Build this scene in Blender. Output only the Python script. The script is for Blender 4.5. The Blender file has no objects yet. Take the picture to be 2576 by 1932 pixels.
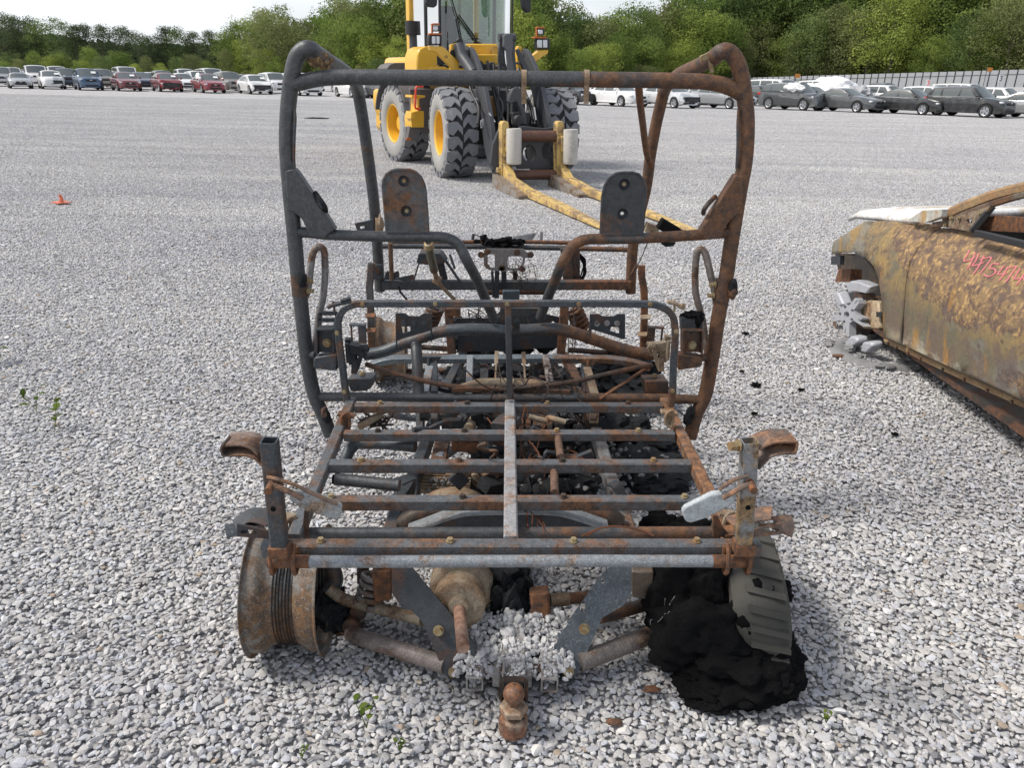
import bpy, bmesh, math, random
import numpy as np
from mathutils import Vector, Matrix, Quaternion, noise
from mathutils.geometry import tessellate_polygon
rad = math.radians
sc = bpy.context.scene
COL = sc.collection
rnd = random.Random(11)

# ------------------------------------------------------------------ camera
CAM_H, FPX, PITCH, ROLL = 1.52, 1935.0, rad(21.65), rad(1.2)
_F = Vector((0, math.cos(PITCH), -math.sin(PITCH)))
_U0 = Vector((0, math.sin(PITCH), math.cos(PITCH)))
_X0 = Vector((1, 0, 0))
_R = _X0 * math.cos(ROLL) + _U0 * math.sin(ROLL)
_U = _U0 * math.cos(ROLL) - _X0 * math.sin(ROLL)
CPOS = Vector((0, 0, CAM_H))
cam = bpy.data.cameras.new('camera')
cam.sensor_width = 36.0
cam.lens = 36.0 * FPX / 2576.0
cam.clip_start, cam.clip_end = 0.05, 3000
camo = bpy.data.objects.new('camera', cam)
COL.objects.link(camo)
m = Matrix((_R, _U, -_F)).transposed().to_4x4()
m.translation = CPOS
camo.matrix_world = m
sc.camera = camo

# ------------------------------------------------------------------ sky, sun, exposure
SUN_EL, SUN_AZ = rad(50), rad(-92)          # azimuth from +Y, negative = to the left
world = bpy.data.worlds.new('World')
sc.world = world
world.use_nodes = True
wn = world.node_tree
for n in list(wn.nodes): wn.nodes.remove(n)
wo = wn.nodes.new('ShaderNodeOutputWorld')
bg = wn.nodes.new('ShaderNodeBackground')
sky = wn.nodes.new('ShaderNodeTexSky')
sky.sky_type = 'NISHITA'; sky.sun_disc = False
sky.sun_elevation = SUN_EL; sky.sun_rotation = SUN_AZ
sky.dust_density = 3.0; sky.air_density = 1.0; sky.ozone_density = 1.0
wtc = wn.nodes.new('ShaderNodeTexCoord')
wmap = wn.nodes.new('ShaderNodeMapping'); wmap.inputs['Scale'].default_value = (1, 1, 3.0)
wns = wn.nodes.new('ShaderNodeTexNoise')
wns.inputs['Scale'].default_value = 2.2; wns.inputs['Detail'].default_value = 6; wns.inputs['Roughness'].default_value = .6
wr = wn.nodes.new('ShaderNodeMapRange')
wr.inputs['From Min'].default_value = .35; wr.inputs['From Max'].default_value = .6
wr.inputs['To Min'].default_value = .6; wr.inputs['To Max'].default_value = 1.0
wmx = wn.nodes.new('ShaderNodeMix'); wmx.data_type = 'RGBA'
wmx.inputs['B'].default_value = (9.3, 9.7, 10.2, 1)
wn.links.new(wtc.outputs['Generated'], wmap.inputs['Vector'])
wn.links.new(wmap.outputs['Vector'], wns.inputs['Vector'])
wn.links.new(wns.outputs['Fac'], wr.inputs['Value'])
wsp = wn.nodes.new('ShaderNodeSeparateXYZ'); wn.links.new(wtc.outputs['Generated'], wsp.inputs[0])
whz = wn.nodes.new('ShaderNodeMapRange'); whz.inputs['From Min'].default_value = .0; whz.inputs['From Max'].default_value = .75   # haze thins towards the zenith
whz.inputs['To Min'].default_value = 1.0; whz.inputs['To Max'].default_value = .35
wn.links.new(wsp.outputs['Z'], whz.inputs['Value'])
wml = wn.nodes.new('ShaderNodeMath'); wml.operation = 'MULTIPLY'; wn.links.new(wr.outputs['Result'], wml.inputs[0]); wn.links.new(whz.outputs['Result'], wml.inputs[1])
wn.links.new(wml.outputs[0], wmx.inputs['Factor'])
wn.links.new(sky.outputs['Color'], wmx.inputs['A'])
wn.links.new(wmx.outputs['Result'], bg.inputs['Color'])
bg.inputs['Strength'].default_value = 0.1
wn.links.new(bg.outputs['Background'], wo.inputs['Surface'])

sun = bpy.data.lights.new('sun', 'SUN')
sun.energy = 2.9; sun.angle = rad(13.0); sun.color = (1.0, .95, .87)
suno = bpy.data.objects.new('sun', sun)
COL.objects.link(suno)
_sd = Vector((math.sin(SUN_AZ) * math.cos(SUN_EL), math.cos(SUN_AZ) * math.cos(SUN_EL), math.sin(SUN_EL)))
suno.rotation_euler = _sd.to_track_quat('Z', 'Y').to_euler()
suno.location = _sd * 50

sc.view_settings.view_transform = 'Standard'
sc.view_settings.look = 'None'
sc.view_settings.exposure = 0.3
sc.view_settings.gamma = 1.0
sc.view_settings.use_curve_mapping = False
sc.render.engine = 'CYCLES'
sc.cycles.use_denoising = True
sc.cycles.max_bounces = 6
sc.cycles.transparent_max_bounces = 8

# ------------------------------------------------------------------ placing: a pixel of the photograph and a true distance give a point
def ray(px, py):
    return _F + _R * ((px - 1288) / FPX) + _U * ((966 - py) / FPX)
def at(px, py, Y):
    d = ray(px, py); return CPOS + d * (Y / d.y)
def atz(px, py, z):
    d = ray(px, py); return CPOS + d * ((z - CAM_H) / d.z)
def atx(px, py, X):
    d = ray(px, py); return CPOS + d * (X / d.x)
def frame(ox, oy, s):
    return lambda x, y: (ox + x / s, oy + y / s)
ZA, ZB = frame(650, 80, 2.7646), frame(1250, 80, 2.7657)
ZC, ZD = frame(680, 560, 2.9625), frame(1240, 560, 2.9618)
ZE, ZF = frame(540, 980, 2.9105), frame(1240, 980, 2.765)
ZG, ZH = frame(580, 1380, 3.0722), frame(1240, 1380, 2.765)
ZI, ZJ = frame(900, 560, 5.53), frame(1240, 560, 5.53)
ZK, ZL = frame(900, 840, 5.53), frame(1260, 840, 5.027)
ZM, ZN = frame(960, 1120, 3.253), frame(900, 0, 3.4567)
ZO, ZP = frame(1080, 0, 5.53), frame(1200, 250, 3.6867)
ZQ, ZS, ZT = frame(2060, 440, 2.7655), frame(1180, 1600, 6.379), frame(2050, 680, 3.4)

# ------------------------------------------------------------------ mesh helpers
MATS = {}
class MB:
    def __init__(s): s.v, s.f = [], []
    def add(s, vs, fs):
        o = len(s.v); s.v += [Vector(v) for v in vs]; s.f += [tuple(i + o for i in f) for f in fs]; return s
    def box(s, c, d, rot=None):
        c = Vector(c); x, y, z = d[0] / 2, d[1] / 2, d[2] / 2
        vs = [Vector((i, j, k)) for i in (-x, x) for j in (-y, y) for k in (-z, z)]
        if rot is not None: vs = [rot @ v for v in vs]
        return s.add([c + v for v in vs], [(0, 1, 3, 2), (4, 6, 7, 5), (0, 4, 5, 1), (2, 3, 7, 6), (0, 2, 6, 4), (1, 5, 7, 3)])
    def sweep(s, pts, prof, up=(0, 0, 1), closed=False, caps=True, scl=None):
        pts = [Vector(p) for p in pts]; n, k = len(pts), len(prof); up = Vector(up)
        vs, fs = [], []
        nrm = None
        for i, p in enumerate(pts):
            if closed: t = pts[(i + 1) % n] - pts[i - 1]
            else: t = pts[min(i + 1, n - 1)] - pts[max(i - 1, 0)]
            t = t.normalized() if t.length > 1e-9 else Vector((0, 0, 1))
            if nrm is None:
                nrm = up - t * up.dot(t)
                if nrm.length < 1e-4: nrm = Vector((0, 1, 0)) - t * t.y
                if nrm.length < 1e-4: nrm = Vector((1, 0, 0)) - t * t.x
            else: nrm = nrm - t * nrm.dot(t)
            nrm.normalize(); bi = t.cross(nrm)
            f = 1.0 if scl is None else scl[i]
            vs += [p + (bi * a + nrm * b) * f for a, b in prof]
        m_ = n if closed else n - 1
        for i in range(m_):
            a, b = i * k, ((i + 1) % n) * k
            fs += [(a + j, a + (j + 1) % k, b + (j + 1) % k, b + j) for j in range(k)]
        if caps and not closed:
            fs += [tuple(reversed(range(k))), tuple(range((n - 1) * k, n * k))]
        return s.add(vs, fs)
    def tube(s, pts, r, n=12, closed=False, caps=True):
        if isinstance(r, (list, tuple)):
            return s.sweep(pts, ring(1, n), closed=closed, caps=caps, scl=r)
        return s.sweep(pts, ring(r, n), closed=closed, caps=caps)
    def bar(s, p0, p1, w, h, up=(0, 0, 1), ch=.12):
        return s.sweep([p0, p1], rect(w, h, ch * min(w, h)), up)
    def lathe(s, prof, o, axis, n=32, a0=0, a1=360):
        o, ax = Vector(o), Vector(axis).normalized()
        e = Vector((0, 0, 1)) if abs(ax.z) < .9 else Vector((1, 0, 0))
        e = (e - ax * e.dot(ax)).normalized(); g = ax.cross(e)
        full = abs(a1 - a0) >= 360; m_ = n if full else n + 1; k = len(prof)
        vs = []
        for i in range(m_):
            t = rad(a0 + (a1 - a0) * i / n); d = e * math.cos(t) + g * math.sin(t)
            vs += [o + d * r + ax * h for r, h in prof]
        fs = []
        for i in range(n):
            a, b = i * k, ((i + 1) % m_) * k
            fs += [(a + j, b + j, b + j + 1, a + j + 1) for j in range(k - 1)]
        return s.add(vs, fs)
    def disc(s, c, axis, r, h, n=10):
        c = Vector(c); ax = Vector(axis).normalized()
        return s.sweep([c - ax * h / 2, c + ax * h / 2], ring(r, n), up=(0, .3, 1))
    def plate(s, outer, holes=(), t=.004, d=None):
        loops = [[Vector(p) for p in outer]] + [[Vector(p) for p in h] for h in holes]
        if d is None:
            nn = Vector((0, 0, 0)); o = loops[0]
            for i in range(len(o)): nn += o[i].cross(o[(i + 1) % len(o)])
            d = nn.normalized()
        d = Vector(d).normalized() * t
        tri = tessellate_polygon(loops)
        flat = [p for l in loops for p in l]; n = len(flat)
        fs = [tuple(x) for x in tri] + [tuple(i + n for i in reversed(x)) for x in tri]
        b = 0
        for l in loops:
            k = len(l); fs += [(b + i, b + (i + 1) % k, b + (i + 1) % k + n, b + i + n) for i in range(k)]; b += k
        return s.add([p - d / 2 for p in flat] + [p + d / 2 for p in flat], fs)
    def helix(s, p0, p1, R_, r, turns, n=8, seg=14):
        p0, p1 = Vector(p0), Vector(p1); ax = (p1 - p0); L = ax.length; ax.normalize()
        e = Vector((0, 1, 0)); e = (e - ax * e.dot(ax)).normalized(); g = ax.cross(e)
        N = int(turns * seg)
        return s.tube([p0 + ax * L * i / N + (e * math.cos(2 * math.pi * i / seg) + g * math.sin(2 * math.pi * i / seg)) * R_ for i in range(N + 1)], r, n)
    def lump(s, c, size, seed=0, sub=3, amp=.35, freq=2.0, rot=None):
        V, Fc = ico(sub); c = Vector(c); o = Vector((seed * 7.3, seed * 3.1, seed * 1.7)); vs = []
        for p in V:
            k = 1 + amp * noise.fractal(p * freq + o, .8, 2.2, 4)
            q = Vector((p.x * size[0], p.y * size[1], p.z * size[2])) * k
            if rot is not None: q = rot @ q
            vs.append(c + q)
        return s.add(vs, Fc)
    def build(s, name, mat, parent=None, ang=38, bevel=0, link=True):
        me = bpy.data.meshes.new(name)
        inv = MATS[parent.name].inverted() if parent is not None and parent.name in MATS else None
        me.from_pydata([tuple(inv @ v) if inv else tuple(v) for v in s.v], [], s.f)
        bm = bmesh.new(); bm.from_mesh(me); bmesh.ops.recalc_face_normals(bm, faces=bm.faces); bm.to_mesh(me); bm.free()
        smooth(me, ang)
        me.materials.append(mat)
        return put(name, me, parent, bevel)
def smooth(me, ang=38):
    me.polygons.foreach_set('use_smooth', [ang > 0] * len(me.polygons))
    if 0 < ang < 180: me.set_sharp_from_angle(angle=rad(ang))
def put(name, me, parent=None, bevel=0):
    o = bpy.data.objects.new(name, me); COL.objects.link(o)
    if parent is not None:
        o.parent = parent
        if parent.name in MATS: MATS[o.name] = MATS[parent.name]
    if bevel:
        b = o.modifiers.new('bevel', 'BEVEL'); b.width = bevel; b.segments = 2; b.limit_method = 'ANGLE'; b.angle_limit = rad(40)
    return o
def thing(name, label, cat, loc=(0, 0, 0), rotz=0, group=None):
    o = bpy.data.objects.new(name, None); COL.objects.link(o); o.empty_display_size = .2
    o.location = loc; o.rotation_euler = (0, 0, rotz)
    MATS[o.name] = Matrix.Translation(Vector(loc)) @ Matrix.Rotation(rotz, 4, 'Z')
    return tag(o, label, cat, group)
def tag(o, label=None, cat=None, group=None, kind=None):
    if label: o['label'] = label
    if cat: o['category'] = cat
    if group: o['group'] = group
    if kind: o['kind'] = kind
    return o
def dup(o, parent=None):
    c = o.copy(); COL.objects.link(c)
    if parent is not None: c.parent = parent
    for ch in list(o.children): dup(ch, c)
    return c
def ring(r, n): return [(r * math.cos(2 * math.pi * i / n), r * math.sin(2 * math.pi * i / n)) for i in range(n)]
def rect(w, h, c=0):
    a, b = w / 2, h / 2
    if c <= 0: return [(-a, -b), (a, -b), (a, b), (-a, b)]
    return [(-a + c, -b), (a - c, -b), (a, -b + c), (a, b - c), (a - c, b), (-a + c, b), (-a, b - c), (-a, -b + c)]
_ico = {}
def ico(sub):
    if sub not in _ico:
        bm = bmesh.new(); bmesh.ops.create_icosphere(bm, subdivisions=sub, radius=1)
        bm.verts.ensure_lookup_table()
        _ico[sub] = ([v.co.copy() for v in bm.verts], [tuple(v.index for v in f.verts) for f in bm.faces]); bm.free()
    return _ico[sub]
def crv(pts, n=5, closed=False):
    """Catmull-Rom through the points"""
    P = [Vector(p) for p in pts]; N = len(P); out = []
    for i in range(N if closed else N - 1):
        if closed: a, b, c, d = P[i - 1], P[i], P[(i + 1) % N], P[(i + 2) % N]
        else: a, b, c, d = P[max(i - 1, 0)], P[i], P[i + 1], P[min(i + 2, N - 1)]
        for k in range(n):
            t = k / n
            out.append(.5 * ((2 * b) + (c - a) * t + (2 * a - 5 * b + 4 * c - d) * t * t + (3 * b - a - 3 * c + d) * t ** 3))
    if not closed: out.append(P[-1])
    return out
def tr(Z, pts, Y=None):
    """traced points: frame Z, (x, y) at distance Y or (x, y, Y)"""
    return [at(*Z(p[0], p[1]), p[2] if len(p) > 2 else Y) for p in pts]
def circ(c, r, n=14, ax='y'):
    c = Vector(c)
    if ax == 'y': return [c + Vector((r * math.cos(2 * math.pi * i / n), 0, r * math.sin(2 * math.pi * i / n))) for i in range(n)]
    return [c + Vector((0, r * math.cos(2 * math.pi * i / n), r * math.sin(2 * math.pi * i / n))) for i in range(n)]

# ------------------------------------------------------------------ material helpers
def newmat(name, rough=.6, metal=0.0, color=(.5, .5, .5), spec=.5):
    m_ = bpy.data.materials.new(name); m_.use_nodes = True
    b = m_.node_tree.nodes['Principled BSDF']
    b.inputs['Base Color'].default_value = (*color, 1)
    b.inputs['Roughness'].default_value = rough; b.inputs['Metallic'].default_value = metal
    b.inputs['Specular IOR Level'].default_value = spec
    return m_, m_.node_tree, b
def nd(nt, typ, **kw):
    n = nt.nodes.new(typ)
    for k, v in kw.items():
        if k in n.inputs.keys() if False else False: pass
        setattr(n, k, v)
    return n
def coords(nt, kind='Object', scale=(1, 1, 1)):
    t = nt.nodes.new('ShaderNodeTexCoord'); mp = nt.nodes.new('ShaderNodeMapping')
    mp.inputs['Scale'].default_value = scale
    nt.links.new(t.outputs[kind], mp.inputs['Vector']); return mp.outputs['Vector']
def nz(nt, vec, scale, detail=4, rough=.6, dist=0):
    n = nt.nodes.new('ShaderNodeTexNoise'); n.inputs['Scale'].default_value = scale
    n.inputs['Detail'].default_value = detail; n.inputs['Roughness'].default_value = rough; n.inputs['Distortion'].default_value = dist
    nt.links.new(vec, n.inputs['Vector']); return n.outputs['Fac']
def vor(nt, vec, scale, feat='F1', out='Distance'):
    n = nt.nodes.new('ShaderNodeTexVoronoi'); n.feature = feat; n.inputs['Scale'].default_value = scale
    nt.links.new(vec, n.inputs['Vector']); return n.outputs[out]
def mr(nt, val, a, b, c=0, d=1):
    n = nt.nodes.new('ShaderNodeMapRange'); n.inputs['From Min'].default_value = a; n.inputs['From Max'].default_value = b
    n.inputs['To Min'].default_value = c; n.inputs['To Max'].default_value = d
    nt.links.new(val, n.inputs['Value']); return n.outputs['Result']
def mx(nt, fac, a, b, mode='MIX'):
    n = nt.nodes.new('ShaderNodeMix'); n.data_type = 'RGBA'; n.blend_type = mode
    for k, v in (('Factor', fac), ('A', a), ('B', b)):
        s = n.inputs[k] if k != 'Factor' else n.inputs[0]
        if k == 'A': s = n.inputs[6]
        if k == 'B': s = n.inputs[7]
        if isinstance(v, (int, float)): s.default_value = v
        elif isinstance(v, tuple): s.default_value = (*v[:3], 1)
        else: nt.links.new(v, s)
    return n.outputs[2]
def mth(nt, op, a, b=0.0):
    n = nt.nodes.new('ShaderNodeMath'); n.operation = op
    for i, v in enumerate((a, b)):
        if isinstance(v, (int, float)): n.inputs[i].default_value = v
        else: nt.links.new(v, n.inputs[i])
    return n.outputs[0]
def bump(nt, b, h, strength=.3, dist=.01):
    n = nt.nodes.new('ShaderNodeBump'); n.inputs['Strength'].default_value = strength; n.inputs['Distance'].default_value = dist
    nt.links.new(h, n.inputs['Height']); nt.links.new(n.outputs['Normal'], b.inputs['Normal'])
def burnt(name, clean=(.085, .09, .095), rust=(.17, .078, .034), dark=(.05, .032, .025), amt=.5, scale=7, rough=.58, metal=.45, pale=0, xr=None):
    """scorched steel: bare blue-grey metal, rust patches, dark scale, pale ash specks; xr = (x0, x1) rustier towards x1"""
    m_, nt, b = newmat(name, rough, metal)
    v = coords(nt)
    n1 = nz(nt, v, scale, 6, .65, .4)
    if xr:
        sp = nt.nodes.new('ShaderNodeSeparateXYZ'); nt.links.new(v, sp.inputs[0])
        n1 = mth(nt, 'ADD', n1, mr(nt, sp.outputs['X'], xr[0], xr[1], -.10, .26))
    f = mr(nt, n1, .60 - .3 * amt, .73 - .3 * amt)
    n2 = nz(nt, v, scale * 5, 5, .7)
    n3 = nz(nt, v, scale * 22, 3, .7)
    cl = mx(nt, mr(nt, n2, .4, .75), clean, tuple(c * .55 for c in clean))
    ru = mx(nt, mr(nt, n2, .35, .65), rust, dark)
    c = mx(nt, f, cl, ru)
    if pale: c = mx(nt, mth(nt, 'MULTIPLY', mr(nt, n3, .55, .7), pale), c, (.42, .41, .39))
    c = mx(nt, .6, c, mx(nt, mr(nt, n3, .3, .7), (.55, .55, .55), (1.3, 1.3, 1.3)), 'MULTIPLY')
    nt.links.new(c, b.inputs['Base Color'])
    nt.links.new(mr(nt, f, 0, 1, rough - .1, .72), b.inputs['Roughness'])
    nt.links.new(mr(nt, f, 0, 1, metal, 0), b.inputs['Metallic'])
    bump(nt, b, mth(nt, 'ADD', n3, n2), .25, .004)
    return m_
def worn(name, color, dirt=(.12, .10, .08), amt=.4, scale=4, rough=.5, metal=0, var=.15, bmp=.1, coat=0):
    """paint or rubber with grime"""
    m_, nt, b = newmat(name, rough, metal)
    v = coords(nt)
    n1, n2 = nz(nt, v, scale, 6, .7), nz(nt, v, scale * 9, 4, .7)
    c = mx(nt, mr(nt, n1, .66 - .3 * amt, .95 - .3 * amt, 0, .85), color, dirt)
    c = mx(nt, var * 3, c, mx(nt, mr(nt, n2, .3, .7), (.7, .7, .7), (1.15, 1.15, 1.15)), 'MULTIPLY')
    nt.links.new(c, b.inputs['Base Color'])
    nt.links.new(mr(nt, n2, .3, .7, rough - .08, min(1, rough + .12)), b.inputs['Roughness'])
    if coat: b.inputs['Coat Weight'].default_value = coat
    if bmp: bump(nt, b, n2, bmp, .01)
    return m_

# ================================================================== GROUND
def gravel_mat():
    m_, nt, b = newmat('gravel_stone', .9, 0, spec=.25)
    a = nt.nodes.new('ShaderNodeAttribute'); a.attribute_name = 'tone'
    g = nt.nodes.new('ShaderNodeNewGeometry')
    mpp = nt.nodes.new('ShaderNodeMapping'); mpp.inputs['Scale'].default_value = (.22, 1.25, 1); nt.links.new(g.outputs['Position'], mpp.inputs['Vector'])
    big = nz(nt, mpp.outputs['Vector'], .6, 6, .7, .3)      # raked and driven-over bands
    fine = nz(nt, g.outputs['Position'], 160, 3, .7)
    c = mx(nt, .5, a.outputs['Color'], mx(nt, mr(nt, fine, .3, .7), (.72, .72, .72), (1.2, 1.2, 1.2)), 'MULTIPLY')
    c = mx(nt, 1.0, c, mx(nt, mr(nt, big, .35, .65), (.84, .84, .87), (1.10, 1.09, 1.07)), 'MULTIPLY')
    nt.links.new(c, b.inputs['Base Color'])
    bump(nt, b, fine, .35, .003)
    return m_
M_GRAVEL = gravel_mat()
def soil_mat():
    m_, nt, b = newmat('gravel_bed', .95, 0, spec=.2)
    g = nt.nodes.new('ShaderNodeNewGeometry')
    mp = nt.nodes.new('ShaderNodeMapping'); nt.links.new(g.outputs['Position'], mp.inputs['Vector'])
    v = mp.outputs['Vector']
    mp.inputs['Scale'].default_value = (1, 1, 1)
    mp2 = nt.nodes.new('ShaderNodeMapping'); mp2.inputs['Scale'].default_value = (.25, 1.2, 1); nt.links.new(g.outputs['Position'], mp2.inputs['Vector'])
    big, mid = nz(nt, mp2.outputs['Vector'], .3, 6, .7), nz(nt, v, 1.1, 6, .75)
    cell = vor(nt, v, 34, out='Color')
    bw = nt.nodes.new('ShaderNodeRGBToBW'); nt.links.new(cell, bw.inputs[0])
    c = mx(nt, mr(nt, bw.outputs[0], .2, .8), (.33, .33, .335), (.52, .515, .51))
    c = mx(nt, .9, c, mx(nt, mr(nt, mid, .3, .7), (.82, .82, .84), (1.08, 1.07, 1.05)), 'MULTIPLY')
    c = mx(nt, .9, c, mx(nt, mr(nt, big, .35, .65), (.88, .88, .9), (1.08, 1.07, 1.05)), 'MULTIPLY')
    nt.links.new(c, b.inputs['Base Color'])
    bump(nt, b, vor(nt, v, 34), .5, .03)
    return m_
M_SOIL = soil_mat()
def bank(x, y):
    """ground height: level yard, a low bank rising behind the parked cars on the right"""
    t = max(0.0, min(1.0, (y - 62) / 38)) * max(0.0, min(1.0, (x - 30) / 40))
    return 2.0 * t * t * (3 - 2 * t)
def ground():
    xs = list(np.linspace(-700, -120, 8)) + list(np.linspace(-100, 140, 49)) + list(np.linspace(170, 700, 8))
    ys = list(np.linspace(-60, 40, 6)) + list(np.linspace(46, 190, 37)) + list(np.linspace(230, 1200, 8))
    vs = [(x, y, -.012 + bank(x, y)) for y in ys for x in xs]
    n = len(xs)
    fs = [(j * n + i, j * n + i + 1, (j + 1) * n + i + 1, (j + 1) * n + i) for j in range(len(ys) - 1) for i in range(n - 1)]
    o = MB().add(vs, fs).build('ground', M_SOIL, ang=180)
    tag(o, kind='structure')
ground()

def stone_verts(rng, base):
    V = base * (1 + rng.normal(0, .07, (len(base), 1)))
    for _ in range(10):
        n = rng.normal(0, 1, 3); n /= np.linalg.norm(n)
        d = rng.uniform(.4, .75)
        e = np.maximum(0, V @ n - d); V = V - e[:, None] * n
    q = rng.normal(0, 1, (3, 3)); Q, _ = np.linalg.qr(q)
    return V @ Q
def tile(name, seed, n_side=58):
    """one square metre of crushed stone"""
    rng = np.random.default_rng(seed)
    V0, F0 = ico(2); V0 = np.array([tuple(v) for v in V0]); F0 = np.array(F0)
    shapes = [stone_verts(rng, V0) for _ in range(24)]
    P, S = [], []
    g = 1.0 / n_side
    for i in range(n_side):
        for j in range(n_side):
            P.append(((i + .5 + rng.uniform(-.5, .5)) * g - .5, (j + .5 + rng.uniform(-.5, .5)) * g - .5, rng.uniform(-.006, .004)))
            S.append(float(np.clip(rng.lognormal(math.log(.0108), .24), .006, .018)))
    for _ in range(230):
        P.append((rng.uniform(-.5, .5), rng.uniform(-.5, .5), rng.uniform(.002, .008)))
        S.append(float(np.clip(rng.lognormal(math.log(.0158), .2), .010, .025)))
    K = len(P); nv = len(V0)
    VV = np.empty((K, nv, 3)); TT = np.empty((K, nv, 4)); TT[..., 3] = 1
    for k in range(K):
        sh = shapes[rng.integers(24)]
        a = rng.uniform(0, 6.283); c, s_ = math.cos(a), math.sin(a)
        sx, sy, sz = S[k] * rng.uniform(.95, 1.45), S[k] * rng.uniform(.75, 1.05), S[k] * rng.uniform(.4, .66)
        v = sh * (sx, sy, sz)
        tl = rng.normal(0, .15); ct, st = math.cos(tl), math.sin(tl)
        v = np.stack([v[:, 0] * ct - v[:, 2] * st, v[:, 1], v[:, 0] * st + v[:, 2] * ct], 1)
        VV[k] = np.stack([v[:, 0] * c - v[:, 1] * s_, v[:, 0] * s_ + v[:, 1] * c, v[:, 2]], 1) + P[k]
        b = float(np.clip(rng.normal(.465, .06), .2, .68)); u = rng.random()
        if u < .006: col = (b * .8, b * .66, b * .52)
        elif u < .018: col = (b * .38, b * .38, b * .4)
        elif u < .25: col = (b * .95, b * .97, b * 1.03)
        else: w = rng.uniform(-.01, .04); col = (b * (1 + w), b, b * (1 - w))
        TT[k, :, :3] = col
    FF = (F0[None] + (np.arange(K) * nv)[:, None, None]).reshape(-1, 3)
    me = bpy.data.meshes.new(name)
    me.vertices.add(K * nv); me.vertices.foreach_set('co', VV.reshape(-1))
    me.loops.add(len(FF) * 3); me.loops.foreach_set('vertex_index', FF.reshape(-1).astype(np.int32))
    me.polygons.add(len(FF)); me.polygons.foreach_set('loop_start', np.arange(0, len(FF) * 3, 3, dtype=np.int32))
    me.polygons.foreach_set('loop_total', np.full(len(FF), 3, dtype=np.int32))
    me.update(calc_edges=True)
    at_ = me.attributes.new('tone', 'FLOAT_COLOR', 'POINT'); at_.data.foreach_set('color', TT.reshape(-1))
    smooth(me, 26)
    me.materials.append(M_GRAVEL)
    return bpy.data.objects.new(name, me)
def gravel():
    src = bpy.data.collections.new('gravel_source')
    for k in range(3): src.objects.link(tile('gravel_patch', 20 + k))
    pts, rot, idx = [], [], []
    G_ = .84
    for j in range(0, 62):
        for i in range(-76, 80):
            x, y = i * G_, j * G_
            if abs(x) > .95 * y + 3.5: continue
            pts.append((x + (j % 2) * .37, y + .5, 0)); rot.append(rnd.randrange(4) * math.pi / 2); idx.append(rnd.randrange(3))
    me = bpy.data.meshes.new('gravel'); me.from_pydata(pts, [], [])
    a = me.attributes.new('turn', 'FLOAT', 'POINT'); a.data.foreach_set('value', rot)
    a = me.attributes.new('pick', 'INT', 'POINT'); a.data.foreach_set('value', idx)
    o = put('gravel', me); tag(o, 'pale grey crushed stone covering the whole yard', 'gravel', kind='stuff')
    ng = bpy.data.node_groups.new('scatter', 'GeometryNodeTree')
    ng.interface.new_socket('Geometry', in_out='INPUT', socket_type='NodeSocketGeometry')
    ng.interface.new_socket('Geometry', in_out='OUTPUT', socket_type='NodeSocketGeometry')
    gi, go = ng.nodes.new('NodeGroupInput'), ng.nodes.new('NodeGroupOutput')
    ci = ng.nodes.new('GeometryNodeCollectionInfo'); ci.inputs['Collection'].default_value = src
    ci.inputs['Separate Children'].default_value = True; ci.inputs['Reset Children'].default_value = True
    ip = ng.nodes.new('GeometryNodeInstanceOnPoints'); ip.inputs['Pick Instance'].default_value = True
    na = ng.nodes.new('GeometryNodeInputNamedAttribute'); na.data_type = 'INT'; na.inputs['Name'].default_value = 'pick'
    nr = ng.nodes.new('GeometryNodeInputNamedAttribute'); nr.data_type = 'FLOAT'; nr.inputs['Name'].default_value = 'turn'
    cx = ng.nodes.new('ShaderNodeCombineXYZ')
    er = ng.nodes.new('FunctionNodeEulerToRotation')
    L = ng.links.new
    ip.inputs['Scale'].default_value = (.84, .84, .84)
    L(gi.outputs[0], ip.inputs['Points']); L(ci.outputs[0], ip.inputs['Instance'])
    L(na.outputs['Attribute'], ip.inputs['Instance Index'])
    L(nr.outputs['Attribute'], cx.inputs['Z']); L(cx.outputs[0], er.inputs[0]); L(er.outputs[0], ip.inputs['Rotation'])
    L(ip.outputs[0], go.inputs[0])
    md = o.modifiers.new('scatter', 'NODES'); md.node_group = ng
    return o
gravel()

# ================================================================== BURNT UTILITY VEHICLE
M_ST = burnt('scorched_steel', amt=.36, xr=(-.2, .7), pale=.06)
M_STB = burnt('scorched_blue_steel', clean=(.078, .09, .102), amt=.34, pale=.1)
M_BED = burnt('bed_steel', clean=(.125, .135, .145), rust=(.20, .095, .045), amt=.46, scale=11, pale=.2, metal=.2)
M_RUST = burnt('rusted_steel', clean=(.12, .08, .06), rust=(.23, .092, .034), amt=.95, scale=9)
M_RUSTD = burnt('dark_rusted_steel', clean=(.075, .06, .05), rust=(.17, .07, .03), amt=.6, scale=10)
M_DARK = burnt('blackened_steel', clean=(.045, .052, .06), rust=(.12, .05, .025), amt=.3, scale=8, metal=.2, rough=.7)
M_TAN = burnt('ash_coated_metal', clean=(.34, .27, .19), rust=(.28, .17, .09), dark=(.16, .11, .07), amt=.6, scale=10, metal=0, rough=.9, pale=.3)
M_ZINC = burnt('zinc_bolt', clean=(.38, .31, .18), rust=(.27, .16, .07), dark=(.2, .13, .06), amt=.5, scale=40, metal=.3)
M_RIM = burnt('scorched_rim', clean=(.21, .205, .19), rust=(.19, .10, .04), dark=(.06, .045, .035), amt=.68, scale=8, metal=.2, pale=.35)
M_ASHRIM = burnt('pale_steel', clean=(.24, .262, .285), rust=(.3, .18, .1), amt=.3, scale=12, metal=.15, pale=.8)
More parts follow.
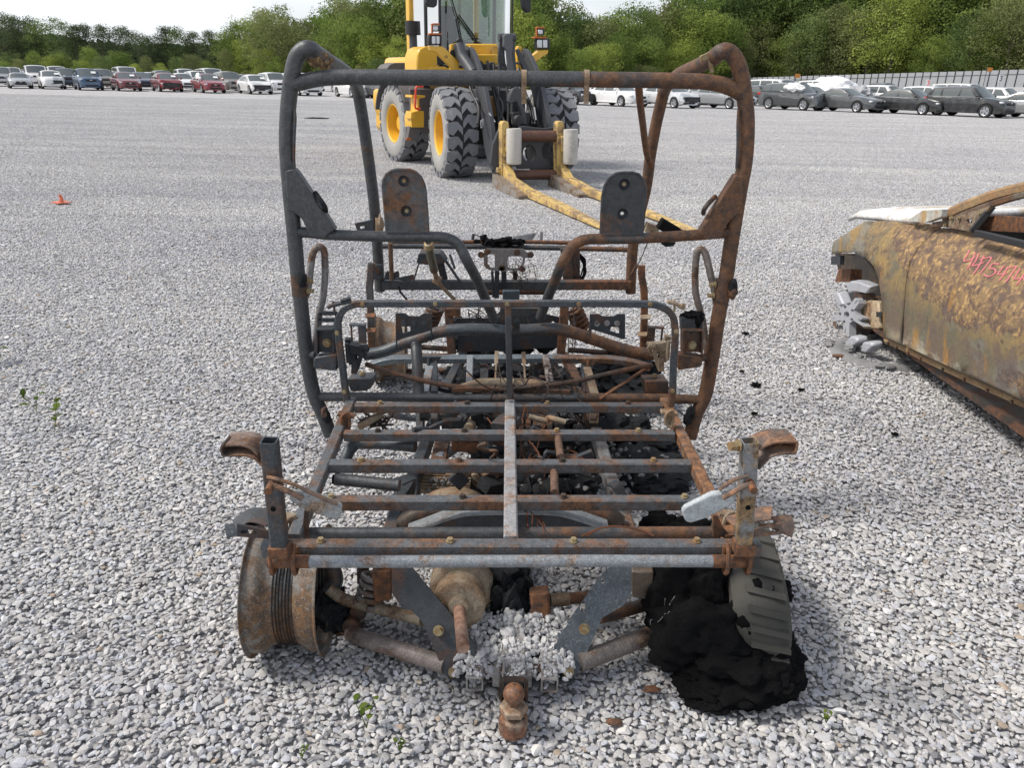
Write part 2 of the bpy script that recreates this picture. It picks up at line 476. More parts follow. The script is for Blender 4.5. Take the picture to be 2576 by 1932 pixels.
def char_mat(name, c, rough=1.0):
    m_, nt, b = newmat(name, rough, 0, spec=.15)
    v = coords(nt); n = nz(nt, v, 30, 6, .75); n2 = nz(nt, v, 140, 3, .8)
    nt.links.new(mx(nt, mr(nt, n, .3, .75), c, tuple(min(1, x * 1.9) for x in c)), b.inputs['Base Color'])
    bump(nt, b, mth(nt, 'ADD', n2, n), .8, .012); return m_
M_CHAR = char_mat('charred_rubber', (.0045, .0045, .005))
M_SOOT = char_mat('soot_debris', (.02, .021, .023))
M_ASH = char_mat('grey_ash', (.17, .17, .17))
M_TYRE = worn('scorched_tyre', (.062, .06, .052), (.05, .05, .05), .5, 9, .9, bmp=.3)
M_WIRE = newmat('burnt_wire', .7, .2, (.05, .035, .03))[0]
M_COPPER = newmat('copper_wire', .6, .5, (.16, .06, .03))[0]

UTV = thing('burnt_utility_vehicle', 'burnt-out rusted utility vehicle frame with open cargo bed and roll cage', 'utility vehicle', (0, 2.4, 0))
def T(name, pts, r, mat=M_ST, n=14, sm=5, parent=UTV):
    return MB().tube(crv(pts, sm) if sm else pts, r, n).build(name, mat, parent, 50)
def bolt(p, parent, r=.009, ax=(0, 0, 1), mat=None, h=.008, name='bolt'):
    p = Vector(p); ax = Vector(ax).normalized()
    b = MB().disc(p + ax * .002, ax, r * 1.35, .003, 12); b.disc(p + ax * (h / 2 + .002), ax, r, h, 6)
    return b.build(name, mat or M_ZINC, parent, 30)

# ---- roll cage: two bent side tubes, roof bar, seat-back bars
left = tr(ZC, [(450, 1585), (395, 1440), (330, 1290), (290, 1120), (262, 920), (245, 760), (225, 560), (200, 340), (185, 160)], 2.6) + \
       tr(ZA, [(215, 1050), (198, 780), (205, 560), (218, 420), (236, 290), (262, 185), (310, 125), (362, 118)], 2.6) + \
       tr(ZA, [(420, 155, 2.68), (510, 215, 2.84), (590, 265, 3.02), (655, 325, 3.25), (690, 400, 3.4), (705, 480, 3.44), (740, 700, 3.48), (800, 1150, 3.54), (828, 1500, 3.59)]) + \
       tr(ZC, [(818, 505, 3.62)])
cl = T('roll_cage_tube', left, .0252)
right = tr(ZD, [(1468, 1600), (1515, 1430), (1580, 1290), (1618, 1100), (1655, 870), (1680, 700), (1710, 550), (1740, 390), (1768, 200), (1790, 60)], 2.6) + \
        tr(ZB, [(1690, 1100), (1725, 900), (1738, 700), (1735, 560), (1716, 400), (1692, 270), (1660, 190), (1612, 137), (1560, 138)], 2.6) + \
        tr(ZB, [(1490, 190, 2.68), (1390, 240, 2.84), (1290, 285, 3.02), (1215, 340, 3.25), (1168, 400, 3.4), (1148, 470, 3.44), (1108, 640, 3.48), (1068, 860, 3.51), (1035, 1100, 3.54), (952, 1450, 3.59)]) + \
        tr(ZD, [(1025, 520, 3.62)])
cr_ = T('roll_cage_tube', right, .0252)
roof = tr(ZA, [(200, 362), (250, 360), (300, 350), (350, 338), (400, 328), (500, 316), (700, 314), (1000, 316), (1500, 320)], 2.6) + \
       tr(ZB, [(300, 325), (700, 330), (1100, 335), (1400, 343), (1500, 353), (1580, 370), (1650, 400), (1720, 440)], 2.6)
rb = T('roof_crossbar', roof, .0243)
for x in (188, 622):
    c = at(*ZB(x, 328), 2.6); b = MB()
    b.lathe([(.0252, -.008), (.028, -.008), (.028, .008), (.0252, .008)], c, (1, .01, 0), 20)
    b.bar(c + Vector((0, -.02, -.015)), c + Vector((.002, -.015, -.072)), .016, .005, up=(0, 1, 0))
    b.build('clamp_strap', M_TAN, rb)
for Z, pts in ((ZA, [(245, 1388), (380, 1398), (500, 1410), (900, 1424), (1180, 1424), (1290, 1430), (1360, 1455), (1405, 1500), (1450, 1590), (1520, 1720, 2.66), (1580, 1860, 2.72), (1640, 2000, 2.76)]),
               (ZB, [(1640, 1392), (1400, 1412), (1000, 1435), (740, 1440), (620, 1445), (540, 1480), (490, 1540), (450, 1620), (400, 1740, 2.66), (350, 1860, 2.72), (300, 1990, 2.76)])):
    T('seat_back_bar', tr(Z, pts, 2.6), .0182)
T('diagonal_brace', tr(ZB, [(985, 350, 2.9), (995, 480, 3.0), (1015, 640, 3.2), (1035, 800, 3.38), (1050, 870, 3.46), (1075, 930, 3.5)]), .014, M_RUST)
# gussets in the corners
for Z, p in ((ZA, [(198, 962), (262, 946), (300, 995), (545, 1368), (500, 1400), (478, 1426), (345, 1405), (338, 1350), (318, 1305), (285, 1268), (245, 1248), (215, 1242)]),
             (ZB, [(1648, 985), (1705, 1002), (1692, 1268), (1650, 1280), (1610, 1310), (1575, 1360), (1563, 1430), (1430, 1440), (1398, 1385)])):
    g = MB().plate(tr(Z, p, 2.592), t=.044, d=(0, 1, 0)).build('gusset', M_ST, UTV, 30, bevel=.006)
T('charred_strap', tr(ZA, [(395, 1120, 2.6), (430, 1170, 2.57), (460, 1215, 2.57), (468, 1245, 2.6)]), .009, M_SOOT, 8, parent=cl)
T('charred_strap', tr(ZB, [(1520, 1145, 2.6), (1470, 1195, 2.57), (1440, 1240, 2.57), (1437, 1262, 2.6)]), .008, M_RUSTD, 8, parent=cr_)
for Z, pts in ((ZA, [(250, 540, 2.585), (256, 600, 2.58), (250, 720, 2.58), (246, 900, 2.585)]), (ZB, [(1683, 540, 2.585), (1676, 640, 2.58), (1676, 780, 2.58), (1668, 950, 2.585)])):
    T('door_net_rod', tr(Z, pts), .005, M_STB, 8)
# burnt foam rings near the top corners and bolted sleeves low on the cage
b = MB()
for k, (x, y, Y) in enumerate(((385, 125, 2.63), (400, 150, 2.66), (425, 165, 2.7), (450, 180, 2.74))):
    b.lump(at(*ZA(x, y + 18), Y), (.03, .028, .03), k + 3, 2, .5, 3)
b.build('melted_padding', burnt('melted_foam', clean=(.2, .12, .05), rust=(.35, .2, .07), dark=(.04, .03, .025), amt=.8, scale=18, metal=0), cl)
b = MB(); c = at(*ZB(1478, 205), 2.66)
b.box(c + Vector((0, -.022, -.008)), (.012, .01, .055), Matrix.Rotation(-.3, 3, 'Y')); b.box(c + Vector((-.02, -.022, .012)), (.03, .012, .02), Matrix.Rotation(-.4, 3, 'Y'))
b.build('strap_buckle', M_ZINC, cr_, bevel=.002)
for sgn, Z, y0, y1 in ((-1, ZC, 390, 540), (1, ZD, 420, 580)):
    x = 212 if sgn < 0 else 1722
    p0, p1 = at(*Z(x, y0), 2.6), at(*Z(x + (12 if sgn < 0 else -24), y1), 2.6)
    s = MB().tube([p0, p1], .0285, 16).build('cage_sleeve', M_RUSTD, cl if sgn < 0 else cr_)
    for k in (.25, .75):
        bolt(p0.lerp(p1, k) + Vector((-sgn * .029, -.006, 0)), s, .009, (-sgn, -.2, 0), h=.018)
for Z, x, y in ((ZC, 405, 1420), (ZC, 420, 1450), (ZD, 1470, 1410), (ZD, 1450, 1470), (ZC, 240, 430), (ZD, 1790, 470), (ZD, 1785, 520)):
    MB().lump(at(*Z(x, y), 2.575), (.016, .014, .026), x, 2, .5, 3).build('melted_blob', M_RUSTD if x % 2 else M_SOOT, cl if Z is ZC else cr_)
# head-rest plates with two dimples each
for Z, p, hs in ((ZA, [(893, 1388), (880, 1220), (866, 1070), (872, 1030), (892, 990), (925, 968), (965, 958), (1055, 960), (1095, 976), (1130, 1010), (1152, 1060), (1160, 1100), (1172, 1250), (1180, 1388)], ((1012, 1036), (1030, 1246))),
                 (ZB, [(724, 1402), (730, 1250), (738, 1130), (752, 1070), (780, 1020), (825, 988), (870, 980), (945, 980), (985, 992), (1018, 1030), (1034, 1080), (1028, 1200), (1010, 1402)], ((886, 1060), (874, 1266)))):
    o3 = tr(Z, p, 2.586)
    cs = [at(*Z(*h), 2.586) for h in hs]
    hm = burnt('patchy_headrest_steel', clean=(.10, .108, .115), rust=(.2, .09, .035), amt=.55, scale=9) if Z is ZA else burnt('dark_headrest_steel', clean=(.062, .066, .072), amt=.3, scale=8)
    hp = MB().plate(o3, [circ(c, .018, 16) for c in cs], .006, (0, 1, 0)).build('headrest_plate', hm, UTV, 30)
    MB().tube(o3, .0055, 8).build('plate_rim', hm, hp)
    for i, c in enumerate(cs):
        d = MB().lathe([(.0185, -.004), (.017, .002), (.012, .010), (.0055, .012)], c, (0, 1, 0), 20); d.build('dimple', M_DARK if Z is ZB else M_STB, hp)
        if not (Z is ZB and i == 1): bolt(c + Vector((0, .01, 0)), hp, .0055, (0, -1, 0), h=.006)
# grab loops
for Z, pts in ((ZC, [(255, 560), (275, 520), (292, 420), (302, 320), (318, 230), (345, 190), (375, 182), (400, 210), (408, 300), (406, 420), (392, 560), (365, 680), (348, 800), (335, 900), (325, 985, 2.61)]),
               (ZD, [(1665, 600), (1650, 500), (1625, 400), (1602, 300), (1580, 225), (1550, 200), (1522, 225), (1510, 310), (1506, 430), (1514, 540), (1540, 640), (1565, 740), (1580, 850), (1590, 920), (1605, 1000, 2.61)])):
    q = [(x, y, 2.62 + .06 * math.sin(math.pi * i / 14)) for i, (x, y, *_) in enumerate(pts)]
    T('grab_handle', tr(Z, q), .0125, burnt('handle_steel', clean=(.26, .25, .25), amt=.45, scale=10) if Z is ZC else burnt('handle_brown_steel', clean=(.24, .21, .19), amt=.4, scale=10))
# lower cage bar and side arms
lowbar = T('lower_crossbar', tr(ZC, [(350, 1298), (800, 1300), (1180, 1305)], 2.6) + tr(ZD, [(20, 1310), (600, 1305), (1240, 1310), (1550, 1320)], 2.6), .0175)
MB().plate(tr(ZC, [(332, 1005), (350, 988), (505, 962), (505, 1090), (350, 1075), (332, 1060)], 2.545), t=.045, d=(0, 1, 0)).build('side_arm', M_STB, UTV, 30, .004)
MB().plate(tr(ZD, [(1375, 965), (1535, 985), (1550, 1005), (1550, 1045), (1535, 1062), (1372, 1085)], 2.545), t=.045, d=(0, 1, 0)).build('side_arm', M_ST, UTV, 30, .004)
T('arm_pivot', tr(ZC, [(285, 985, 2.6), (345, 985, 2.57)]), .014, M_DARK); T('arm_pivot', tr(ZD, [(1535, 1010, 2.57), (1605, 1000, 2.6)]), .014, M_RUSTD)
for Z, p, mt, bx, by in ((ZC, [(358, 785), (480, 785), (480, 965), (358, 965)], M_DARK, 425, 895), (ZD, [(1412, 790), (1552, 790), (1548, 965), (1412, 960)], M_RUSTD, 1482, 912)):
    lp = MB().plate(tr(Z, p, 2.55), t=.006, d=(0, 1, 0)).build('lamp_bracket', mt, UTV, 30)
    b = MB(); q = tr(Z, p, 2.55)
    b.bar(q[0], q[3], .006, .05, up=(0, 1, 0)); b.bar(q[1], q[2], .006, .05, up=(0, 1, 0)); b.bar(q[0], q[1], .006, .05, up=(0, 1, 0)); b.build('bracket_flange', mt, lp)
    bolt(at(*Z(bx, by), 2.546), lp, .012, (0, -1, 0)); bolt(at(*Z(bx + 8, by - 95), 2.546), lp, .004, (0, -1, 0), M_STB)
q = tr(ZC, [(368, 675), (500, 675), (495, 725), (365, 725), (370, 785), (480, 785)], 2.58)
b = MB()
for i, j in ((0, 1), (2, 3), (0, 3), (1, 2), (3, 4), (2, 5)): b.bar(q[i], q[j], .008, .014)
b.build('lamp_cage', M_DARK, UTV)
b = MB(); q = tr(ZD, [(1395, 702), (1550, 702), (1552, 792), (1400, 792)], 2.57); b.plate(q, t=.045, d=(0, 1, 0)); b.build('lamp_box', M_DARK, UTV, 30)
b = MB().lump(at(*ZD(1495, 690), 2.57), (.034, .03, .014), 5, 3, .6, 3); b.lump(at(*ZD(1530, 720), 2.55), (.014, .014, .03), 6, 2, .6, 3); b.build('melted_lamp', M_CHAR, UTV)
# ---- bed headboard frame (square tube), centre post
SQ = rect(.0225, .0225, .003)
YB = 2.5
hb = tr(ZC, [(585, 1378), (560, 1250), (535, 1050), (515, 900), (505, 780), (510, 720), (530, 672), (565, 635), (620, 612), (690, 604)], YB)
hb += tr(ZC, [(1200, 603), (1760, 603)], YB) + tr(ZD, [(400, 602), (900, 602), (1170, 608), (1240, 622), (1295, 648), (1335, 690), (1352, 745), (1358, 850), (1345, 1050), (1338, 1250), (1325, 1365)], YB)
h_ = MB(); h_.sweep(crv(hb, 4), SQ, up=(0, 1, 0)); head = h_.build('headboard_frame', M_STB, UTV, 30)
MB().bar(at(*ZC(1772, 615), YB - .012), at(*ZC(1785, 1310), YB - .012), .0215, .02, up=(0, 1, 0)).build('headboard_post', M_ST, UTV, 30)
for Z, x, y in ((ZC, 686, 606), (ZC, 1230, 605), (ZC, 1765, 607), (ZC, 498, 822), (ZC, 552, 1262), (ZC, 1778, 935), (ZD, 640, 606), (ZD, 1172, 607), (ZD, 1365, 810), (ZD, 1338, 1252)):
    bolt(at(*Z(x, y), YB - .0125), head, .006, (0, -1, 0), h=.004)
for Z, pts in ((ZC, [(430, 630, 2.47), (470, 612, 2.47), (530, 600, 2.47), (600, 585, 2.47)]), (ZD, [(1300, 588, 2.47), (1350, 600, 2.47), (1400, 625, 2.47), (1425, 640, 2.47)])):
    b = MB(); P = tr(Z, pts)
    b.sweep(crv(P, 4), rect(.02, .012, .003), up=(0, 0, 1)); b.tube([P[1] + Vector((0, 0, .012)), P[1] + Vector((.004, 0, -.03))], .004, 6); b.tube([P[2] + Vector((0, -.008, .01)), P[3] + Vector((0, -.004, .012))], .006, 6)
    b.build('latch', M_DARK if Z is ZC else M_TAN, UTV)
# ---- cargo bed grid
ZT_ = .46
def bedbar(px0, px1, y, w, h, ext=0, mat=M_BED):
    p0, p1 = atz(px0, y, ZT_), atz(px1, y, ZT_)
    p0 -= Vector((0, 0, h / 2)); p1 -= Vector((0, 0, h / 2))
    o = MB().bar(p0, p1, w, h).build('bed_slat', mat, UTV, 30)
    return o, p0 + Vector((0, 0, h / 2)), p1 + Vector((0, 0, h / 2))
slats = [bedbar(893, 1667, 1015.5, .034, .03), bedbar(866, 1695, 1085, .033, .03), bedbar(829, 1737, 1160, .034, .034), bedbar(792, 1785, 1251.5, .034, .034), bedbar(660, 1912, 1363, .036, .037)]
for (o, a, b_), xs in zip(slats, (((.08,), .36, .62, .885), ((.10,), .36, .64, .89), ((.085,), .355, .64, .895), ((.04,), .37, .625, .935), ((.115,), .372, .62, .87))):
    for k in (xs[0][0],) + xs[1:]:
        bolt(a.lerp(b_, k), o, .0078, h=.008, mat=M_ZINC if rnd.random() < .75 else M_RUSTD)
for k, pts in enumerate(((( 884, 1000), (849, 1083), (804, 1175), (780, 1227), (757, 1290), (738, 1345)), ((1672, 1000), (1712, 1078), (1757, 1164), (1788, 1232), (1820, 1300), (1842, 1347)))):
    P = [atz(x, y, ZT_ - .004) - Vector((0, 0, .017)) for x, y in pts]
    MB().sweep([P[0], P[-1]], rect(.034, .036, .004)).build('bed_side_rail', M_BED if k == 0 else burnt('rusty_rail', clean=(.26, .22, .2), rust=(.30, .14, .06), amt=.85, scale=9), UTV, 30)
MB().bar(atz(1283, 1006, ZT_ + .004) - Vector((0, 0, .017)), atz(1285, 1350, ZT_ + .004) - Vector((0, 0, .017)), .036, .036).build('bed_centre_rail', burnt('pale_bed_steel', clean=(.33, .33, .34), rust=(.32, .17, .09), amt=.45, scale=11, metal=.1, pale=.7), UTV, 30)
hidden = MB().tube([at(725, 1343, 1.72), at(1850, 1340, 1.76)], .0165, 14).build('bed_hinge_tube', M_ST, UTV, 50)
Pb = [at(*ZE(395, 1260), 1.56), at(*ZE(1200, 1261), 1.56), at(*ZF(700, 1193), 1.575), at(*ZF(1800, 1196), 1.6)]
bump_t = MB().tube(Pb, .0152, 16).build('bumper_tube', M_ASHRIM, UTV, 50)
for (a, b_) in ((Pb[0], Pb[1]), (Pb[3], Pb[2])):
    d = (b_ - a).normalized()
    MB().tube([a, a + d * .10], .0165, 16).build('rusty_tube_end', M_RUST, bump_t)
    for k in (.012, .066):
        c = a + d * k
        MB().tube(crv([c + Vector((0, 0, .05)), c + Vector((0, -.022, .022)), c + Vector((0, -.024, -.012)), c + Vector((0, -.008, -.027)), c + Vector((0, .018, -.012)), c + Vector((0, .02, .03))], 4), .0055, 8).build('hinge_loop', M_RUST, bump_t)
# tailgate posts, lamp straps, latch paddles, slotted brackets
def post(Z, x0, y0, x1, y1, Y, mat):
    p0, p1 = at(*Z(x0, y0), Y), at(*Z(x1, y1), Y)
    b = MB(); d = (p1 - p0)
    o, i_ = rect(.036, .036, .004), rect(.030, .030, .003)
    b.sweep([p0, p1], o, up=(0, 1, 0), caps=False); b.sweep([p0, p0 + d * .35], i_, up=(0, 1, 0), caps=False)
    k = len(o); n0 = len(b.v)
    e = b.v[:k]; f = b.v[2 * k:3 * k]
    b.add(list(e) + list(f), [(i, (i + 1) % k, (i + 1) % k + k, i + k) for i in range(k)])
    o_ = b.build('tailgate_post', mat, UTV, 30)
    c = p0.lerp(p1, .57) - Vector((0, .0185, 0)); MB().disc(c, (0, 1, 0), .006, .004, 12).build('hole', M_CHAR, o_)
    return o_, p0, p1
pl, a, b_ = post(ZE, 400, 372, 480, 1180, 1.535, M_STB)
pr, a2, b2 = post(ZF, 1785, 355, 1742, 1105, 1.575, burnt('worn_post', clean=(.24, .25, .26), rust=(.34, .22, .1), amt=.6, scale=12, metal=.15, pale=.15))
for a_, b__ in ((a, b_), (a2, b2)):
    c = a_.lerp(b__, .985); MB().box(c, (.046, .046, .03)).build('rusty_collar', M_RUST, UTV, 30, .003)
def strip(name, P, w, t, mat, up=(0, 0, 1), parent=UTV, sm=4):
    return MB().sweep(crv(P, sm), rect(w, t, 0), up=up).build(name, mat, parent, 35)
M_STRAP = burnt('strap_steel', clean=(.17, .13, .11), rust=(.33, .17, .09), amt=.6, scale=12)
s = strip('lamp_strap', tr(ZE, [(440, 560, 1.545), (385, 505, 1.55), (330, 450, 1.55), (255, 425, 1.55), (150, 425, 1.55), (85, 425, 1.55)]), .058, .005, M_STRAP, up=(0, 0, 1))
strip('strap_end', tr(ZE, [(85, 370, 1.545), (72, 400, 1.545), (85, 450, 1.545)]), .05, .004, M_STRAP, up=(1, 0, 0), parent=s)
strip('strap_top', tr(ZE, [(85, 368, 1.56), (200, 360, 1.56), (290, 378, 1.56), (350, 430, 1.56)]), .07, .004, burnt('strap_top_steel', clean=(.32, .24, .2), amt=.5, scale=14), parent=s)
s = strip('lamp_strap', tr(ZF, [(1790, 520, 1.59), (1850, 455, 1.6), (1905, 405, 1.6), (1990, 385, 1.6), (2085, 380, 1.6)]), .058, .005, M_STRAP)
strip('strap_end', tr(ZF, [(2085, 330, 1.595), (2095, 350, 1.595), (2080, 415, 1.595)]), .05, .004, M_STRAP, up=(1, 0, 0), parent=s)
strip('strap_top', tr(ZF, [(2080, 325, 1.61), (1960, 322, 1.61), (1880, 342, 1.61), (1825, 375, 1.61)]), .07, .004, M_STRAP, parent=s)
bolt(at(*ZF(1710, 388), 1.57), pr, .011, (-1, -.3, 0), h=.022)
def paddle(Z, outline, arm, Y, mat, amat, bend):
    P = tr(Z, outline, Y); pdl = MB().plate(P, t=.014, d=(0, 1, .35)).build('latch_paddle', mat, UTV, 30, .004)
    A = tr(Z, arm); MB().sweep(crv(A, 3), rect(.03, .012, .003), up=(0, .6, 1)).build('paddle_arm', amat, pdl)
    MB().tube([A[0] + Vector((0, -.03, 0)), A[0] + Vector((0, .03, .004))], .009, 10).build('pivot_pin', M_RUST, pdl)
    MB().tube(crv(tr(Z, bend), 4), .0045, 6).build('latch_rod', M_STRAP, pdl)
paddle(ZE, [(545, 790), (570, 745), (700, 745), (860, 815), (935, 845), (930, 910), (895, 945), (770, 905), (620, 850)], [(420, 700, 1.50), (480, 720, 1.5), (560, 755, 1.5), (640, 800, 1.5)], 1.505, burnt('ashy_paddle', clean=(.30, .32, .33), rust=(.3, .2, .12), amt=.5, scale=14, pale=.8, metal=.1), M_STRAP, [(385, 640, 1.51), (470, 660, 1.5), (600, 705, 1.5), (760, 780, 1.5), (900, 840, 1.5)])
paddle(ZF, [(1308, 835), (1330, 810), (1520, 715), (1640, 700), (1688, 755), (1660, 790), (1490, 880), (1380, 915), (1335, 905)], [(1790, 660, 1.55), (1740, 675, 1.55), (1680, 710, 1.55), (1600, 755, 1.55)], 1.555, burnt('pale_paddle', clean=(.42, .46, .48), rust=(.33, .22, .13), amt=.25, scale=10, pale=.5, metal=.1), M_STRAP, [(1780, 600, 1.55), (1700, 620, 1.55), (1620, 660, 1.55), (1575, 700, 1.55)])
def slotted(Z, p, slots, Y, mat, lip):
    P = tr(Z, p, Y); h = []
    for (x0, x1, y) in slots:
        c0, c1 = at(*Z(x0, y), Y), at(*Z(x1, y), Y); r = .006
        h.append([c0 + Vector((0, 0, r)), c0 + Vector((-r, 0, 0)), c0 - Vector((0, 0, r)), c1 - Vector((0, 0, r)), c1 + Vector((r, 0, 0)), c1 + Vector((0, 0, r))])
    o = MB().plate(P, h, .005, (0, 1, 0)).build('slotted_bracket', mat, UTV, 30)
    strip('bracket_lip', tr(Z, lip), .05, .004, mat, parent=o)
slotted(ZE, [(165, 985), (260, 1000), (430, 1045), (430, 1090), (330, 1085), (170, 1075)], [(205, 295, 1042)], 1.56, M_DARK, [(150, 1000, 1.585), (240, 930, 1.6), (330, 925, 1.6), (420, 955, 1.59)])
slotted(ZE, [(180, 965), (240, 925), (400, 945), (420, 1010), (330, 990), (190, 995)], [(245, 330, 985)], 1.61, M_STB, [(150, 980, 1.6), (160, 1030, 1.575), (170, 1070, 1.565)])
slotted(ZF, [(1800, 975), (2005, 925), (2010, 1005), (1800, 1025)], [(1888, 1975, 975)], 1.6, M_STRAP, [(1650, 930, 1.62), (1750, 900, 1.63), (1850, 870, 1.63), (1940, 860, 1.62)])
slotted(ZF, [(1850, 905), (1960, 880), (2000, 930), (1850, 955)], [(1855, 1945, 920)], 1.65, M_STRAP, [(2005, 880, 1.64), (2025, 935, 1.62), (2010, 1000, 1.6)])
for Z, x, y, Y in ((ZE, 575, 940, 1.72), (ZF, 1640, 865, 1.74), (ZE, 965, 185, 2.3), (ZF, 1225, 160, 2.32)):
    c = at(*Z(x, y), Y); b = MB().box(c, (.055, .03, .008), Matrix.Rotation(.15, 3, 'Y')); b.tube(crv([c + Vector((.006, -.012, .012)), c + Vector((-.012, -.016, .0)), c + Vector((-.012, -.016, -.03)), c + Vector((.008, -.016, -.045)), c + Vector((.012, -.012, -.01))], 4, True), .005, 8, closed=True)
    b.box(c + Vector((0, .0, -.02)), (.02, .018, .04))
    b.build('tie_down_hook', M_TAN if y != 185 else M_RUST, UTV)
for Z, p in ((ZE, [(560, 1085), (600, 1010), (650, 985), (660, 880), (690, 890), (690, 1085)]), (ZF, [(1530, 870), (1560, 870), (1600, 960), (1655, 1020), (1530, 1020)])):
    MB().plate(tr(Z, p, 1.68), t=.01, d=(0, 1, 0)).build('hinge_plate', M_RUSTD, UTV, 30)
# ---- chassis rails, arched cross member, outriggers under the bed
zf = .29
def zbar(name, pts, w, h, mat, z=zf):
    P = [atz(x, y, z if len(q) == 0 else q[0]) - Vector((0, 0, h / 2)) for x, y, *q in pts]
    return MB().sweep(P, rect(w, h, .005)).build(name, mat, UTV, 30)
zbar('chassis_rail', [(1078, 1085), (1062, 1130), (1040, 1190), (1010, 1240), (978, 1335), (960, 1390)], .042, .05, M_STB)
zbar('chassis_rail', [(1500, 1075), (1515, 1120), (1536, 1190), (1556, 1240), (1585, 1335), (1600, 1390)], .042, .05, burnt('ash_rail', clean=(.27, .27, .27), amt=.4, scale=9, pale=.5))
for pts in ([(1000, 1215, .335), (1040, 1200, .33), (1052, 1225, .3), (1046, 1262, .27)], [(1536, 1215, .335), (1552, 1222, .335), (1562, 1245, .31), (1568, 1275, .29)]):
    P = [atz(x, y, z) for x, y, z in pts]; MB().sweep(crv(P, 3), rect(.045, .006), up=(0, 0, 1)).build('rail_cap', M_STB, UTV)
arch = tr(ZM, [(215, 690), (330, 650), (500, 585), (640, 545), (740, 530), (1000, 522), (1250, 522), (1420, 530), (1520, 550), (1680, 600), (1850, 660)], 1.86)
MB().sweep(crv(arch, 3), rect(.055, .006), up=(0, 0, 1)).build('arched_crossmember', burnt('arch_steel', clean=(.30, .32, .33), amt=.15, scale=8, pale=.4), UTV, 40)
low = [Vector((p.x, p.y + .002, p.z - .058)) for p in arch]
MB().plate(arch + low[::-1], t=.005, d=(0, 1, 0)).build('arch_web', M_DARK, UTV, 30)
T('rear_torsion_tube', tr(ZM, [(185, 660), (230, 610), (330, 560), (500, 540), (1000, 540), (1500, 535), (1700, 545), (1850, 580), (1930, 640)], 1.98), .03, M_RUSTD)
for pts, r in (([(897, 1116, 2.3), (960, 1116, 2.28), (1045, 1124, 2.25)], .0195), ([(842, 1206, 2.0), (880, 1209, 2.0), (1005, 1222, 1.98)], .0185), ([(895, 1116, 2.3), (878, 1135, 2.28), (868, 1160, 2.26)], .02)):
    T('outrigger_tube', [at(*p) for p in pts], r, M_STB if r != .0185 else M_ST)
c = at(842, 1206, 1.998); MB().lathe([(.0145, 0), (.014, .03), (.001, .03)], c - Vector((.006, 0, 0)), (1, 0, -.08), 18).build('tube_bore', M_CHAR, UTV)
# tan plates and ash
MB().plate([atz(1056, 1178, .24), atz(1188, 1182, .24), atz(1180, 1240, .2), atz(1040, 1240, .2)], t=.006, d=(0, 0, 1)).build('heat_shield', M_TAN, UTV, 30)
b = MB()
for i in range(7):
    y = 1186 + i * 8; b.tube([atz(1062 - i * 2.5, y, .247 - i * .006), atz(1176 - i, y + 2, .247 - i * .006)], .0045, 6)
b.build('shield_ribs', M_TAN, UTV)
b = MB()
for k in range(34): b.lump(atz(1092 + rnd.gauss(26, 16), 1222 + rnd.gauss(-12, 7), .238), (rnd.uniform(.003, .009),) * 3, k, 1, .6, 3)
tag(b.build('ash_flakes', M_ASH, UTV), kind='stuff')
b = MB(); c = at(*ZM(590, 470), 2.1); b.lathe([(.001, .075), (.06, .068), (.10, .045), (.125, .0), (.125, -.06)], c - Vector((0, 0, .045)), (0, 0, 1), 28); b.build('clutch_cover', M_TAN, UTV, 40)
T('axle_hose', [at(*ZE(1640, 500), 2.2), at(*ZE(1720, 460), 2.3), at(*ZE(1790, 400), 2.4), at(*ZE(1830, 370), 2.45)], .016, M_ASHRIM)
T('drive_pipe', [at(*ZK(1540, 1320), 2.45), at(*ZK(1600, 1220), 2.5), at(*ZK(1660, 1110), 2.55)], .018, M_TAN)
for p0, p1 in (((450, 310, 2.28), (470, 470, 2.1)), ((425, 560, 2.05), (430, 720, 1.9))):
    MB().tube([at(*ZF(p0[0], p0[1]), p0[2]), at(*ZF(p1[0], p1[1]), p1[2])], .012, 10).build('rusty_rod', burnt('peeling_rod', clean=(.28, .17, .12), amt=.8, scale=14, pale=.4), UTV)
MB().box(at(1108, 1148, 2.25), (.05, .16, .05)).build('battery_tray_bar', M_RUSTD, UTV, 30, .004)
# dark heap of melted parts under the bed
b = MB()
for k in range(150):
    x, y = rnd.uniform(1200, 1500), rnd.uniform(1020, 1240)
    p = atz(x, y, .05 + .16 * rnd.random())
    b.lump(p, (rnd.uniform(.015, .055), rnd.uniform(.015, .05), rnd.uniform(.012, .04)), k, 2, .7, 2.5)
tag(b.build('melted_debris', M_SOOT, UTV, 25), kind='stuff')
b = MB()
b.lump(atz(1620, 1180, .02), (.17, .15, .06), 3, 4, .6, 2.5); b.lump(atz(1560, 1090, .03), (.14, .12, .07), 9, 4, .6, 3); b.lump(atz(1660, 1230, .02), (.10, .06, .05), 12, 4, .5, 3); b.lump(atz(1640, 1120, .02), (.12, .10, .05), 15, 4, .6, 3)
tag(b.build('burnt_seat_heap', M_SOOT, UTV, 25), kind='stuff')
b = MB()
for k in range(60): b.lump(atz(rnd.gauss(1560, 60), rnd.uniform(1105, 1225), .11 + rnd.random() * .04), (rnd.uniform(.004, .016), rnd.uniform(.004, .012), rnd.uniform(.003, .01)), k, 1, .6, 3)
for k in range(70): b.lump(atz(rnd.uniform(1210, 1490), rnd.uniform(1030, 1230), .2), (rnd.uniform(.004, .012), rnd.uniform(.004, .012), rnd.uniform(.003, .01)), k + 90, 1, .6, 3)
tag(b.build('ash_lumps', M_ASH, UTV), kind='stuff')
def wires(name, n, f, mat, r=.0016):
    b = MB()
    for k in range(n): b.tube(crv(f(k), 5), r * rnd.uniform(.7, 1.4), 5)
    o = b.build(name, mat, UTV); tag(o, kind='stuff'); return o
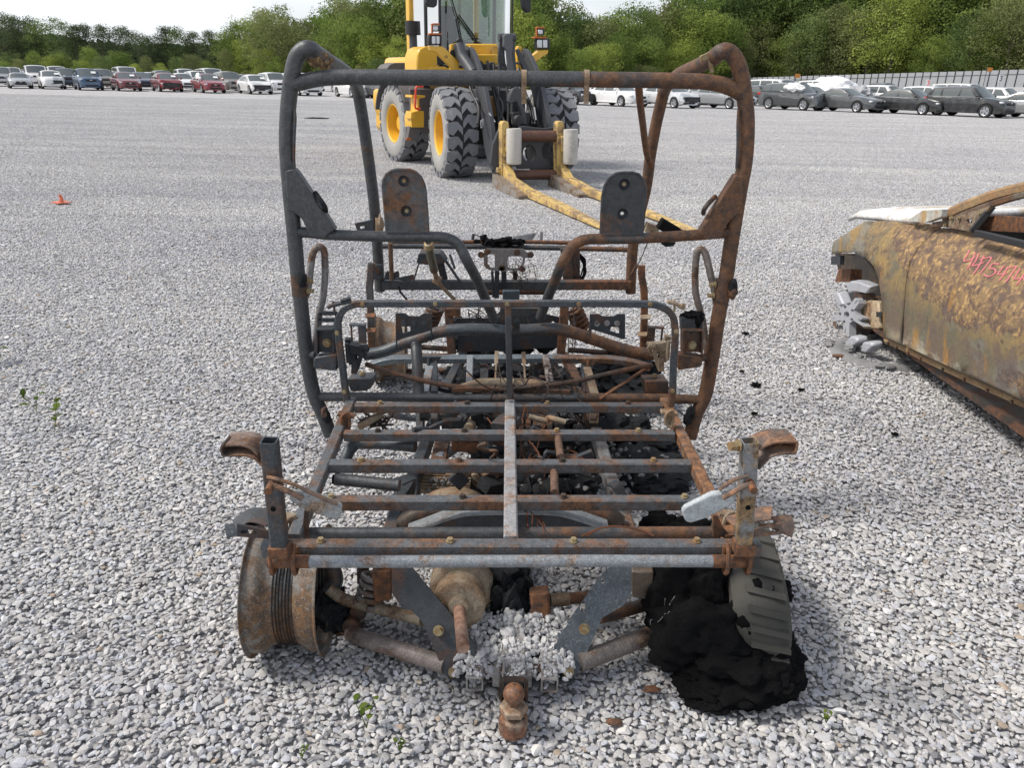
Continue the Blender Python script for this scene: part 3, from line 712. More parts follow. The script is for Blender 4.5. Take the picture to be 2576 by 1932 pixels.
def wig(x0, y0, x1, y1, Y0, Y1, j=14, n=5):
    out = []
    for i in range(n):
        t = i / (n - 1); a = j * (1 if 0 < i < n - 1 else .3)
        out.append(at(x0 + (x1 - x0) * t + rnd.gauss(0, a), y0 + (y1 - y0) * t + rnd.gauss(0, a), Y0 + (Y1 - Y0) * t + rnd.gauss(0, .02)))
    return out
wires('burnt_wiring', 9, lambda k: wig(rnd.uniform(1210, 1480), rnd.uniform(1020, 1100), rnd.uniform(1220, 1520), rnd.uniform(1120, 1230), 2.45, 2.1), M_COPPER)
wires('burnt_wiring', 5, lambda k: wig(1320 + k * 9, 1280, 1332 + k * 12, 1345, 1.85, 1.75, 4), M_COPPER)
wires('burnt_wiring', 2, lambda k: [at(*ZF(620 + 30 * k, 1020), 1.70), at(*ZF(760, 962), 1.71), at(*ZF(900, 955), 1.71), at(*ZF(1040, 985), 1.71), at(*ZF(1120, 1020), 1.70)], M_COPPER, .002)
wires('burnt_wiring', 10, lambda k: crv([at(900 + rnd.gauss(25, 15), 1048 + rnd.gauss(0, 10), 2.5), at(935 + rnd.gauss(0, 15), 1060 + rnd.gauss(0, 12), 2.48), at(960 + rnd.gauss(0, 15), 1050 + rnd.gauss(0, 12), 2.5), at(950 + rnd.gauss(0, 15), 1075 + rnd.gauss(0, 12), 2.46)], 3), M_WIRE, .003)
T('burnt_strut', tr(ZE, [(1060, 275, 2.45), (1120, 240, 2.45), (1190, 200, 2.47), (1225, 180, 2.48)]), .012, M_TAN)

# ---- seat frame, floor and controls between the headboard and the dash
seatL = tr(ZC, [(700, 985), (780, 975), (860, 955), (950, 920), (1050, 885), (1150, 848), (1250, 818), (1350, 802), (1500, 795), (1660, 800), (1800, 812)], 2.76)
seatR = tr(ZD, [(200, 800), (270, 800), (420, 790), (500, 795), (600, 820), (720, 860), (850, 905), (960, 940), (1060, 965), (1200, 985)], 2.76)
T('seat_base_tube', seatL, .0225, M_STB); T('seat_base_tube', seatR, .0225, M_ST)
for Z, p, h, fl in ((ZC, [(935, 675), (1000, 675), (1015, 682), (1035, 697), (1110, 697), (1130, 682), (1145, 675), (1195, 675), (1200, 800), (1195, 805), (985, 862), (945, 880), (945, 940), (935, 940)], [(978, 772), (1043, 772), (1045, 808), (988, 825)], ((1198, 675), (1203, 880))),
                   (ZD, [(728, 680), (790, 680), (805, 690), (818, 697), (900, 697), (915, 688), (930, 680), (985, 680), (985, 860), (972, 868), (725, 790)], [(880, 775), (940, 778), (940, 828), (872, 806)], ((726, 680), (720, 870)))):
    o = MB().plate(tr(Z, p, 2.72), [tr(Z, h, 2.72)], .006, (0, 1, 0)).build('seat_bracket', M_DARK, UTV, 30)
    MB().bar(at(*Z(*fl[0]), 2.725), at(*Z(*fl[1]), 2.725), .02, .004, up=(1, 0, 0)).build('bracket_flange', M_DARK, o)
    for x, y in (((992, 745), (1072, 750), (1148, 748)) if Z is ZC else ((775, 752), (850, 748), (925, 750))):
        bolt(at(*Z(x, y), 2.716), o, .008, (0, -1, 0), M_STB if Z is ZC else M_ASHRIM, h=.004)
T('seat_post', tr(ZC, [(1085, 905, 2.74), (1092, 1000, 2.7), (1100, 1150, 2.65), (1110, 1300, 2.61)]), .0205, M_ST)
b = MB(); b.sweep(crv(tr(ZC, [(755, 1062), (830, 1035), (900, 1022), (960, 1018), (1200, 1018), (1760, 1016)], 3.0) + tr(ZD, [(200, 1014), (600, 1016), (820, 1018), (930, 1026), (1040, 1045), (1165, 1080)], 3.0), 3), rect(.05, .024, .003), up=(0, 0, 1))
b.build('seat_floor_bar', burnt('floor_bar_steel', clean=(.17, .20, .22), amt=.35, xr=(-.1, .6), scale=9, pale=.3), UTV, 30)
def fl(name, Z, p0, p1, w, h, mat, Y0, Y1):
    a, b_ = at(*Z(*p0), Y0), at(*Z(*p1), Y1); return MB().bar(a, b_, w, h).build(name, mat, UTV, 30)
fl('floor_rib', ZK, (1565, 330), (1545, 900), .026, .025, M_ASHRIM, 2.98, 2.64)
fl('floor_rib', ZL, (565, 300), (630, 650), .026, .025, burnt('flaking_rib', clean=(.36, .33, .31), amt=.5, scale=14, pale=.6), 2.98, 2.75)
fl('floor_rib', ZK, (1000, 460), (930, 820), .03, .012, M_ASHRIM, 2.9, 2.66); fl('floor_rib', ZK, (1060, 420), (1065, 850), .03, .03, M_DARK, 2.95, 2.68)
fl('floor_rib', ZL, (1090, 440), (1190, 790), .032, .016, M_TAN, 2.92, 2.64); fl('floor_rib', ZL, (1040, 430), (1075, 780), .02, .03, M_DARK, 2.95, 2.68)
for Z, p in ((ZK, [(880, 310), (1170, 310), (1100, 395), (910, 395)]), (ZL, [(955, 305), (1245, 305), (1165, 385), (1030, 385)])):
    MB().plate(tr(Z, p, 2.96), t=.02, d=(0, 1, 0)).build('seat_hook_plate', M_STRAP if Z is ZL else M_ST, UTV, 30)
    x = 990 if Z is ZK else 1105; MB().tube(tr(Z, [(x, 330, 2.94), (x, 460, 2.93)]), .008, 8).build('hook_pin', M_DARK if Z is ZK else M_RUST, UTV)
T('exhaust_pipe', tr(ZK, [(1400, 760, 2.66), (1540, 725, 2.68), (1680, 685, 2.7), (2000, 690, 2.72)]) + tr(ZL, [(200, 640, 2.72), (480, 620, 2.7), (640, 650, 2.68)]), [.006] * 3 + [.006 + .014 * min(1, i / 8) for i in range(13)] + [.02 - .014 * i / 14 for i in range(15)], M_TAN) if False else None
def taper(name, pts, rs, mat, n=14):
    P = crv(pts, 4); N = len(P); R_ = [float(np.interp(i / (N - 1), np.linspace(0, 1, len(rs)), rs)) for i in range(N)]
    return MB().tube(P, R_, n).build(name, mat, UTV, 50)
taper('exhaust_pipe', tr(ZK, [(1400, 740, 2.68), (1540, 715, 2.7), (1700, 690, 2.72), (2050, 690, 2.73)]) + tr(ZL, [(300, 630, 2.72), (480, 630, 2.7), (640, 655, 2.68)]), [.007, .014, .02, .021, .02, .016, .008], M_TAN)
T('control_cable', tr(ZC, [(715, 1055, 2.66), (800, 1085, 2.64), (950, 1130, 2.62), (1100, 1170, 2.61), (1300, 1210, 2.61), (1500, 1232, 2.61), (1780, 1242, 2.61)]) + tr(ZD, [(200, 1232, 2.61), (420, 1210, 2.61), (620, 1180, 2.62), (820, 1135, 2.64), (1000, 1095, 2.66), (1180, 1062, 2.7)]), .0095, M_RUSTD)
fl('flat_stay', ZD, (1185, 1058), (795, 1312), .014, .005, M_RUST, 2.72, 2.58)
fl('flat_stay', ZK, (1310, 775), (1900, 770), .02, .02, M_RUSTD, 2.6, 2.62); fl('flat_stay', ZL, (100, 700), (880, 735), .02, .02, M_RUSTD, 2.63, 2.6)
for Z, x in ((ZK, 1935), (ZL, 285)):
    a = at(*Z(x, 240 if Z is ZK else 230), 2.9); c = at(*Z(x - 20 if Z is ZK else x + 20, 620 if Z is ZK else 560), 2.82)
    b = MB(); b.bar(a, a.lerp(c, .45), .016, .006, up=(0, 1, 0)); b.bar(a.lerp(c, .4), c, .007, .007); b.build('buckle_stalk', M_TAN, UTV)
b = MB()
for k in range(9): b.bar(at(*ZK(1712 + k * 12, 430), 2.88), at(*ZK(1712 + k * 12, 620), 2.84), .0035, .006, up=(0, 1, 0))
b.plate(tr(ZK, [(1700, 420), (1805, 420), (1805, 630), (1700, 630)], 2.87), t=.006, d=(0, 1, 0)); b.build('foot_pedal', M_DARK, UTV)
for Z, q, mt in ((ZC, [(590, 1140), (780, 1140), (765, 1185), (765, 1215), (620, 1230), (600, 1180)], M_STB), (ZD, [(1115, 1155), (1290, 1155), (1290, 1285), (1130, 1285)], M_RUSTD)):
    P = tr(Z, q, 2.7); o = MB().plate(P, t=.10, d=(0, 1, -.1)).build('step_box', mt, UTV, 30, .004)
    bolt((P[0] + P[1]) / 2 + Vector((0, 0, .004)), o, .009)
MB().plate(tr(ZC, [(600, 1205), (745, 1205), (730, 1240), (620, 1250)], 2.68), t=.03, d=(0, 1, 0)).build('step_bracket', M_DARK, UTV, 30)
# latch mechanisms on both sides behind the headboard
for Z, cx, cy, s, mt in ((ZC, 640, 980, 1, M_DARK), (ZD, 1240, 960, -1, M_TAN)):
    b = MB()
    for dx, dy, w, h_, a in ((0, -40, .05, .03, .2), (-30, 20, .03, .05, -.2), (45, -10, .035, .025, .4), (25, 50, .014, .07, .35), (-50, -60, .02, .06, -.1), (-10, 90, .02, .05, .1)):
        b.box(at(*Z(cx + s * dx, cy + dy), 2.62 + abs(dx) * .0008), (w, .03, h_), Matrix.Rotation(a * s, 3, 'Y'))
    b.tube(tr(Z, [(cx - s * 70, cy - 80, 2.6), (cx - s * 60, cy + 60, 2.6)]), .007, 8)
    b.helix(at(*Z(cx + s * 30, cy - 45), 2.6), at(*Z(cx + s * 90, cy - 45), 2.6), .012, .003, 5)
    b.build('latch_mechanism', mt, UTV)
# ---- dash, steering and front frame
T('windscreen_tube', [at(958, 619, 3.74), at(1270, 621, 3.76), at(1588, 628, 3.74)], .0125, M_ST)
T('front_bar', [at(1120, 609, 3.95), at(1300, 608, 3.96), at(1450, 611, 3.95)], .0105, M_RUST); T('front_bar', [at(985, 609, 3.95), at(1130, 611, 3.95)], .009, M_RUSTD)
MB().bar(at(962, 716, 3.6), at(1586, 716, 3.6), .04, .045).build('dash_beam', burnt('beam_steel', clean=(.075, .08, .085), rust=(.2, .08, .035), amt=.35, scale=8, xr=(-.1, .6)), UTV, 30)
T('dash_lower_tube', [at(1205, 735, 3.75), at(1260, 733, 3.75), at(1395, 733, 3.75)], .017, M_RUSTD)
for pts, r, mt in (([(1077, 612, 3.28), (1083, 640, 3.36), (1092, 680, 3.46)], .019, burnt('column_steel', clean=(.19, .17, .13), amt=.35, scale=10)), ([(1093, 680, 3.46), (1098, 702, 3.5), (1105, 716, 3.52)], .012, M_TAN), ([(1103, 712, 3.5), (1125, 735, 3.55), (1142, 752, 3.6)], .009, M_TAN)):
    T('steering_column', [at(*p) for p in pts], r, mt)
b = MB(); b.lathe([(.012, -.02), (.02, -.016), (.02, -.004), (.023, 0), (.023, .01), (.012, .014)], at(1079, 618, 3.28), (.03, .35, -.5), 14); b.build('steering_nut', M_ZINC, UTV)
MB().box(at(1100, 704, 3.5), (.035, .03, .04), Matrix.Rotation(.5, 3, 'Y')).build('steering_joint', M_TAN, UTV, 30, .005)
o = MB().plate(tr(ZI, [(835, 530), (862, 405), (900, 395), (1150, 400), (1175, 415), (1245, 525), (1200, 535), (1110, 565), (1000, 560)], 3.62), t=.10, d=(0, 1, 0)).build('dash_cowl', M_DARK, UTV, 30, .006)
for p0, p1, r in (((860, 535), (760, 860), .004), ((1210, 510), (1430, 830), .007), ((1280, 440), (1350, 640), .006)): MB().tube([at(*ZI(*p0), 3.6), at(*ZI(*p1), 3.58)], r, 8).build('cowl_stay', M_DARK, UTV)
MB().bar(at(*ZI(1150, 560), 3.66), at(*ZI(1205, 790), 3.66), .034, .02, up=(0, 1, 0)).build('cowl_leg', M_DARK, UTV, 30)
M_WOODY = burnt('flaking_rod', clean=(.20, .15, .11), rust=(.27, .13, .07), amt=.6, scale=14)
MB().tube(tr(ZI, [(455, 280, 3.5), (460, 500, 3.52), (475, 800, 3.55)]), .011, 8).build('flaking_post', M_WOODY, UTV)
for Z, p in ((ZI, [(370, 790), (385, 690), (415, 675), (440, 690), (445, 790)]), (ZI, [(500, 790), (505, 690), (560, 668), (575, 690), (580, 790)])): MB().plate(tr(Z, p, 3.57), t=.008, d=(0, 1, 0)).build('dash_tab', M_DARK, UTV)
o = MB().plate(tr(ZI, [(205, 570), (355, 570), (360, 780), (205, 780)], 3.58), t=.03, d=(0, 1, 0)).build('hinge_box', M_DARK, UTV, 30, .004)
for Z, q in ((ZC, [(755, 300, 3.42), (745, 420, 3.42), (738, 480, 3.42), (745, 560, 3.42), (750, 720, 3.42), (755, 960, 3.42)]), (ZD, [(1108, 318, 3.42), (1108, 400, 3.42), (1125, 500, 3.42), (1128, 700, 3.42), (1122, 820, 3.42), (1120, 950, 3.42)])):
    P = tr(Z, q); MB().sweep(crv(P, 3), rect(.032, .024, .004), up=(0, 1, 0)).build('door_post', M_RUST if Z is ZD else burnt('post_steel', clean=(.12, .12, .12), amt=.65, scale=7), UTV, 30)
for Z, x, y, s in ((ZC, 650, 760, -1), (ZD, 1215, 780, 1)):
    b = MB(); c = at(*Z(x, y), 3.38); b.box(c, (.075, .03, .006)); b.box(c - Vector((0, 0, .085)), (.075, .03, .006)); b.tube([c + Vector((s * .03, 0, 0)), c + Vector((s * .03, 0, -.085))], .005, 8); b.box(c + Vector((-s * .02, 0, -.042)), (.035, .012, .085))
    b.build('door_hinge', M_STB if s < 0 else M_RUSTD, UTV)
for Z, x, y in ((ZC, 745, 690), (ZC, 750, 800), (ZD, 1140, 700), (ZD, 1115, 830)): MB().plate([at(*Z(x - 40, y - 8), 3.40), at(*Z(x + 40, y - 14), 3.40), at(*Z(x + 30, y + 18), 3.36), at(*Z(x - 30, y + 18), 3.36)], t=.006).build('torn_bracket', M_RUST if Z is ZC else M_TAN, UTV)
for x, y, Y in ((930, 850, 3.38), (1595, 845, 3.38)): T('post_tie', [at(957 if x < 1288 else 1590, 690, 3.6), at(940 if x < 1288 else 1602, 668, 3.45)], .008, M_RUST)
# instrument plate with two windows
ip = [(1700, 445), (1725, 425), (1760, 420), (1770, 370), (1800, 358), (2212, 362)]
p3 = tr(ZI, ip, 3.5) + tr(ZJ, [(430, 365), (455, 400), (495, 420), (540, 425), (550, 450), (520, 475), (450, 490), (440, 560), (380, 655), (330, 662), (20, 665)], 3.5) + tr(ZI, [(1850, 660), (1790, 640), (1755, 590), (1748, 470), (1715, 465)], 3.5)
o = MB().plate(p3, [tr(ZI, [(1808, 435), (1890, 435), (1905, 460), (1905, 620), (1850, 625), (1808, 570)], 3.5), tr(ZJ, [(205, 480), (230, 465), (395, 468), (412, 490), (410, 570), (360, 628), (230, 635), (205, 600)], 3.5)], .006, (0, 1, 0)).build('instrument_plate', burnt('plate_steel', clean=(.23, .21, .20), rust=(.3, .18, .12), amt=.4, scale=16, metal=.2), UTV, 30)
for Z, x, y in ((ZI, 1715, 445), (ZI, 1800, 405), (ZI, 2005, 630), (ZJ, 335, 410), (ZJ, 525, 445), (ZJ, 125, 632), (ZJ, 410, 645)): bolt(at(*Z(x, y), 3.496), o, .011, (0, -1, 0), M_RUSTD if x != 2005 and x != 125 else M_ZINC)
for Z, x0, y0, x1, y1, w in ((ZI, 1935, 660, 1935, 1040, .02), (ZI, 2030, 670, 2030, 900, .02), (ZJ, 60, 665, 55, 1040, .02), (ZJ, 150, 665, 160, 900, .024), (ZJ, 300, 665, 310, 780, .02), (ZI, 1870, 670, 1890, 1030, .012)):
    MB().bar(at(*Z(x0, y0), 3.52), at(*Z(x1, y1), 3.55), w, .02, up=(0, 1, 0)).build('plate_leg', M_DARK, UTV, 30)
MB().plate(tr(ZJ, [(135, 940), (370, 940), (370, 1060), (135, 1060)], 3.3), t=.03, d=(0, 1, 0)).build('control_box', burnt('box_steel', clean=(.09, .11, .13), amt=.1, scale=9), UTV, 30, .003)
b = MB()
for k in range(26): b.lump(at(rnd.gauss(1262, 26), rnd.gauss(609, 4.5), 3.72 + rnd.gauss(0, .03)), (rnd.uniform(.012, .03), .02, rnd.uniform(.008, .018)), k, 2, .7, 3)
for k in range(10): b.tube(crv(wig(1225 + k * 4, 606, 1300 + k * 2, 612, 3.7, 3.7, 6), 3), .005, 6)
tag(b.build('charred_harness', M_CHAR, UTV), kind='stuff')
for k in range(2):
    P = [at(1222 + 130 * k, 607 - 12 * k, 4.05), at(1250 + 120 * k, 601 - 14 * k, 4.06), at(1340 + 25 * k, 588 - 2 * k, 4.08)]
b = MB()
for k in range(5): b.bar(at(1240 + k * 10, 606 - k * 1.0, 4.0), at(1352 - k * 3, 585 + k * 4.2, 4.02), .012, .006, up=(0, .4, 1))
b.box(at(1362, 594, 4.02), (.014, .05, .055)); b.build('radiator_fins', burnt('alloy_fins', clean=(.4, .4, .4), amt=.1, scale=12, metal=.4, pale=.3), UTV)
MB().tube([at(1191, 588, 4.05), at(1189, 604, 4.05)], .008, 8).build('radiator_peg', M_STB, UTV); MB().tube([at(1192, 588, 4.05), at(1225, 603, 4.05)], .003, 6).build('radiator_stay', M_STB, UTV)
for Z, q, mt in ((ZD, [(540, 190, 3.66), (560, 420, 3.66)], M_RUSTD), (ZD, [(610, 190, 3.7), (610, 420, 3.7)], M_DARK), (ZD, [(560, 240, 3.68), (600, 400, 3.68)], M_DARK)):
    P = tr(Z, q); MB().bar(P[0], P[1], .05, .02, up=(0, 1, 0)).build('front_upright', mt, UTV, 30)
b = MB()
for k in range(16): b.tube(crv([at(*ZD(600 + rnd.gauss(10, 10), 220 + rnd.gauss(0, 20)), 3.75), at(*ZD(670 + rnd.gauss(0, 10), 270), 3.75), at(*ZD(685 + rnd.gauss(0, 6), 360), 3.74), at(*ZD(660 + rnd.gauss(0, 12), 440), 3.72)], 4), .004, 6)
b.build('charred_hose', M_CHAR, UTV)
for x0, x1, mt in ((1119, 1143, M_RUSTD), (1414, 1432, M_RUST)):
    MB().bar(at((x0 + x1) / 2 - 3, 772, 3.66), at((x0 + x1) / 2 + 6 * (1 if x0 < 1288 else -2), 890, 3.62), .042, .03, up=(0, 1, 0)).build('front_frame_post', mt, UTV, 30)
MB().plate(tr(ZI, [(1225, 1190), (1430, 1190), (1430, 1310), (1225, 1275)], 3.63), t=.03, d=(0, 1, 0)).build('front_bracket', M_RUST, UTV, 30)
for q in ([(1152, 800), (1270, 800), (1270, 884), (1152, 884)], [(1284, 770), (1418, 800), (1418, 872), (1284, 880)]):
    hs = [circ(at(q[0][0] + (q[1][0] - q[0][0]) * a, q[0][1] + 70 * b__, 3.7), .008, 10) for a, b__ in ((.25, .4), (.6, .35), (.8, .6))]
    MB().plate([at(x, y, 3.7) for x, y in q], hs, .008, (0, 1, 0)).build('front_bulkhead', M_DARK, UTV, 30)
b = MB()
for k in range(40): b.lump(at(rnd.uniform(1150, 1420), rnd.uniform(800, 895), 3.75 + rnd.random() * .3), (rnd.uniform(.02, .05),) * 3, k, 2, .7, 2.5)
for k in range(30): b.lump(at(rnd.uniform(1170, 1400), rnd.uniform(905, 985), 3.1 + rnd.random() * .4), (rnd.uniform(.02, .05), .03, rnd.uniform(.015, .035)), k + 50, 2, .7, 2.5)
tag(b.build('melted_front_parts', M_SOOT, UTV, 25), kind='stuff')
MB().plate(tr(ZC, [(1700, 700), (1745, 700), (1745, 800), (1690, 780), (1660, 790)], 2.9) , t=.006, d=(0, 1, 0)).build('centre_bracket', M_STB, UTV)
o = MB().plate(tr(ZJ, [(100, 1170), (700, 1180), (600, 1240), (500, 1250), (480, 1330), (500, 1440), (400, 1530), (100, 1530)], 2.88), t=.03, d=(0, 1, 0)).build('seat_pan_plate', burnt('pan_steel', clean=(.07, .075, .075), amt=.3, scale=9), UTV, 30); bolt(at(*ZJ(340, 1390), 2.864), o, .012, (0, -1, 0), M_STB)
# front springs, hubs, arms
for Z, p0, p1 in ((ZD, (600, 640), (715, 890)), (ZC, (1235, 630), (1140, 860))):
    a, b_ = at(*Z(*p0), 3.72), at(*Z(*p1), 3.74); b = MB(); b.helix(a, a.lerp(b_, .75), .038, .0095, 6); b.tube([a, b_], .02, 12); b.build('front_shock', M_RUST if Z is ZD else M_RUSTD, UTV)
def rim(name, cx, Y, z, xo, xi, R_, mat, tilt=0):
    """wheel rim lying on its axle along x, from outer flange xo to inner flange xi"""
    w = xi - xo; pr_ = [(R_, 0), (R_ * 1.0, .012), (R_ * .965, .02), (R_ * .93, .03), (R_ * .925, .14), (R_ * .9, .20), (R_ * .82, .28), (R_ * .79, .36), (R_ * .78, .60), (R_ * .80, .66), (R_ * .86, .74), (R_ * .915, .84), (R_ * .93, .95), (R_ * .965, .97), (R_, .985), (R_, 1.0), (R_ * .97, 1.0)]
    prof = [(r, h * w) for r, h in pr_] + [(r - .006, h * w) for r, h in reversed(pr_[2:-3])] + [(R_, 0)]
    ax = Vector((math.cos(tilt), math.sin(tilt), 0)); o = MB().lathe(prof, Vector((xo, Y, z)), ax, 56).build(name, mat, UTV, 30)
    d = MB().lathe([(R_ * .79, .34 * w), (R_ * .6, .28 * w), (R_ * .35, .36 * w), (.03, .36 * w), (.03, .40 * w), (R_ * .35, .40 * w), (R_ * .6, .33 * w), (R_ * .78, .39 * w)], Vector((xo, Y, z)), ax, 40).build('rim_disc', mat, o)
    return o
rf = rim('wheel_rim', -.6, 3.82, .185, -.72, -.56, .185, M_RIM, .1)
MB().tube([at(945, 850, 3.8), at(998, 850, 3.8)], .05, 18).build('front_hub', M_TAN, UTV)
b = MB(); b.lump(at(1568, 935, 3.75), (.15, .13, .12), 4, 4, .6, 2.5); b.lump(at(1600, 975, 3.6), (.16, .16, .06), 8, 4, .6, 2.5); b.lump(at(1530, 980, 3.7), (.12, .14, .05), 18, 3, .6, 2.5); tag(b.build('burnt_front_tyre', M_SOOT, UTV, 25), kind='stuff')
for p0, p1, r, mt in (((990, 868, 3.8), (1130, 878, 3.75), .014, M_RUSTD), ((1000, 935, 3.75), (1135, 930, 3.7), .012, M_RUSTD), ((1435, 930, 3.7), (1545, 925, 3.75), .012, M_DARK), ((1430, 880, 3.72), (1560, 890, 3.78), .014, M_RUSTD), ((1010, 895, 3.6), (1130, 893, 3.6), .009, M_RUST)):
    MB().tube([at(*p0), at(*p1)], r, 10).build('front_arm', mt, UTV)
for q in ((950, 1052, .12), (990, 1058, .1), (1040, 1064, .1)): pass
T('floor_edge_tube', tr(ZE, [(1290, 175, 2.75), (1340, 195, 2.72), (1420, 208, 2.7), (1500, 212, 2.69)]), .013, M_STB); T('floor_edge_tube', tr(ZE, [(1500, 185, 2.72), (1880, 188, 2.72)]), .012, M_STB)
for x0 in (1056, 1094): MB().bar(at(x0, 1035, 2.55), at(x0 + 2, 1078, 2.5), .028, .028, up=(0, 1, 0)).build('bed_support', M_STB, UTV, 30)
MB().plate(tr(ZK, [(865, 1070), (995, 1070), (995, 1190), (865, 1190)], 2.5), [tr(ZK, [(885, 1120), (980, 1120), (980, 1180), (885, 1180)], 2.5)], .03, (0, 1, 0)).build('socket_bracket', M_ST, UTV, 30)
MB().plate(tr(ZL, [(1110, 980), (1235, 980), (1225, 1105), (1115, 1105)], 2.5), [tr(ZL, [(1125, 1010), (1220, 1010), (1210, 1090), (1125, 1090)], 2.5)], .03, (0, 1, 0)).build('socket_bracket', M_TAN, UTV, 30)
MB().plate(tr(ZK, [(1170, 1190), (1570, 1190), (1480, 1300), (1170, 1300)], 2.55), t=.03, d=(0, 1, 0)).build('under_tray', M_DARK, UTV, 30)
wires('hanging_wires', 14, lambda k: wig(rnd.uniform(1275, 1330), rnd.uniform(640, 690), rnd.uniform(1280, 1370), rnd.uniform(690, 750), 3.5, 3.55, 7), M_WIRE, .0014)
wires('hanging_wires', 12, lambda k: wig(1440 + rnd.gauss(0, 8), rnd.uniform(770, 800), 1440 + rnd.gauss(0, 8), rnd.uniform(850, 890), 3.6, 3.5, 4), M_WIRE, .0016)
wires('hanging_wires', 1, lambda k: [at(1640, 580, 2.62), at(1608, 660, 3.0), at(1575, 710, 3.3), at(1555, 730, 3.5)], M_WIRE, .0016)
wires('hanging_wires', 8, lambda k: wig(rnd.uniform(1170, 1240), rnd.uniform(770, 800), rnd.uniform(1180, 1270), rnd.uniform(800, 840), 3.3, 3.4, 8), M_WIRE, .0022)
T('loose_cable', [at(1003, 722, 3.55), at(1008, 735, 3.5), at(1022, 752, 3.4)], .005, M_CHAR)
MB().plate([at(995, 700, 3.5), at(1040, 690, 3.5), at(1042, 700, 3.5), at(1030, 712, 3.5)], t=.01, d=(0, 1, 0)).build('torn_tab', M_DARK, UTV)
for p in ([(580, 1350, 2.59), (600, 1345, 2.59)],): pass
MB().box(at(*ZB(1075, 1368), 3.55), (.06, .05, .04), Matrix.Rotation(.3, 3, 'Y')).build('clamp_block', M_TAN, UTV, 30); MB().box(at(*ZB(1195, 1365), 3.5), (.10, .06, .05), Matrix.Rotation(.5, 3, 'Y')).build('charred_clip', M_CHAR, UTV, 30, .006)
MB().plate(tr(ZB, [(1140, 1455), (1240, 1462), (1220, 1485), (1170, 1490), (1145, 1475)], 2.64), t=.03, d=(0, 1, 0)).build('charred_clip', M_SOOT, UTV)
MB().plate(tr(ZA, [(672, 1330), (770, 1310), (800, 1300), (800, 1380), (690, 1380)], 3.5), [tr(ZA, [(705, 1350), (740, 1345), (740, 1368), (705, 1370)], 3.5)], .02, (0, 1, 0)).build('charred_clip', M_DARK, UTV)
MB().lump(at(*ZA(845, 1340), 3.52), (.02, .02, .05), 3, 2, .5, 3).build('flaking_clamp', M_TAN, UTV)

# burnt engine, gearbox and floor rails that fill the middle of the frame
for k, (pts, w, h, mt) in enumerate((([(1085, 1080, .26), (1120, 985, .24), (1150, 925, .22), (1165, 895, .22)], .04, .045, M_STB), ([(1492, 1070, .26), (1462, 985, .24), (1435, 925, .22), (1420, 895, .22)], .04, .045, M_RUSTD), ([(1210, 1075, .22), (1222, 985, .2), (1230, 920, .2)], .03, .03, M_DARK), ([(1370, 1075, .22), (1352, 985, .2), (1340, 920, .2)], .03, .03, M_RUSTD))):
    MB().sweep([atz(*p) for p in pts], rect(w, h, .004)).build('floor_rail', mt, UTV, 30)
eng = MB().box(atz(1330, 1062, .16), (.24, .16, .12), Matrix.Rotation(.1, 3, 'Z')).build('engine_block', M_DARK, UTV, 30, .012)
for k in range(7): MB().bar(atz(1275 + k * 18, 1058, .235), atz(1275 + k * 18, 1085, .235), .012, .02, up=(0, 1, 0)).build('cooling_fin', M_RUSTD, eng)
for x, y, Y, r, l, mt in ((1240, 1055, 2.45, .05, .12, M_RUSTD), (1430, 1052, 2.45, .045, .10, M_DARK), (1250, 1130, 2.2, .055, .10, M_DARK), (1395, 1135, 2.2, .05, .14, M_RUSTD), (1330, 1200, 2.05, .06, .12, M_DARK), (1280, 930, 3.0, .045, .16, M_DARK), (1360, 940, 2.95, .04, .12, M_RUSTD)):
    c = atz(x, y, .15); r *= .7; MB().lathe([(.001, -l / 2), (r * .8, -l / 2), (r, -l / 2 + .012), (r, l / 2 - .012), (r * .7, l / 2), (.001, l / 2)], c, (rnd.uniform(.4, 1), rnd.uniform(-.6, .6), rnd.uniform(-.2, .3)), 18).build('drive_part', mt, UTV, 35)
for k in range(26):
    x, y = rnd.uniform(1150, 1470), rnd.uniform(905, 1235); Y = float(np.interp(y, (905, 985, 1060, 1235), (3.1, 2.75, 2.42, 1.98))) + rnd.uniform(-.04, .05)
    c = at(x, y, Y); r_ = Matrix.Rotation(rnd.uniform(-.8, .8), 3, 'Y') @ Matrix.Rotation(rnd.uniform(-.8, .8), 3, 'Z')
    MB().box(c, (rnd.uniform(.02, .11), rnd.uniform(.015, .07), rnd.uniform(.012, .05)), r_).build('burnt_bracket', rnd.choice((M_DARK, M_RUSTD, M_DARK, M_SOOT, M_RUST)), UTV, 30, .003)
for k in range(12):
    x, y = rnd.uniform(1130, 1480), rnd.uniform(905, 1200); Y = float(np.interp(y, (905, 985, 1060, 1235), (3.1, 2.75, 2.42, 1.98)))
    T('burnt_hose', wig(x, y, x + rnd.uniform(-110, 110), y + rnd.uniform(-30, 60), Y, Y - rnd.uniform(-.05, .2), 10), rnd.uniform(.005, .011), rnd.choice((M_SOOT, M_DARK, M_RUSTD, M_TAN)), 8)
wires('burnt_wiring', 30, lambda k: wig(rnd.uniform(1160, 1480), rnd.uniform(900, 1090), rnd.uniform(1160, 1500), rnd.uniform(930, 1120), 2.75, 2.5), M_WIRE, .0022)
b = MB()
for k in range(120):
    x, y = rnd.uniform(1130, 1500), rnd.uniform(930, 1060); b.lump(atz(x, y, .03 + .1 * rnd.random()), (rnd.uniform(.02, .06), rnd.uniform(.02, .06), rnd.uniform(.012, .035)), k + 300, 2, .7, 2.5)
tag(b.build('melted_debris', M_SOOT, UTV, 25), kind='stuff')
b = MB()
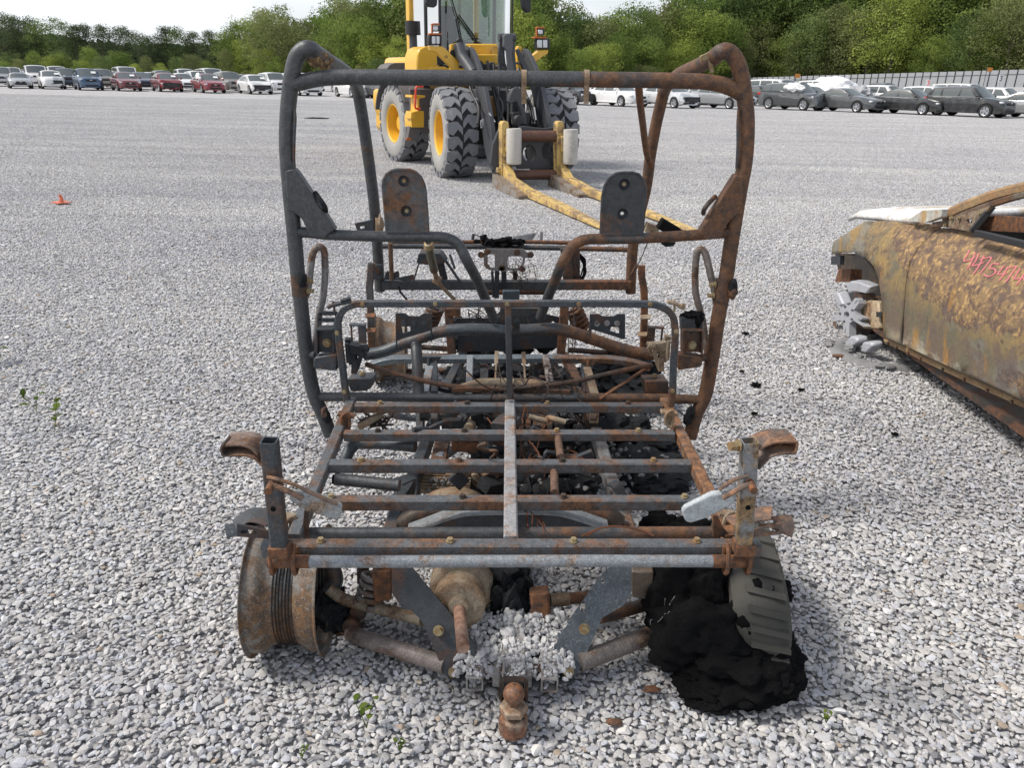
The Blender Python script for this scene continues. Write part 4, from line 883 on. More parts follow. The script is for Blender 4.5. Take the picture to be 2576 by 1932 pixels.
for k in range(140):
    x, y = rnd.uniform(1150, 1500), rnd.uniform(930, 1230); b.lump(atz(x, y, .12 + .06 * rnd.random()), (rnd.uniform(.004, .014), rnd.uniform(.004, .012), rnd.uniform(.003, .008)), k + 500, 1, .6, 3)
tag(b.build('ash_lumps', M_ASH, UTV), kind='stuff')

# ---- rear drive, hitch, suspension
def vz(Z, p, Y0, y0, Y1, y1):
    out = []
    for x, y in p:
        X, Yp = Z(x, y); out.append(at(X, Yp, Y0 + (Y1 - Y0) * (Yp - y0) / (y1 - y0)))
    return out
vl = vz(ZG, [(1248, 120), (1385, 120), (1480, 240), (1900, 745), (1880, 860), (1820, 1005), (1720, 1000), (1655, 965), (1480, 560), (1400, 480), (1330, 465), (1250, 345)], 1.76, 1420, 1.61, 1705)
vr = vz(ZH, [(820, 120), (962, 120), (962, 300), (905, 400), (760, 480), (590, 870), (560, 895), (450, 875), (372, 800), (395, 740), (500, 560), (640, 340), (760, 180)], 1.78, 1425, 1.63, 1705)
hs = [vz(ZH, [(x + r * math.cos(t) * .55, y + r * math.sin(t)) for t in [i * .628 for i in range(10)]], 1.78, 1425, 1.63, 1705) for x, y, r in ((765, 225, 26), (624, 405, 36), (530, 515, 25), (462, 598, 25))]
o1 = MB().plate(vl, t=.008).build('hitch_side_plate', M_DARK, UTV, 30); o2 = MB().plate(vr, hs, .008).build('hitch_side_plate', burnt('plate_dark_steel', clean=(.10, .115, .13), amt=.15, scale=7, pale=.2), UTV, 30)
for o, Z, pts in ((o1, ZG, ((1608, 635), (1725, 955))), (o2, ZH, ((635, 560), (525, 862)))):
    for x, y in pts:
        P = vz(Z, [(x, y)], 1.757, 1420, 1.597, 1705)[0]; bolt(P, o, .011, (0, -1, .4), M_ZINC, .014)
# drive motor with shaft
a, f = at(*ZG(1805, 190), 1.98), at(*ZG(1765, 440), 1.735); ax = (f - a).normalized(); L_ = (f - a).length
mo = MB().lathe([(.001, -.02), (.085, -.02), (.095, .0), (.095, L_ * .55), (.088, L_ * .62), (.078, L_ * .68), (.06, L_ * .70)], a, ax, 10).build('drive_motor', M_TAN, UTV, 28)
MB().lathe([(.073, L_ * .6), (.073, L_ * .97), (.066, L_), (.03, L_ + .004), (.026, L_ + .02), (.001, L_ + .02)], a, ax, 24).build('motor_flange', M_TAN, mo, 35)
T('motor_shaft', [f, f.lerp(at(*ZG(1797, 775), 1.565), .5), at(*ZG(1797, 775), 1.565)], .0165, burnt('shaft_steel', clean=(.42, .27, .2), rust=(.3, .16, .1), dark=(.15, .07, .05), amt=.6, scale=16, metal=0), parent=mo)
for k in range(4):
    t = k * 1.57 + .6; e = ax.orthogonal().normalized(); g = ax.cross(e); bolt(f + (e * math.cos(t) + g * math.sin(t)) * .045, mo, .006, ax, M_TAN)
# gearbox and axle on the right of the motor
b = MB(); b.lump(at(*ZH(110, 400), 1.85), (.05, .06, .10), 3, 4, .5, 2.5); b.lump(at(*ZH(90, 540), 1.8), (.055, .05, .04), 6, 3, .5, 2.5); b.lump(at(*ZH(60, 200), 1.95), (.09, .08, .07), 11, 3, .5, 2.5)
b.build('gearbox', M_SOOT, UTV, 30)
MB().bar(at(*ZH(320, 290), 1.82), at(*ZH(350, 580), 1.80), .055, .05, up=(0, 1, 0)).build('axle_bracket', M_RUST, UTV, 30, .003)
T('axle_shaft', [at(*ZH(390, 360), 1.84), at(*ZH(520, 355), 1.86)], .019, M_TAN); T('axle_shaft', [at(*ZH(520, 350), 1.86), at(*ZH(700, 335), 1.9)], .017, M_RUST)
for Z, q, mt in ((ZH, [(955, 110), (1105, 110), (1090, 310), (960, 290)], burnt('spring_box_steel', clean=(.2, .16, .13), amt=.5, scale=9)), (ZG, [(1105, 120), (1255, 120), (1252, 350), (1130, 360)], M_RUST)):
    MB().plate(tr(Z, q, 1.83), t=.07, d=(0, 1, 0)).build('shock_tower', mt, UTV, 30, .004)
MB().plate(tr(ZG, [(985, 120), (1068, 120), (1065, 215), (1040, 240), (985, 240)], 1.9), t=.03, d=(0, 1, 0)).build('shock_tab', M_STB, UTV, 30)
MB().plate(tr(ZH, [(1135, 120), (1212, 120), (1212, 225), (1150, 220)], 1.9), t=.03, d=(0, 1, 0)).build('shock_tab', M_ST, UTV, 30)
a, b_ = at(*ZG(1130, 190), 1.86), at(*ZG(1065, 420), 1.84)
b = MB(); b.helix(a, b_, .036, .0085, 4.5); b.tube([a, b_], .018, 10); b.build('rear_shock', burnt('spring_steel', clean=(.3, .28, .26), amt=.4, scale=14), UTV)
T('upper_arm', tr(ZG, [(760, 310, 1.86), (860, 385, 1.85), (1000, 430, 1.84), (1250, 490, 1.80), (1490, 555, 1.74)]), .0175, burnt('arm_steel', clean=(.34, .28, .2), rust=(.28, .16, .08), amt=.5, scale=12, metal=.1, pale=.3))
T('lower_arm', tr(ZG, [(930, 660, 1.80), (1080, 715, 1.74), (1350, 800, 1.69), (1660, 905, 1.635)]), .0235, burnt('lower_arm_steel', clean=(.24, .20, .18), rust=(.26, .15, .09), amt=.4, scale=10, metal=.1, pale=.4))
T('lower_arm', tr(ZH, [(1180, 575, 1.80), (1000, 640, 1.735), (800, 720, 1.69), (600, 795, 1.65)]), .0255, burnt('lower_arm_rust', clean=(.20, .17, .15), rust=(.24, .14, .08), amt=.4, scale=10, metal=.1, pale=.4))
T('upper_arm', tr(ZH, [(1100, 380, 1.9), (930, 430, 1.85), (740, 480, 1.8)]), .019, M_ST)
b = MB(); b.lump(at(*ZG(770, 520), 1.86), (.06, .06, .08), 2, 4, .4, 2.5); b.build('charred_hub', M_SOOT, UTV, 30)
b = MB(); b.lump(at(*ZG(930, 640), 1.84), (.045, .04, .035), 4, 3, .4, 2); b.lathe([(.001, -.03), (.024, -.03), (.024, .0), (.001, .004)], at(*ZG(925, 610), 1.80), (0, -1, .2), 14); b.lathe([(.001, -.03), (.022, -.03), (.024, .0), (.001, .004)], at(*ZG(985, 500), 1.83), (0, -1, .2), 14); b.build('arm_joint', M_RUSTD, UTV, 30)
T('hub_carrier', tr(ZG, [(790, 150, 1.92), (810, 250, 1.9), (770, 320, 1.88), (720, 420, 1.87)]), .024, M_STB)
# left rear rim on the stones
rr = rim('wheel_rim', -.60, 1.775, .18, -.70, -.505, .18, M_RIM, .06)
b = MB()
for k in range(10):
    h = .075 + k * .0085; R0 = .1425
    b.lathe([(R0, h), (R0 + .0035 + .0015 * (k % 3), h + .002), (R0, h + .004)], Vector((-.70, 1.775, .18)), (1, .06, 0), 48)
b.build('tyre_cord_wires', M_DARK, rr, 40)
# hitch: cross tube with open square ends, receiver collar, tongue and ball
def sqtube(name, p0, p1, w, mat, wall=.004, up=(0, 0, 1)):
    b = MB(); o, i_ = rect(w, w, wall * .6), rect(w - 2 * wall, w - 2 * wall, wall * .4); k = len(o)
    b.sweep([p0, p1], o, up=up, caps=False); b.sweep([p0, p1], i_, up=up, caps=False)
    for s in (0, 1): e, f_ = b.v[s * k:(s + 1) * k], b.v[2 * k + s * k:2 * k + (s + 1) * k]; b.add(list(e) + list(f_), [(i, (i + 1) % k, (i + 1) % k + k, i + k) for i in range(k)])
    return b.build(name, mat, UTV, 30)
M_HIT = burnt('dusty_hitch', clean=(.33, .32, .31), rust=(.2, .12, .09), amt=.3, scale=12, metal=.05, pale=.5)
zc = .062
c0, c1 = atz(*ZS(90, 760), zc), atz(*ZS(1290, 760), zc)
MB().bar(Vector((c0.x + .01, 1.605, zc)), Vector((c1.x - .01, 1.61, zc)), .03, .036).build('hitch_beam', M_RUSTD, UTV, 30)
for c, s in ((c0, -1), (c1, 1)):
    sqtube('hitch_socket', Vector((c.x, 1.56, zc)), Vector((c.x, 1.68, zc + .004)), .044, M_HIT)
    MB().bar(Vector((c.x - s * .055, 1.575, zc)), Vector((c.x - s * .058, 1.62, zc)), .018, .04).build('hitch_web', M_HIT, UTV, 30)
cx = (c0.x + c1.x) / 2 + .004
MB().bar(Vector((c0.x + .075, 1.58, zc - .035)), Vector((c0.x + .075, 1.58, zc + .045)), .004, .05, up=(0, 1, 0)).build('hitch_tab', M_HIT, UTV)
sqtube('receiver_tube', Vector((cx, 1.545, zc)), Vector((cx, 1.74, zc + .006)), .060, M_HIT)
b = MB(); o_, i_ = rect(.074, .074, .012), rect(.060, .060, .004); k = 8
b.sweep([Vector((cx, 1.535, zc)), Vector((cx, 1.553, zc))], o_, caps=False); b.sweep([Vector((cx, 1.535, zc)), Vector((cx, 1.553, zc))], i_, caps=False)
for s in (0, 1): e, f_ = b.v[s * k:(s + 1) * k], b.v[2 * k + s * k:2 * k + (s + 1) * k]; b.add(list(e) + list(f_), [(i, (i + 1) % k, (i + 1) % k + k, i + k) for i in range(k)])
b.build('receiver_collar', M_RUSTD, UTV, 30)
MB().bar(Vector((cx, 1.455, zc - .006)), Vector((cx, 1.58, zc - .004)), .047, .046).build('hitch_tongue', M_HIT, UTV, 30)
MB().lathe([(.001, .0), (.030, .0), (.036, -.006), (.036, -.05), (.001, -.05)], Vector((cx, 1.462, zc + .0)), (0, 0, 1), 12).build('tongue_end', burnt('tongue_rust', clean=(.33, .25, .18), rust=(.25, .11, .06), amt=.6, scale=14, metal=0), UTV, 30)
MB().lathe([(.036, .014), (.036, .027), (.03, .031), (.015, .033)], Vector((cx, 1.462, zc)), (0, 0, 1), 6).build('ball_nut', burnt('nut_rust', clean=(.36, .27, .19), rust=(.28, .15, .08), amt=.4, scale=14, metal=.1), UTV, 20)
prof = [(.013, .025), (.013, .036)] + [(.0262 * math.sin(rad(t)), .062 - .0262 * math.cos(rad(t))) for t in range(28, 158, 10)] + [(.009, .0868), (.001, .087)]
MB().lathe(prof, Vector((cx, 1.462, zc + .004)), (0, 0, 1), 32).build('hitch_ball', burnt('ball_rust', clean=(.22, .13, .09), rust=(.30, .12, .05), amt=.6, scale=22, metal=.35, rough=.5), UTV, 60)
# skid plate and the chippings lying on it and on the hitch
zs = .085
sk = [Vector((cx - .165, 1.585, .052)), Vector((cx + .16, 1.585, .052)), Vector((cx + .15, 1.80, zs)), Vector((cx - .13, 1.80, zs))]
MB().plate(sk, t=.006).build('skid_plate', M_DARK, UTV)
def chips(name, fn, n, lo, hi, mat=M_GRAVEL):
    b = MB(); tones = []
    V0, F0 = ico(1)
    for k in range(n):
        p = Vector(fn()); s = rnd.uniform(lo, hi); q = Quaternion((rnd.gauss(0, 1), rnd.gauss(0, 1), rnd.gauss(0, 1), rnd.gauss(0, 1))).normalized()
        vs = []
        for v in V0:
            w = v.copy()
            for nn, d in cuts: w -= nn * max(0, w.dot(nn) - d)
            vs.append(p + q @ Vector((w.x * s * 1.3, w.y * s, w.z * s * .8)))
        b.add(vs, F0); t = rnd.uniform(.38, .62); tones += [(t, t, t * 1.01, 1)] * len(V0)
    o = b.build(name, mat, UTV, 42); a_ = o.data.attributes.new('tone', 'FLOAT_COLOR', 'POINT'); a_.data.foreach_set('color', [x for t in tones for x in t])
    tag(o, kind='stuff'); return o
cuts = [(Vector((rnd.gauss(0, 1), rnd.gauss(0, 1), rnd.gauss(0, 1))).normalized(), rnd.uniform(.5, .8)) for _ in range(7)]
def onskid():
    u, v = rnd.random(), rnd.random(); p = sk[0].lerp(sk[1], u).lerp(sk[3].lerp(sk[2], u), v); return p + Vector((0, 0, .008 + .016 * rnd.random()))
chips('stones_on_skid_plate', onskid, 1000, .005, .012)
chips('stones_on_skid_plate', lambda: onskid() + Vector((0, .01, .012)), 60, .012, .018)
chips('stones_on_receiver', lambda: (cx + rnd.uniform(-.026, .026), rnd.uniform(1.555, 1.70), zc + .034), 110, .003, .008)
chips('stones_on_tongue', lambda: (cx + rnd.uniform(-.019, .019), rnd.uniform(1.47, 1.535), zc + .021), 40, .003, .007)
for c in (c0, c1):
    chips('stones_on_socket', lambda: (c.x + rnd.uniform(-.019, .019), rnd.uniform(1.565, 1.67), zc + .026), 60, .003, .008)
    chips('stones_in_socket', lambda: (c.x + rnd.uniform(-.014, .014), rnd.uniform(1.565, 1.62), zc - .012 + rnd.uniform(0, .012)), 22, .004, .010)
# melted right rear tyre: sidewall remnant and slumped black mass
ty = Vector((.605, 1.895, .27))
def squash(b):
    for v in b.v: v.z = v.z * .56 + .004; v.x += .05 * (1 - min(1, v.z / .28)) 
    return b
b = MB(); AX = Vector((1, -.10, -.05)).normalized()
b.lathe([(.16, .02), (.20, -.005), (.25, .0), (.275, .02), (.285, .06), (.285, .10), (.275, .135), (.24, .15), (.19, .15), (.16, .13)], ty, AX, 60); wr_ = squash(b).build('rear_tyre', M_TYRE, UTV, 40)
b = MB(); e = Vector((0, 0, 1)); e = (e - AX * e.dot(AX)).normalized(); g = AX.cross(e)
for k in range(26):
    t = rad(k * 13.85); P = []
    for dt, h in ((-.05, .035), (.03, .035), (.10, .135), (.02, .135)): P.append(ty + (e * math.cos(t + dt) + g * math.sin(t + dt)) * .288 + AX * h)
    b.plate(P, t=.02)
squash(b).build('tyre_tread', M_TYRE, wr_, 30)
mass = MB()
for px_, py_, z_, sz, sd in ((1735, 1500, .16, (.13, .11, .15), 3), (1775, 1585, .11, (.16, .14, .12), 7), (1850, 1645, .08, (.16, .14, .085), 12), (1915, 1650, .08, (.10, .12, .08), 17), (1850, 1700, .045, (.145, .10, .05), 21), (1800, 1735, .025, (.10, .07, .03), 23), (1705, 1490, .15, (.07, .09, .15), 25), (1735, 1600, .08, (.08, .08, .09), 29),
                             (1830, 1470, .2, (.16, .10, .06), 31), (1900, 1530, .17, (.09, .10, .10), 33), (1660, 1330, .08, (.07, .06, .05), 35), (1740, 1345, .08, (.12, .08, .05), 37), (1655, 1300, .1, (.03, .03, .04), 39), (1850, 1400, .2, (.1, .1, .06), 41), (1780, 1440, .22, (.14, .10, .06), 43), (1945, 1690, .06, (.075, .09, .06), 47), (1890, 1480, .2, (.075, .09, .09), 51), (1915, 1590, .13, (.075, .09, .10), 53), (1870, 1560, .15, (.09, .1, .1), 55)):
    mass.lump(atz(px_, py_, z_), sz, sd, 5, .28, 2.0)
mass.build('melted_tyre_mass', M_CHAR, UTV, 60)
wires('tyre_cord_strands', 6, lambda k: wig(1680 + rnd.gauss(0, 20), 1540 + rnd.gauss(0, 20), 1640 + rnd.gauss(0, 15), 1600 + rnd.gauss(0, 15), 1.72, 1.74, 8), M_ASHRIM, .001)

# ================================================================== WHEEL LOADER
M_YEL = worn('loader_yellow', (.74, .42, .035), (.32, .23, .11), .25, 3, .38, var=.05, bmp=.03, coat=.3)
M_YELW = burnt('chipped_fork_yellow', clean=(.66, .45, .14), rust=(.34, .21, .10), dark=(.16, .11, .07), amt=.5, scale=5, metal=0, rough=.7, pale=.6)
M_GREY = worn('loader_grey', (.055, .058, .066), (.12, .12, .12), .35, 4, .5)
M_GREYL = worn('dusty_mudguard', (.12, .11, .11), (.22, .21, .2), .5, 3, .7)
M_RUB = worn('dusty_tyre', (.19, .195, .21), (.33, .33, .33), .45, 5, .9, bmp=.2)
M_RUBS = worn('dusty_sidewall', (.34, .335, .32), (.22, .22, .22), .4, 4, .92, bmp=.15)
M_GROOVE = worn('tyre_groove', (.035, .035, .038), (.08, .08, .08), .3, 6, .95)
M_BROWN = burnt('bare_brown_tube', clean=(.13, .06, .04), rust=(.2, .09, .05), amt=.5, scale=8, metal=.1, rough=.5)
M_WHITE = worn('scuffed_white_roller', (.50, .475, .43), (.12, .12, .12), .55, 5, .7)
M_BLK = worn('black_plastic', (.018, .018, .02), (.05, .05, .05), .3, 5, .5)
M_LENS = newmat('lamp_lens', .12, .3, (.55, .56, .58), .8)[0]
M_ORANGE = worn('orange_bracket', (.45, .13, .03), (.2, .1, .05), .3, 6, .6)
M_RED = newmat('red_handle', .45, 0, (.75, .07, .03))[0]
M_DECAL = newmat('white_decal', .5, 0, (.75, .75, .75))[0]
def tinted(name, tint, refl=.5):
    m_ = bpy.data.materials.new(name); m_.use_nodes = True; nt = m_.node_tree
    for n in list(nt.nodes): nt.nodes.remove(n)
    o = nt.nodes.new('ShaderNodeOutputMaterial'); t = nt.nodes.new('ShaderNodeBsdfTransparent'); g = nt.nodes.new('ShaderNodeBsdfGlossy'); mxx = nt.nodes.new('ShaderNodeMixShader'); f = nt.nodes.new('ShaderNodeFresnel')
    f.inputs['IOR'].default_value = 1.5; t.inputs['Color'].default_value = (*tint, 1); g.inputs['Roughness'].default_value = .03
    k = nt.nodes.new('ShaderNodeMath'); k.operation = 'MULTIPLY_ADD'; k.inputs[1].default_value = 1.0; k.inputs[2].default_value = refl
    nt.links.new(f.outputs[0], k.inputs[0]); nt.links.new(k.outputs[0], mxx.inputs[0]); nt.links.new(t.outputs[0], mxx.inputs[1]); nt.links.new(g.outputs[0], mxx.inputs[2]); nt.links.new(mxx.outputs[0], o.inputs['Surface'])
    return m_
M_CABG = tinted('cab_glass', (.62, .74, .72), .10)
class Fr:
    """a level frame: u to the picture's right, v towards the camera, z up"""
    def __init__(s, o, deg):
        t = rad(deg); s.o = Vector((*o, 0)); s.h = Vector((math.sin(t), -math.cos(t), 0)); s.a = Vector((math.cos(t), math.sin(t), 0))
    def __call__(s, u, v, z): return s.o + s.a * u + s.h * v + Vector((0, 0, z))
    def pv(s, p, v):
        d = ray(*p); return CPOS + d * ((v + (s.o - CPOS).dot(s.h)) / d.dot(s.h))
    def pu(s, p, u):
        d = ray(*p); return CPOS + d * ((u + (s.o - CPOS).dot(s.a)) / d.dot(s.a))
FF, RF = Fr((-.244, 13.27), 18.5), Fr((-.707, 14.655), 30)
LD = thing('wheel_loader', 'yellow wheel loader with long forks and white rollers parked behind the burnt frame', 'wheel loader', (-.244, 13.27, 0))
def NV(pts, v, F_=FF): return [F_.pv(ZN(p[0], p[1]), p[2] if len(p) > 2 else v) for p in pts]
def lplate(name, pts, v, t, mat, F_=FF, holes=(), parent=LD, bevel=.01):
    return MB().plate(NV(pts, v, F_), [NV(h, v, F_) for h in holes], t, F_.h).build(name, mat, parent, 30, bevel)
def lbox(name, u, v, z, d, mat, F_=FF, parent=LD, bevel=.02):
    r = Matrix((F_.a, F_.h, Vector((0, 0, 1)))).transposed()
    return MB().box(F_(u, v, z), d, r).build(name, mat, parent, 30, bevel)
def big_wheel(u, v, F_, out):
    R_, w = .70, .5; ax = F_.a * out; c = F_(u, v, R_ - .01)
    wl = MB().lathe([(.33, -.2), (.36, -.235), (.45, -.262), (.56, -.255), (.63, -.235), (.655, -.2), (.66, 0), (.655, .2), (.63, .235), (.56, .255), (.45, .262), (.36, .235), (.33, .2)], c, ax, 48).build('wheel', M_RUBS, LD, 40)
    e = Vector((0, 0, 1)); g = ax.cross(e)
    b, gr = MB(), MB(); N_ = 20
    gr.lathe([(.657, -.22), (.664, -.2), (.664, .2), (.657, .22)], c, ax, 48)
    def pt(t, h, r): return c + (e * math.cos(t) + g * math.sin(t)) * r + ax * h
    for k in range(N_):
        for s in (-1, 1):
            t0 = 2 * math.pi * (k + (.5 if s > 0 else 0)) / N_; dt = 2 * math.pi / N_
            poly = [(-.44, .009), (.05, .009), (.47, .085), (.47, .15), (.36, .246), (-.30, .246), (-.46, .16), (-.04, .085)]
            k_ = len(poly)
            top = [pt(t0 + a * dt, s * h, .70 - (.018 if h > .2 else 0)) for a, h in poly]; bot = [pt(t0 + a * dt * 1.05, s * h * 1.02, .645 - (.02 if h > .2 else 0)) for a, h in poly]
            b.add(top + bot, [tuple(range(k_))] + [(i, (i + 1) % k_, (i + 1) % k_ + k_, i + k_) for i in range(k_)])
            sd = [pt(t0 + a * dt, s * h, r) for a, h, r in ((-.3, .243, .682), (.3, .243, .682), (.34, .258, .60), (-.1, .260, .585))]
            b.add(sd + [p - ax * s * .02 for p in sd], [(0, 1, 2, 3), (0, 1, 5, 4), (1, 2, 6, 5), (2, 3, 7, 6), (3, 0, 4, 7)])
    gr.build('tread_base', M_GROOVE, wl, 40); b.build('tyre_tread', M_RUB, wl, 25)
    rm = MB().lathe([(.345, .2), (.36, .225), (.345, .232), (.315, .21), (.30, .12), (.285, .02), (.20, -.01), (.15, .01), (.14, .09), (.12, .11), (.001, .115)], c, ax, 40).build('rim', M_YEL, wl, 35)
    b = MB()
    for k in range(10):
        t = k * .628; b.disc(c + (e * math.cos(t) + g * math.sin(t)) * .225 + ax * .01, ax, .018, .04, 6)
    b.build('wheel_nuts', M_YEL, rm, 30)
big_wheel(-.84, 0, FF, -1); big_wheel(.84, 0, FF, 1); big_wheel(-.84, -1.46, RF, -1); big_wheel(.84, -1.46, RF, 1)
# rear frame, mudguards, engine hood
e_ = RF(-.84, -1.46, .7)
for s in (-1, 1):
    c = RF(s * .82, -1.46, .7)
    MB().lathe([(.80, -.3), (.83, -.3), (.83, .3), (.80, .3), (.80, -.3)], c, RF.a, 18, -75, 62).build('mudguard', M_GREYL, LD, 30)
lbox('mudguard_flap', -.82, -.62, .95, (.5, .05, .75), M_GREYL, RF)
lplate('mudguard_top', [(212, 590), (235, 560), (290, 543), (370, 543), (462, 555), (462, 625), (215, 622)], -1.4, .5, M_GREYL, RF)
lbox('engine_hood', 0, -2.3, 1.5, (1.25, 1.5, .75), M_YEL, RF, bevel=.1); lbox('counterweight', 0, -2.95, .85, (1.6, .5, .8), M_YEL, RF, bevel=.1)
lplate('rear_side_panel', [(158, 790), (180, 768), (205, 790), (205, 985), (190, 1005), (165, 940), (155, 860)], -2.4, .3, M_YEL, RF)
lbox('rear_chassis', 0, -1.2, .85, (.8, 2.2, .6), M_GREY, RF)
# cab
CU0, CU1, CV0, CV1, CZ0, CZ1 = -.72, .64, -1.35, .02, 1.42, 3.15
lbox('cab_floor', (CU0 + CU1) / 2, (CV0 + CV1) / 2, CZ0 + .05, (CU1 - CU0, CV1 - CV0, .12), M_BLK, RF)
lbox('cab_roof', (CU0 + CU1) / 2, (CV0 + CV1) / 2, CZ1 + .06, (CU1 - CU0 + .1, CV1 - CV0 + .15, .16), M_YEL, RF, bevel=.05)
for u, v, w, mt in ((CU0, CV1 - .05, .05, M_BLK), (CU1, CV1 - .05, .05, M_BLK), (CU0, -.62, .06, M_BLK), (CU1, -.62, .06, M_BLK), (CU1, CV0, .09, M_YEL)):
    lbox('cab_pillar', u, v, (CZ0 + CZ1) / 2, (w, w, CZ1 - CZ0), mt, RF)
lbox('cab_pillar', CU0 + .02, CV0 + .02, (CZ0 + CZ1) / 2 + .05, (.14, .16, CZ1 - CZ0), M_YEL, RF, bevel=.02)
fr_ = [RF(CU0, CV1, 0), RF(CU0 + .12, CV1 + .09, 0), RF(CU0 + .4, CV1 + .14, 0), RF((CU0 + CU1) / 2, CV1 + .155, 0), RF(CU1 - .4, CV1 + .14, 0), RF(CU1 - .12, CV1 + .09, 0), RF(CU1, CV1, 0)]
fr_ = crv(fr_, 4); n = len(fr_)
MB().add([p + Vector((0, 0, 1.70)) for p in fr_] + [p + Vector((0, 0, CZ1)) for p in fr_], [(i, i + 1, n + i + 1, n + i) for i in range(n - 1)]).build('windscreen', M_CABG, LD, 180)
MB().tube([p + Vector((0, 0, 1.70)) for p in fr_], .025, 8).build('windscreen_seal', M_BLK, LD)
MB().add([p + Vector((0, 0, 1.45)) for p in fr_] + [p + Vector((0, 0, 1.69)) for p in fr_], [(i, i + 1, n + i + 1, n + i) for i in range(n - 1)]).build('cab_front_panel', M_YEL, LD, 180)
for u in (CU0, CU1):
    for v0, v1 in ((CV1 - .06, -.6), (-.64, CV0)): MB().add([RF(u, v0, 1.5), RF(u, v1, 1.5), RF(u, v1, CZ1), RF(u, v0, CZ1)], [(0, 1, 2, 3)]).build('side_window', M_CABG, LD)
MB().add([RF(CU0, CV0, 1.7), RF(CU1, CV0, 1.7), RF(CU1, CV0, CZ1), RF(CU0, CV0, CZ1)], [(0, 1, 2, 3)]).build('rear_window', M_CABG, LD)
M_SEAT = worn('seat_fabric', (.06, .065, .075), (.1, .1, .1), .3, 6, .9)
st = lbox('driver_seat', -.1, -.75, 1.85, (.48, .5, .14), M_SEAT, RF, bevel=.04); lbox('seat_back', -.12, -1.0, 2.2, (.46, .14, .65), M_SEAT, RF, parent=st, bevel=.06); lbox('seat_headrest', -.12, -1.02, 2.62, (.28, .1, .22), M_SEAT, RF, parent=st, bevel=.05)
b = MB(); cst = RF(-.02, -.25, 2.1); axs = (RF.h * -.35 + Vector((0, 0, 1))).normalized()
b.lathe([(.19 + .014 * math.cos(t), .014 * math.sin(t)) for t in [i * .785 for i in range(9)]], cst, axs, 32); b.tube([cst, cst - axs * .4 + RF.h * .1], .03, 8); b.tube([cst - RF.a * .18, cst + RF.a * .18], .014, 6); b.build('steering_wheel', M_BLK, LD)
lbox('dash_console', 0, -.08, 1.72, (.5, .2, .28), M_BLK, RF, bevel=.08)
b = MB(); w0 = RF.pv(ZN(840, 60), CV1 + .2)
for p in (NV([(815, -20), (860, 130), (1030, 370), (1075, 460)], CV1 + .18, RF), NV([(880, 125), (1000, 290), (1090, 455)], CV1 + .18, RF), NV([(860, 120), (900, 330)], CV1 + .17, RF)): b.tube(p, .012, 6)
b.build('wiper', M_BLK, LD)
# side fairing, hood pieces
lplate('side_fairing', [(458, 540), (462, 480), (480, 430), (530, 402), (600, 400), (636, 420), (640, 590), (655, 640), (700, 660), (460, 660)], -.2, .55, M_YEL, RF, bevel=.06)
lplate('fairing_lower', [(600, 575), (760, 575), (850, 600), (860, 690), (600, 690)], .0, .2, M_YEL, RF, bevel=.03)
lplate('fairing_window', [(640, 430), (700, 445), (772, 530), (772, 552), (665, 566), (645, 545)], .06, .02, M_BLK, RF)
lplate('arm_tower', [(802, 382), (850, 372), (866, 400), (872, 620), (862, 760), (800, 600)], -.25, .12, M_YEL)
MB().disc(FF.pv(ZN(829, 462), -.18), FF.h, .055, .02, 20).build('tower_pin', M_BLK, LD)
lplate('arm_tower', [(1385, 395), (1412, 400), (1425, 440), (1430, 620), (1380, 620), (1372, 430)], -.3, .12, M_YEL)
lplate('hood_scoop', [(935, 378), (1210, 378), (1222, 460), (1215, 475), (985, 475), (950, 400)], -.3, .12, M_YEL, bevel=.03)
lplate('hood_front', [(975, 468), (1215, 468), (1215, 560), (1010, 640), (995, 560)], -.12, .2, M_YEL, bevel=.04)
MB().lathe([(.07, -.01), (.08, 0), (.07, .01)], FF.pv(ZN(1195, 452), -.2), FF.h, 20).build('hood_ring', M_BROWN, LD)
for x, y in ((1060, 560), (1110, 575), (1160, 560), (1080, 600), (1150, 600)): lplate('valve_block', [(x - 24, y - 22), (x + 24, y - 22), (x + 24, y + 26), (x - 24, y + 26)], .02, .12, M_GREY)
# lamp brackets and lamps
for pts, v in (([(608, 395), (720, 400), (745, 412), (872, 540), (872, 612), (835, 612), (700, 478), (668, 448), (626, 436)], -.22), ([(1438, 535), (1570, 432), (1642, 430), (1642, 462), (1592, 492), (1478, 582)], -.22)):
    lb = lplate('lamp_bracket', pts, v, .16, M_YEL, bevel=.012)
    cx, cy = (768, 491) if v and pts[0][0] < 1000 else (1510, 511)
    for dx, dy in ((-12, 0), (12, 0), (0, -9), (0, 9)): MB().disc(FF.pv(ZN(cx + dx, cy + dy), v + .083), FF.h, .009, .006, 8).build('bracket_bolt', M_BROWN, lb)
for (x0, x1, y0, y1, lx0, lx1) in ((606, 722, 300, 392, 645, 715), (1545, 1658, 332, 425, 1560, 1652)):
    o = lplate('headlamp', [(x0, y0), (x1, y0), (x1, y1), (x0, y1)], -.2, .16, M_BLK, bevel=.02)
    lplate('lamp_lens', [(lx0, y0 + 10), ((lx0 + lx1) / 2 - 3, y0 + 10), ((lx0 + lx1) / 2 - 3, y1 - 12), (lx0, y1 - 12)], -.11, .02, M_LENS, parent=o); lplate('lamp_lens', [((lx0 + lx1) / 2 + 3, y0 + 10), (lx1 - 4, y0 + 10), (lx1 - 4, y1 - 12), ((lx0 + lx1) / 2 + 3, y1 - 12)], -.11, .02, M_LENS, parent=o)
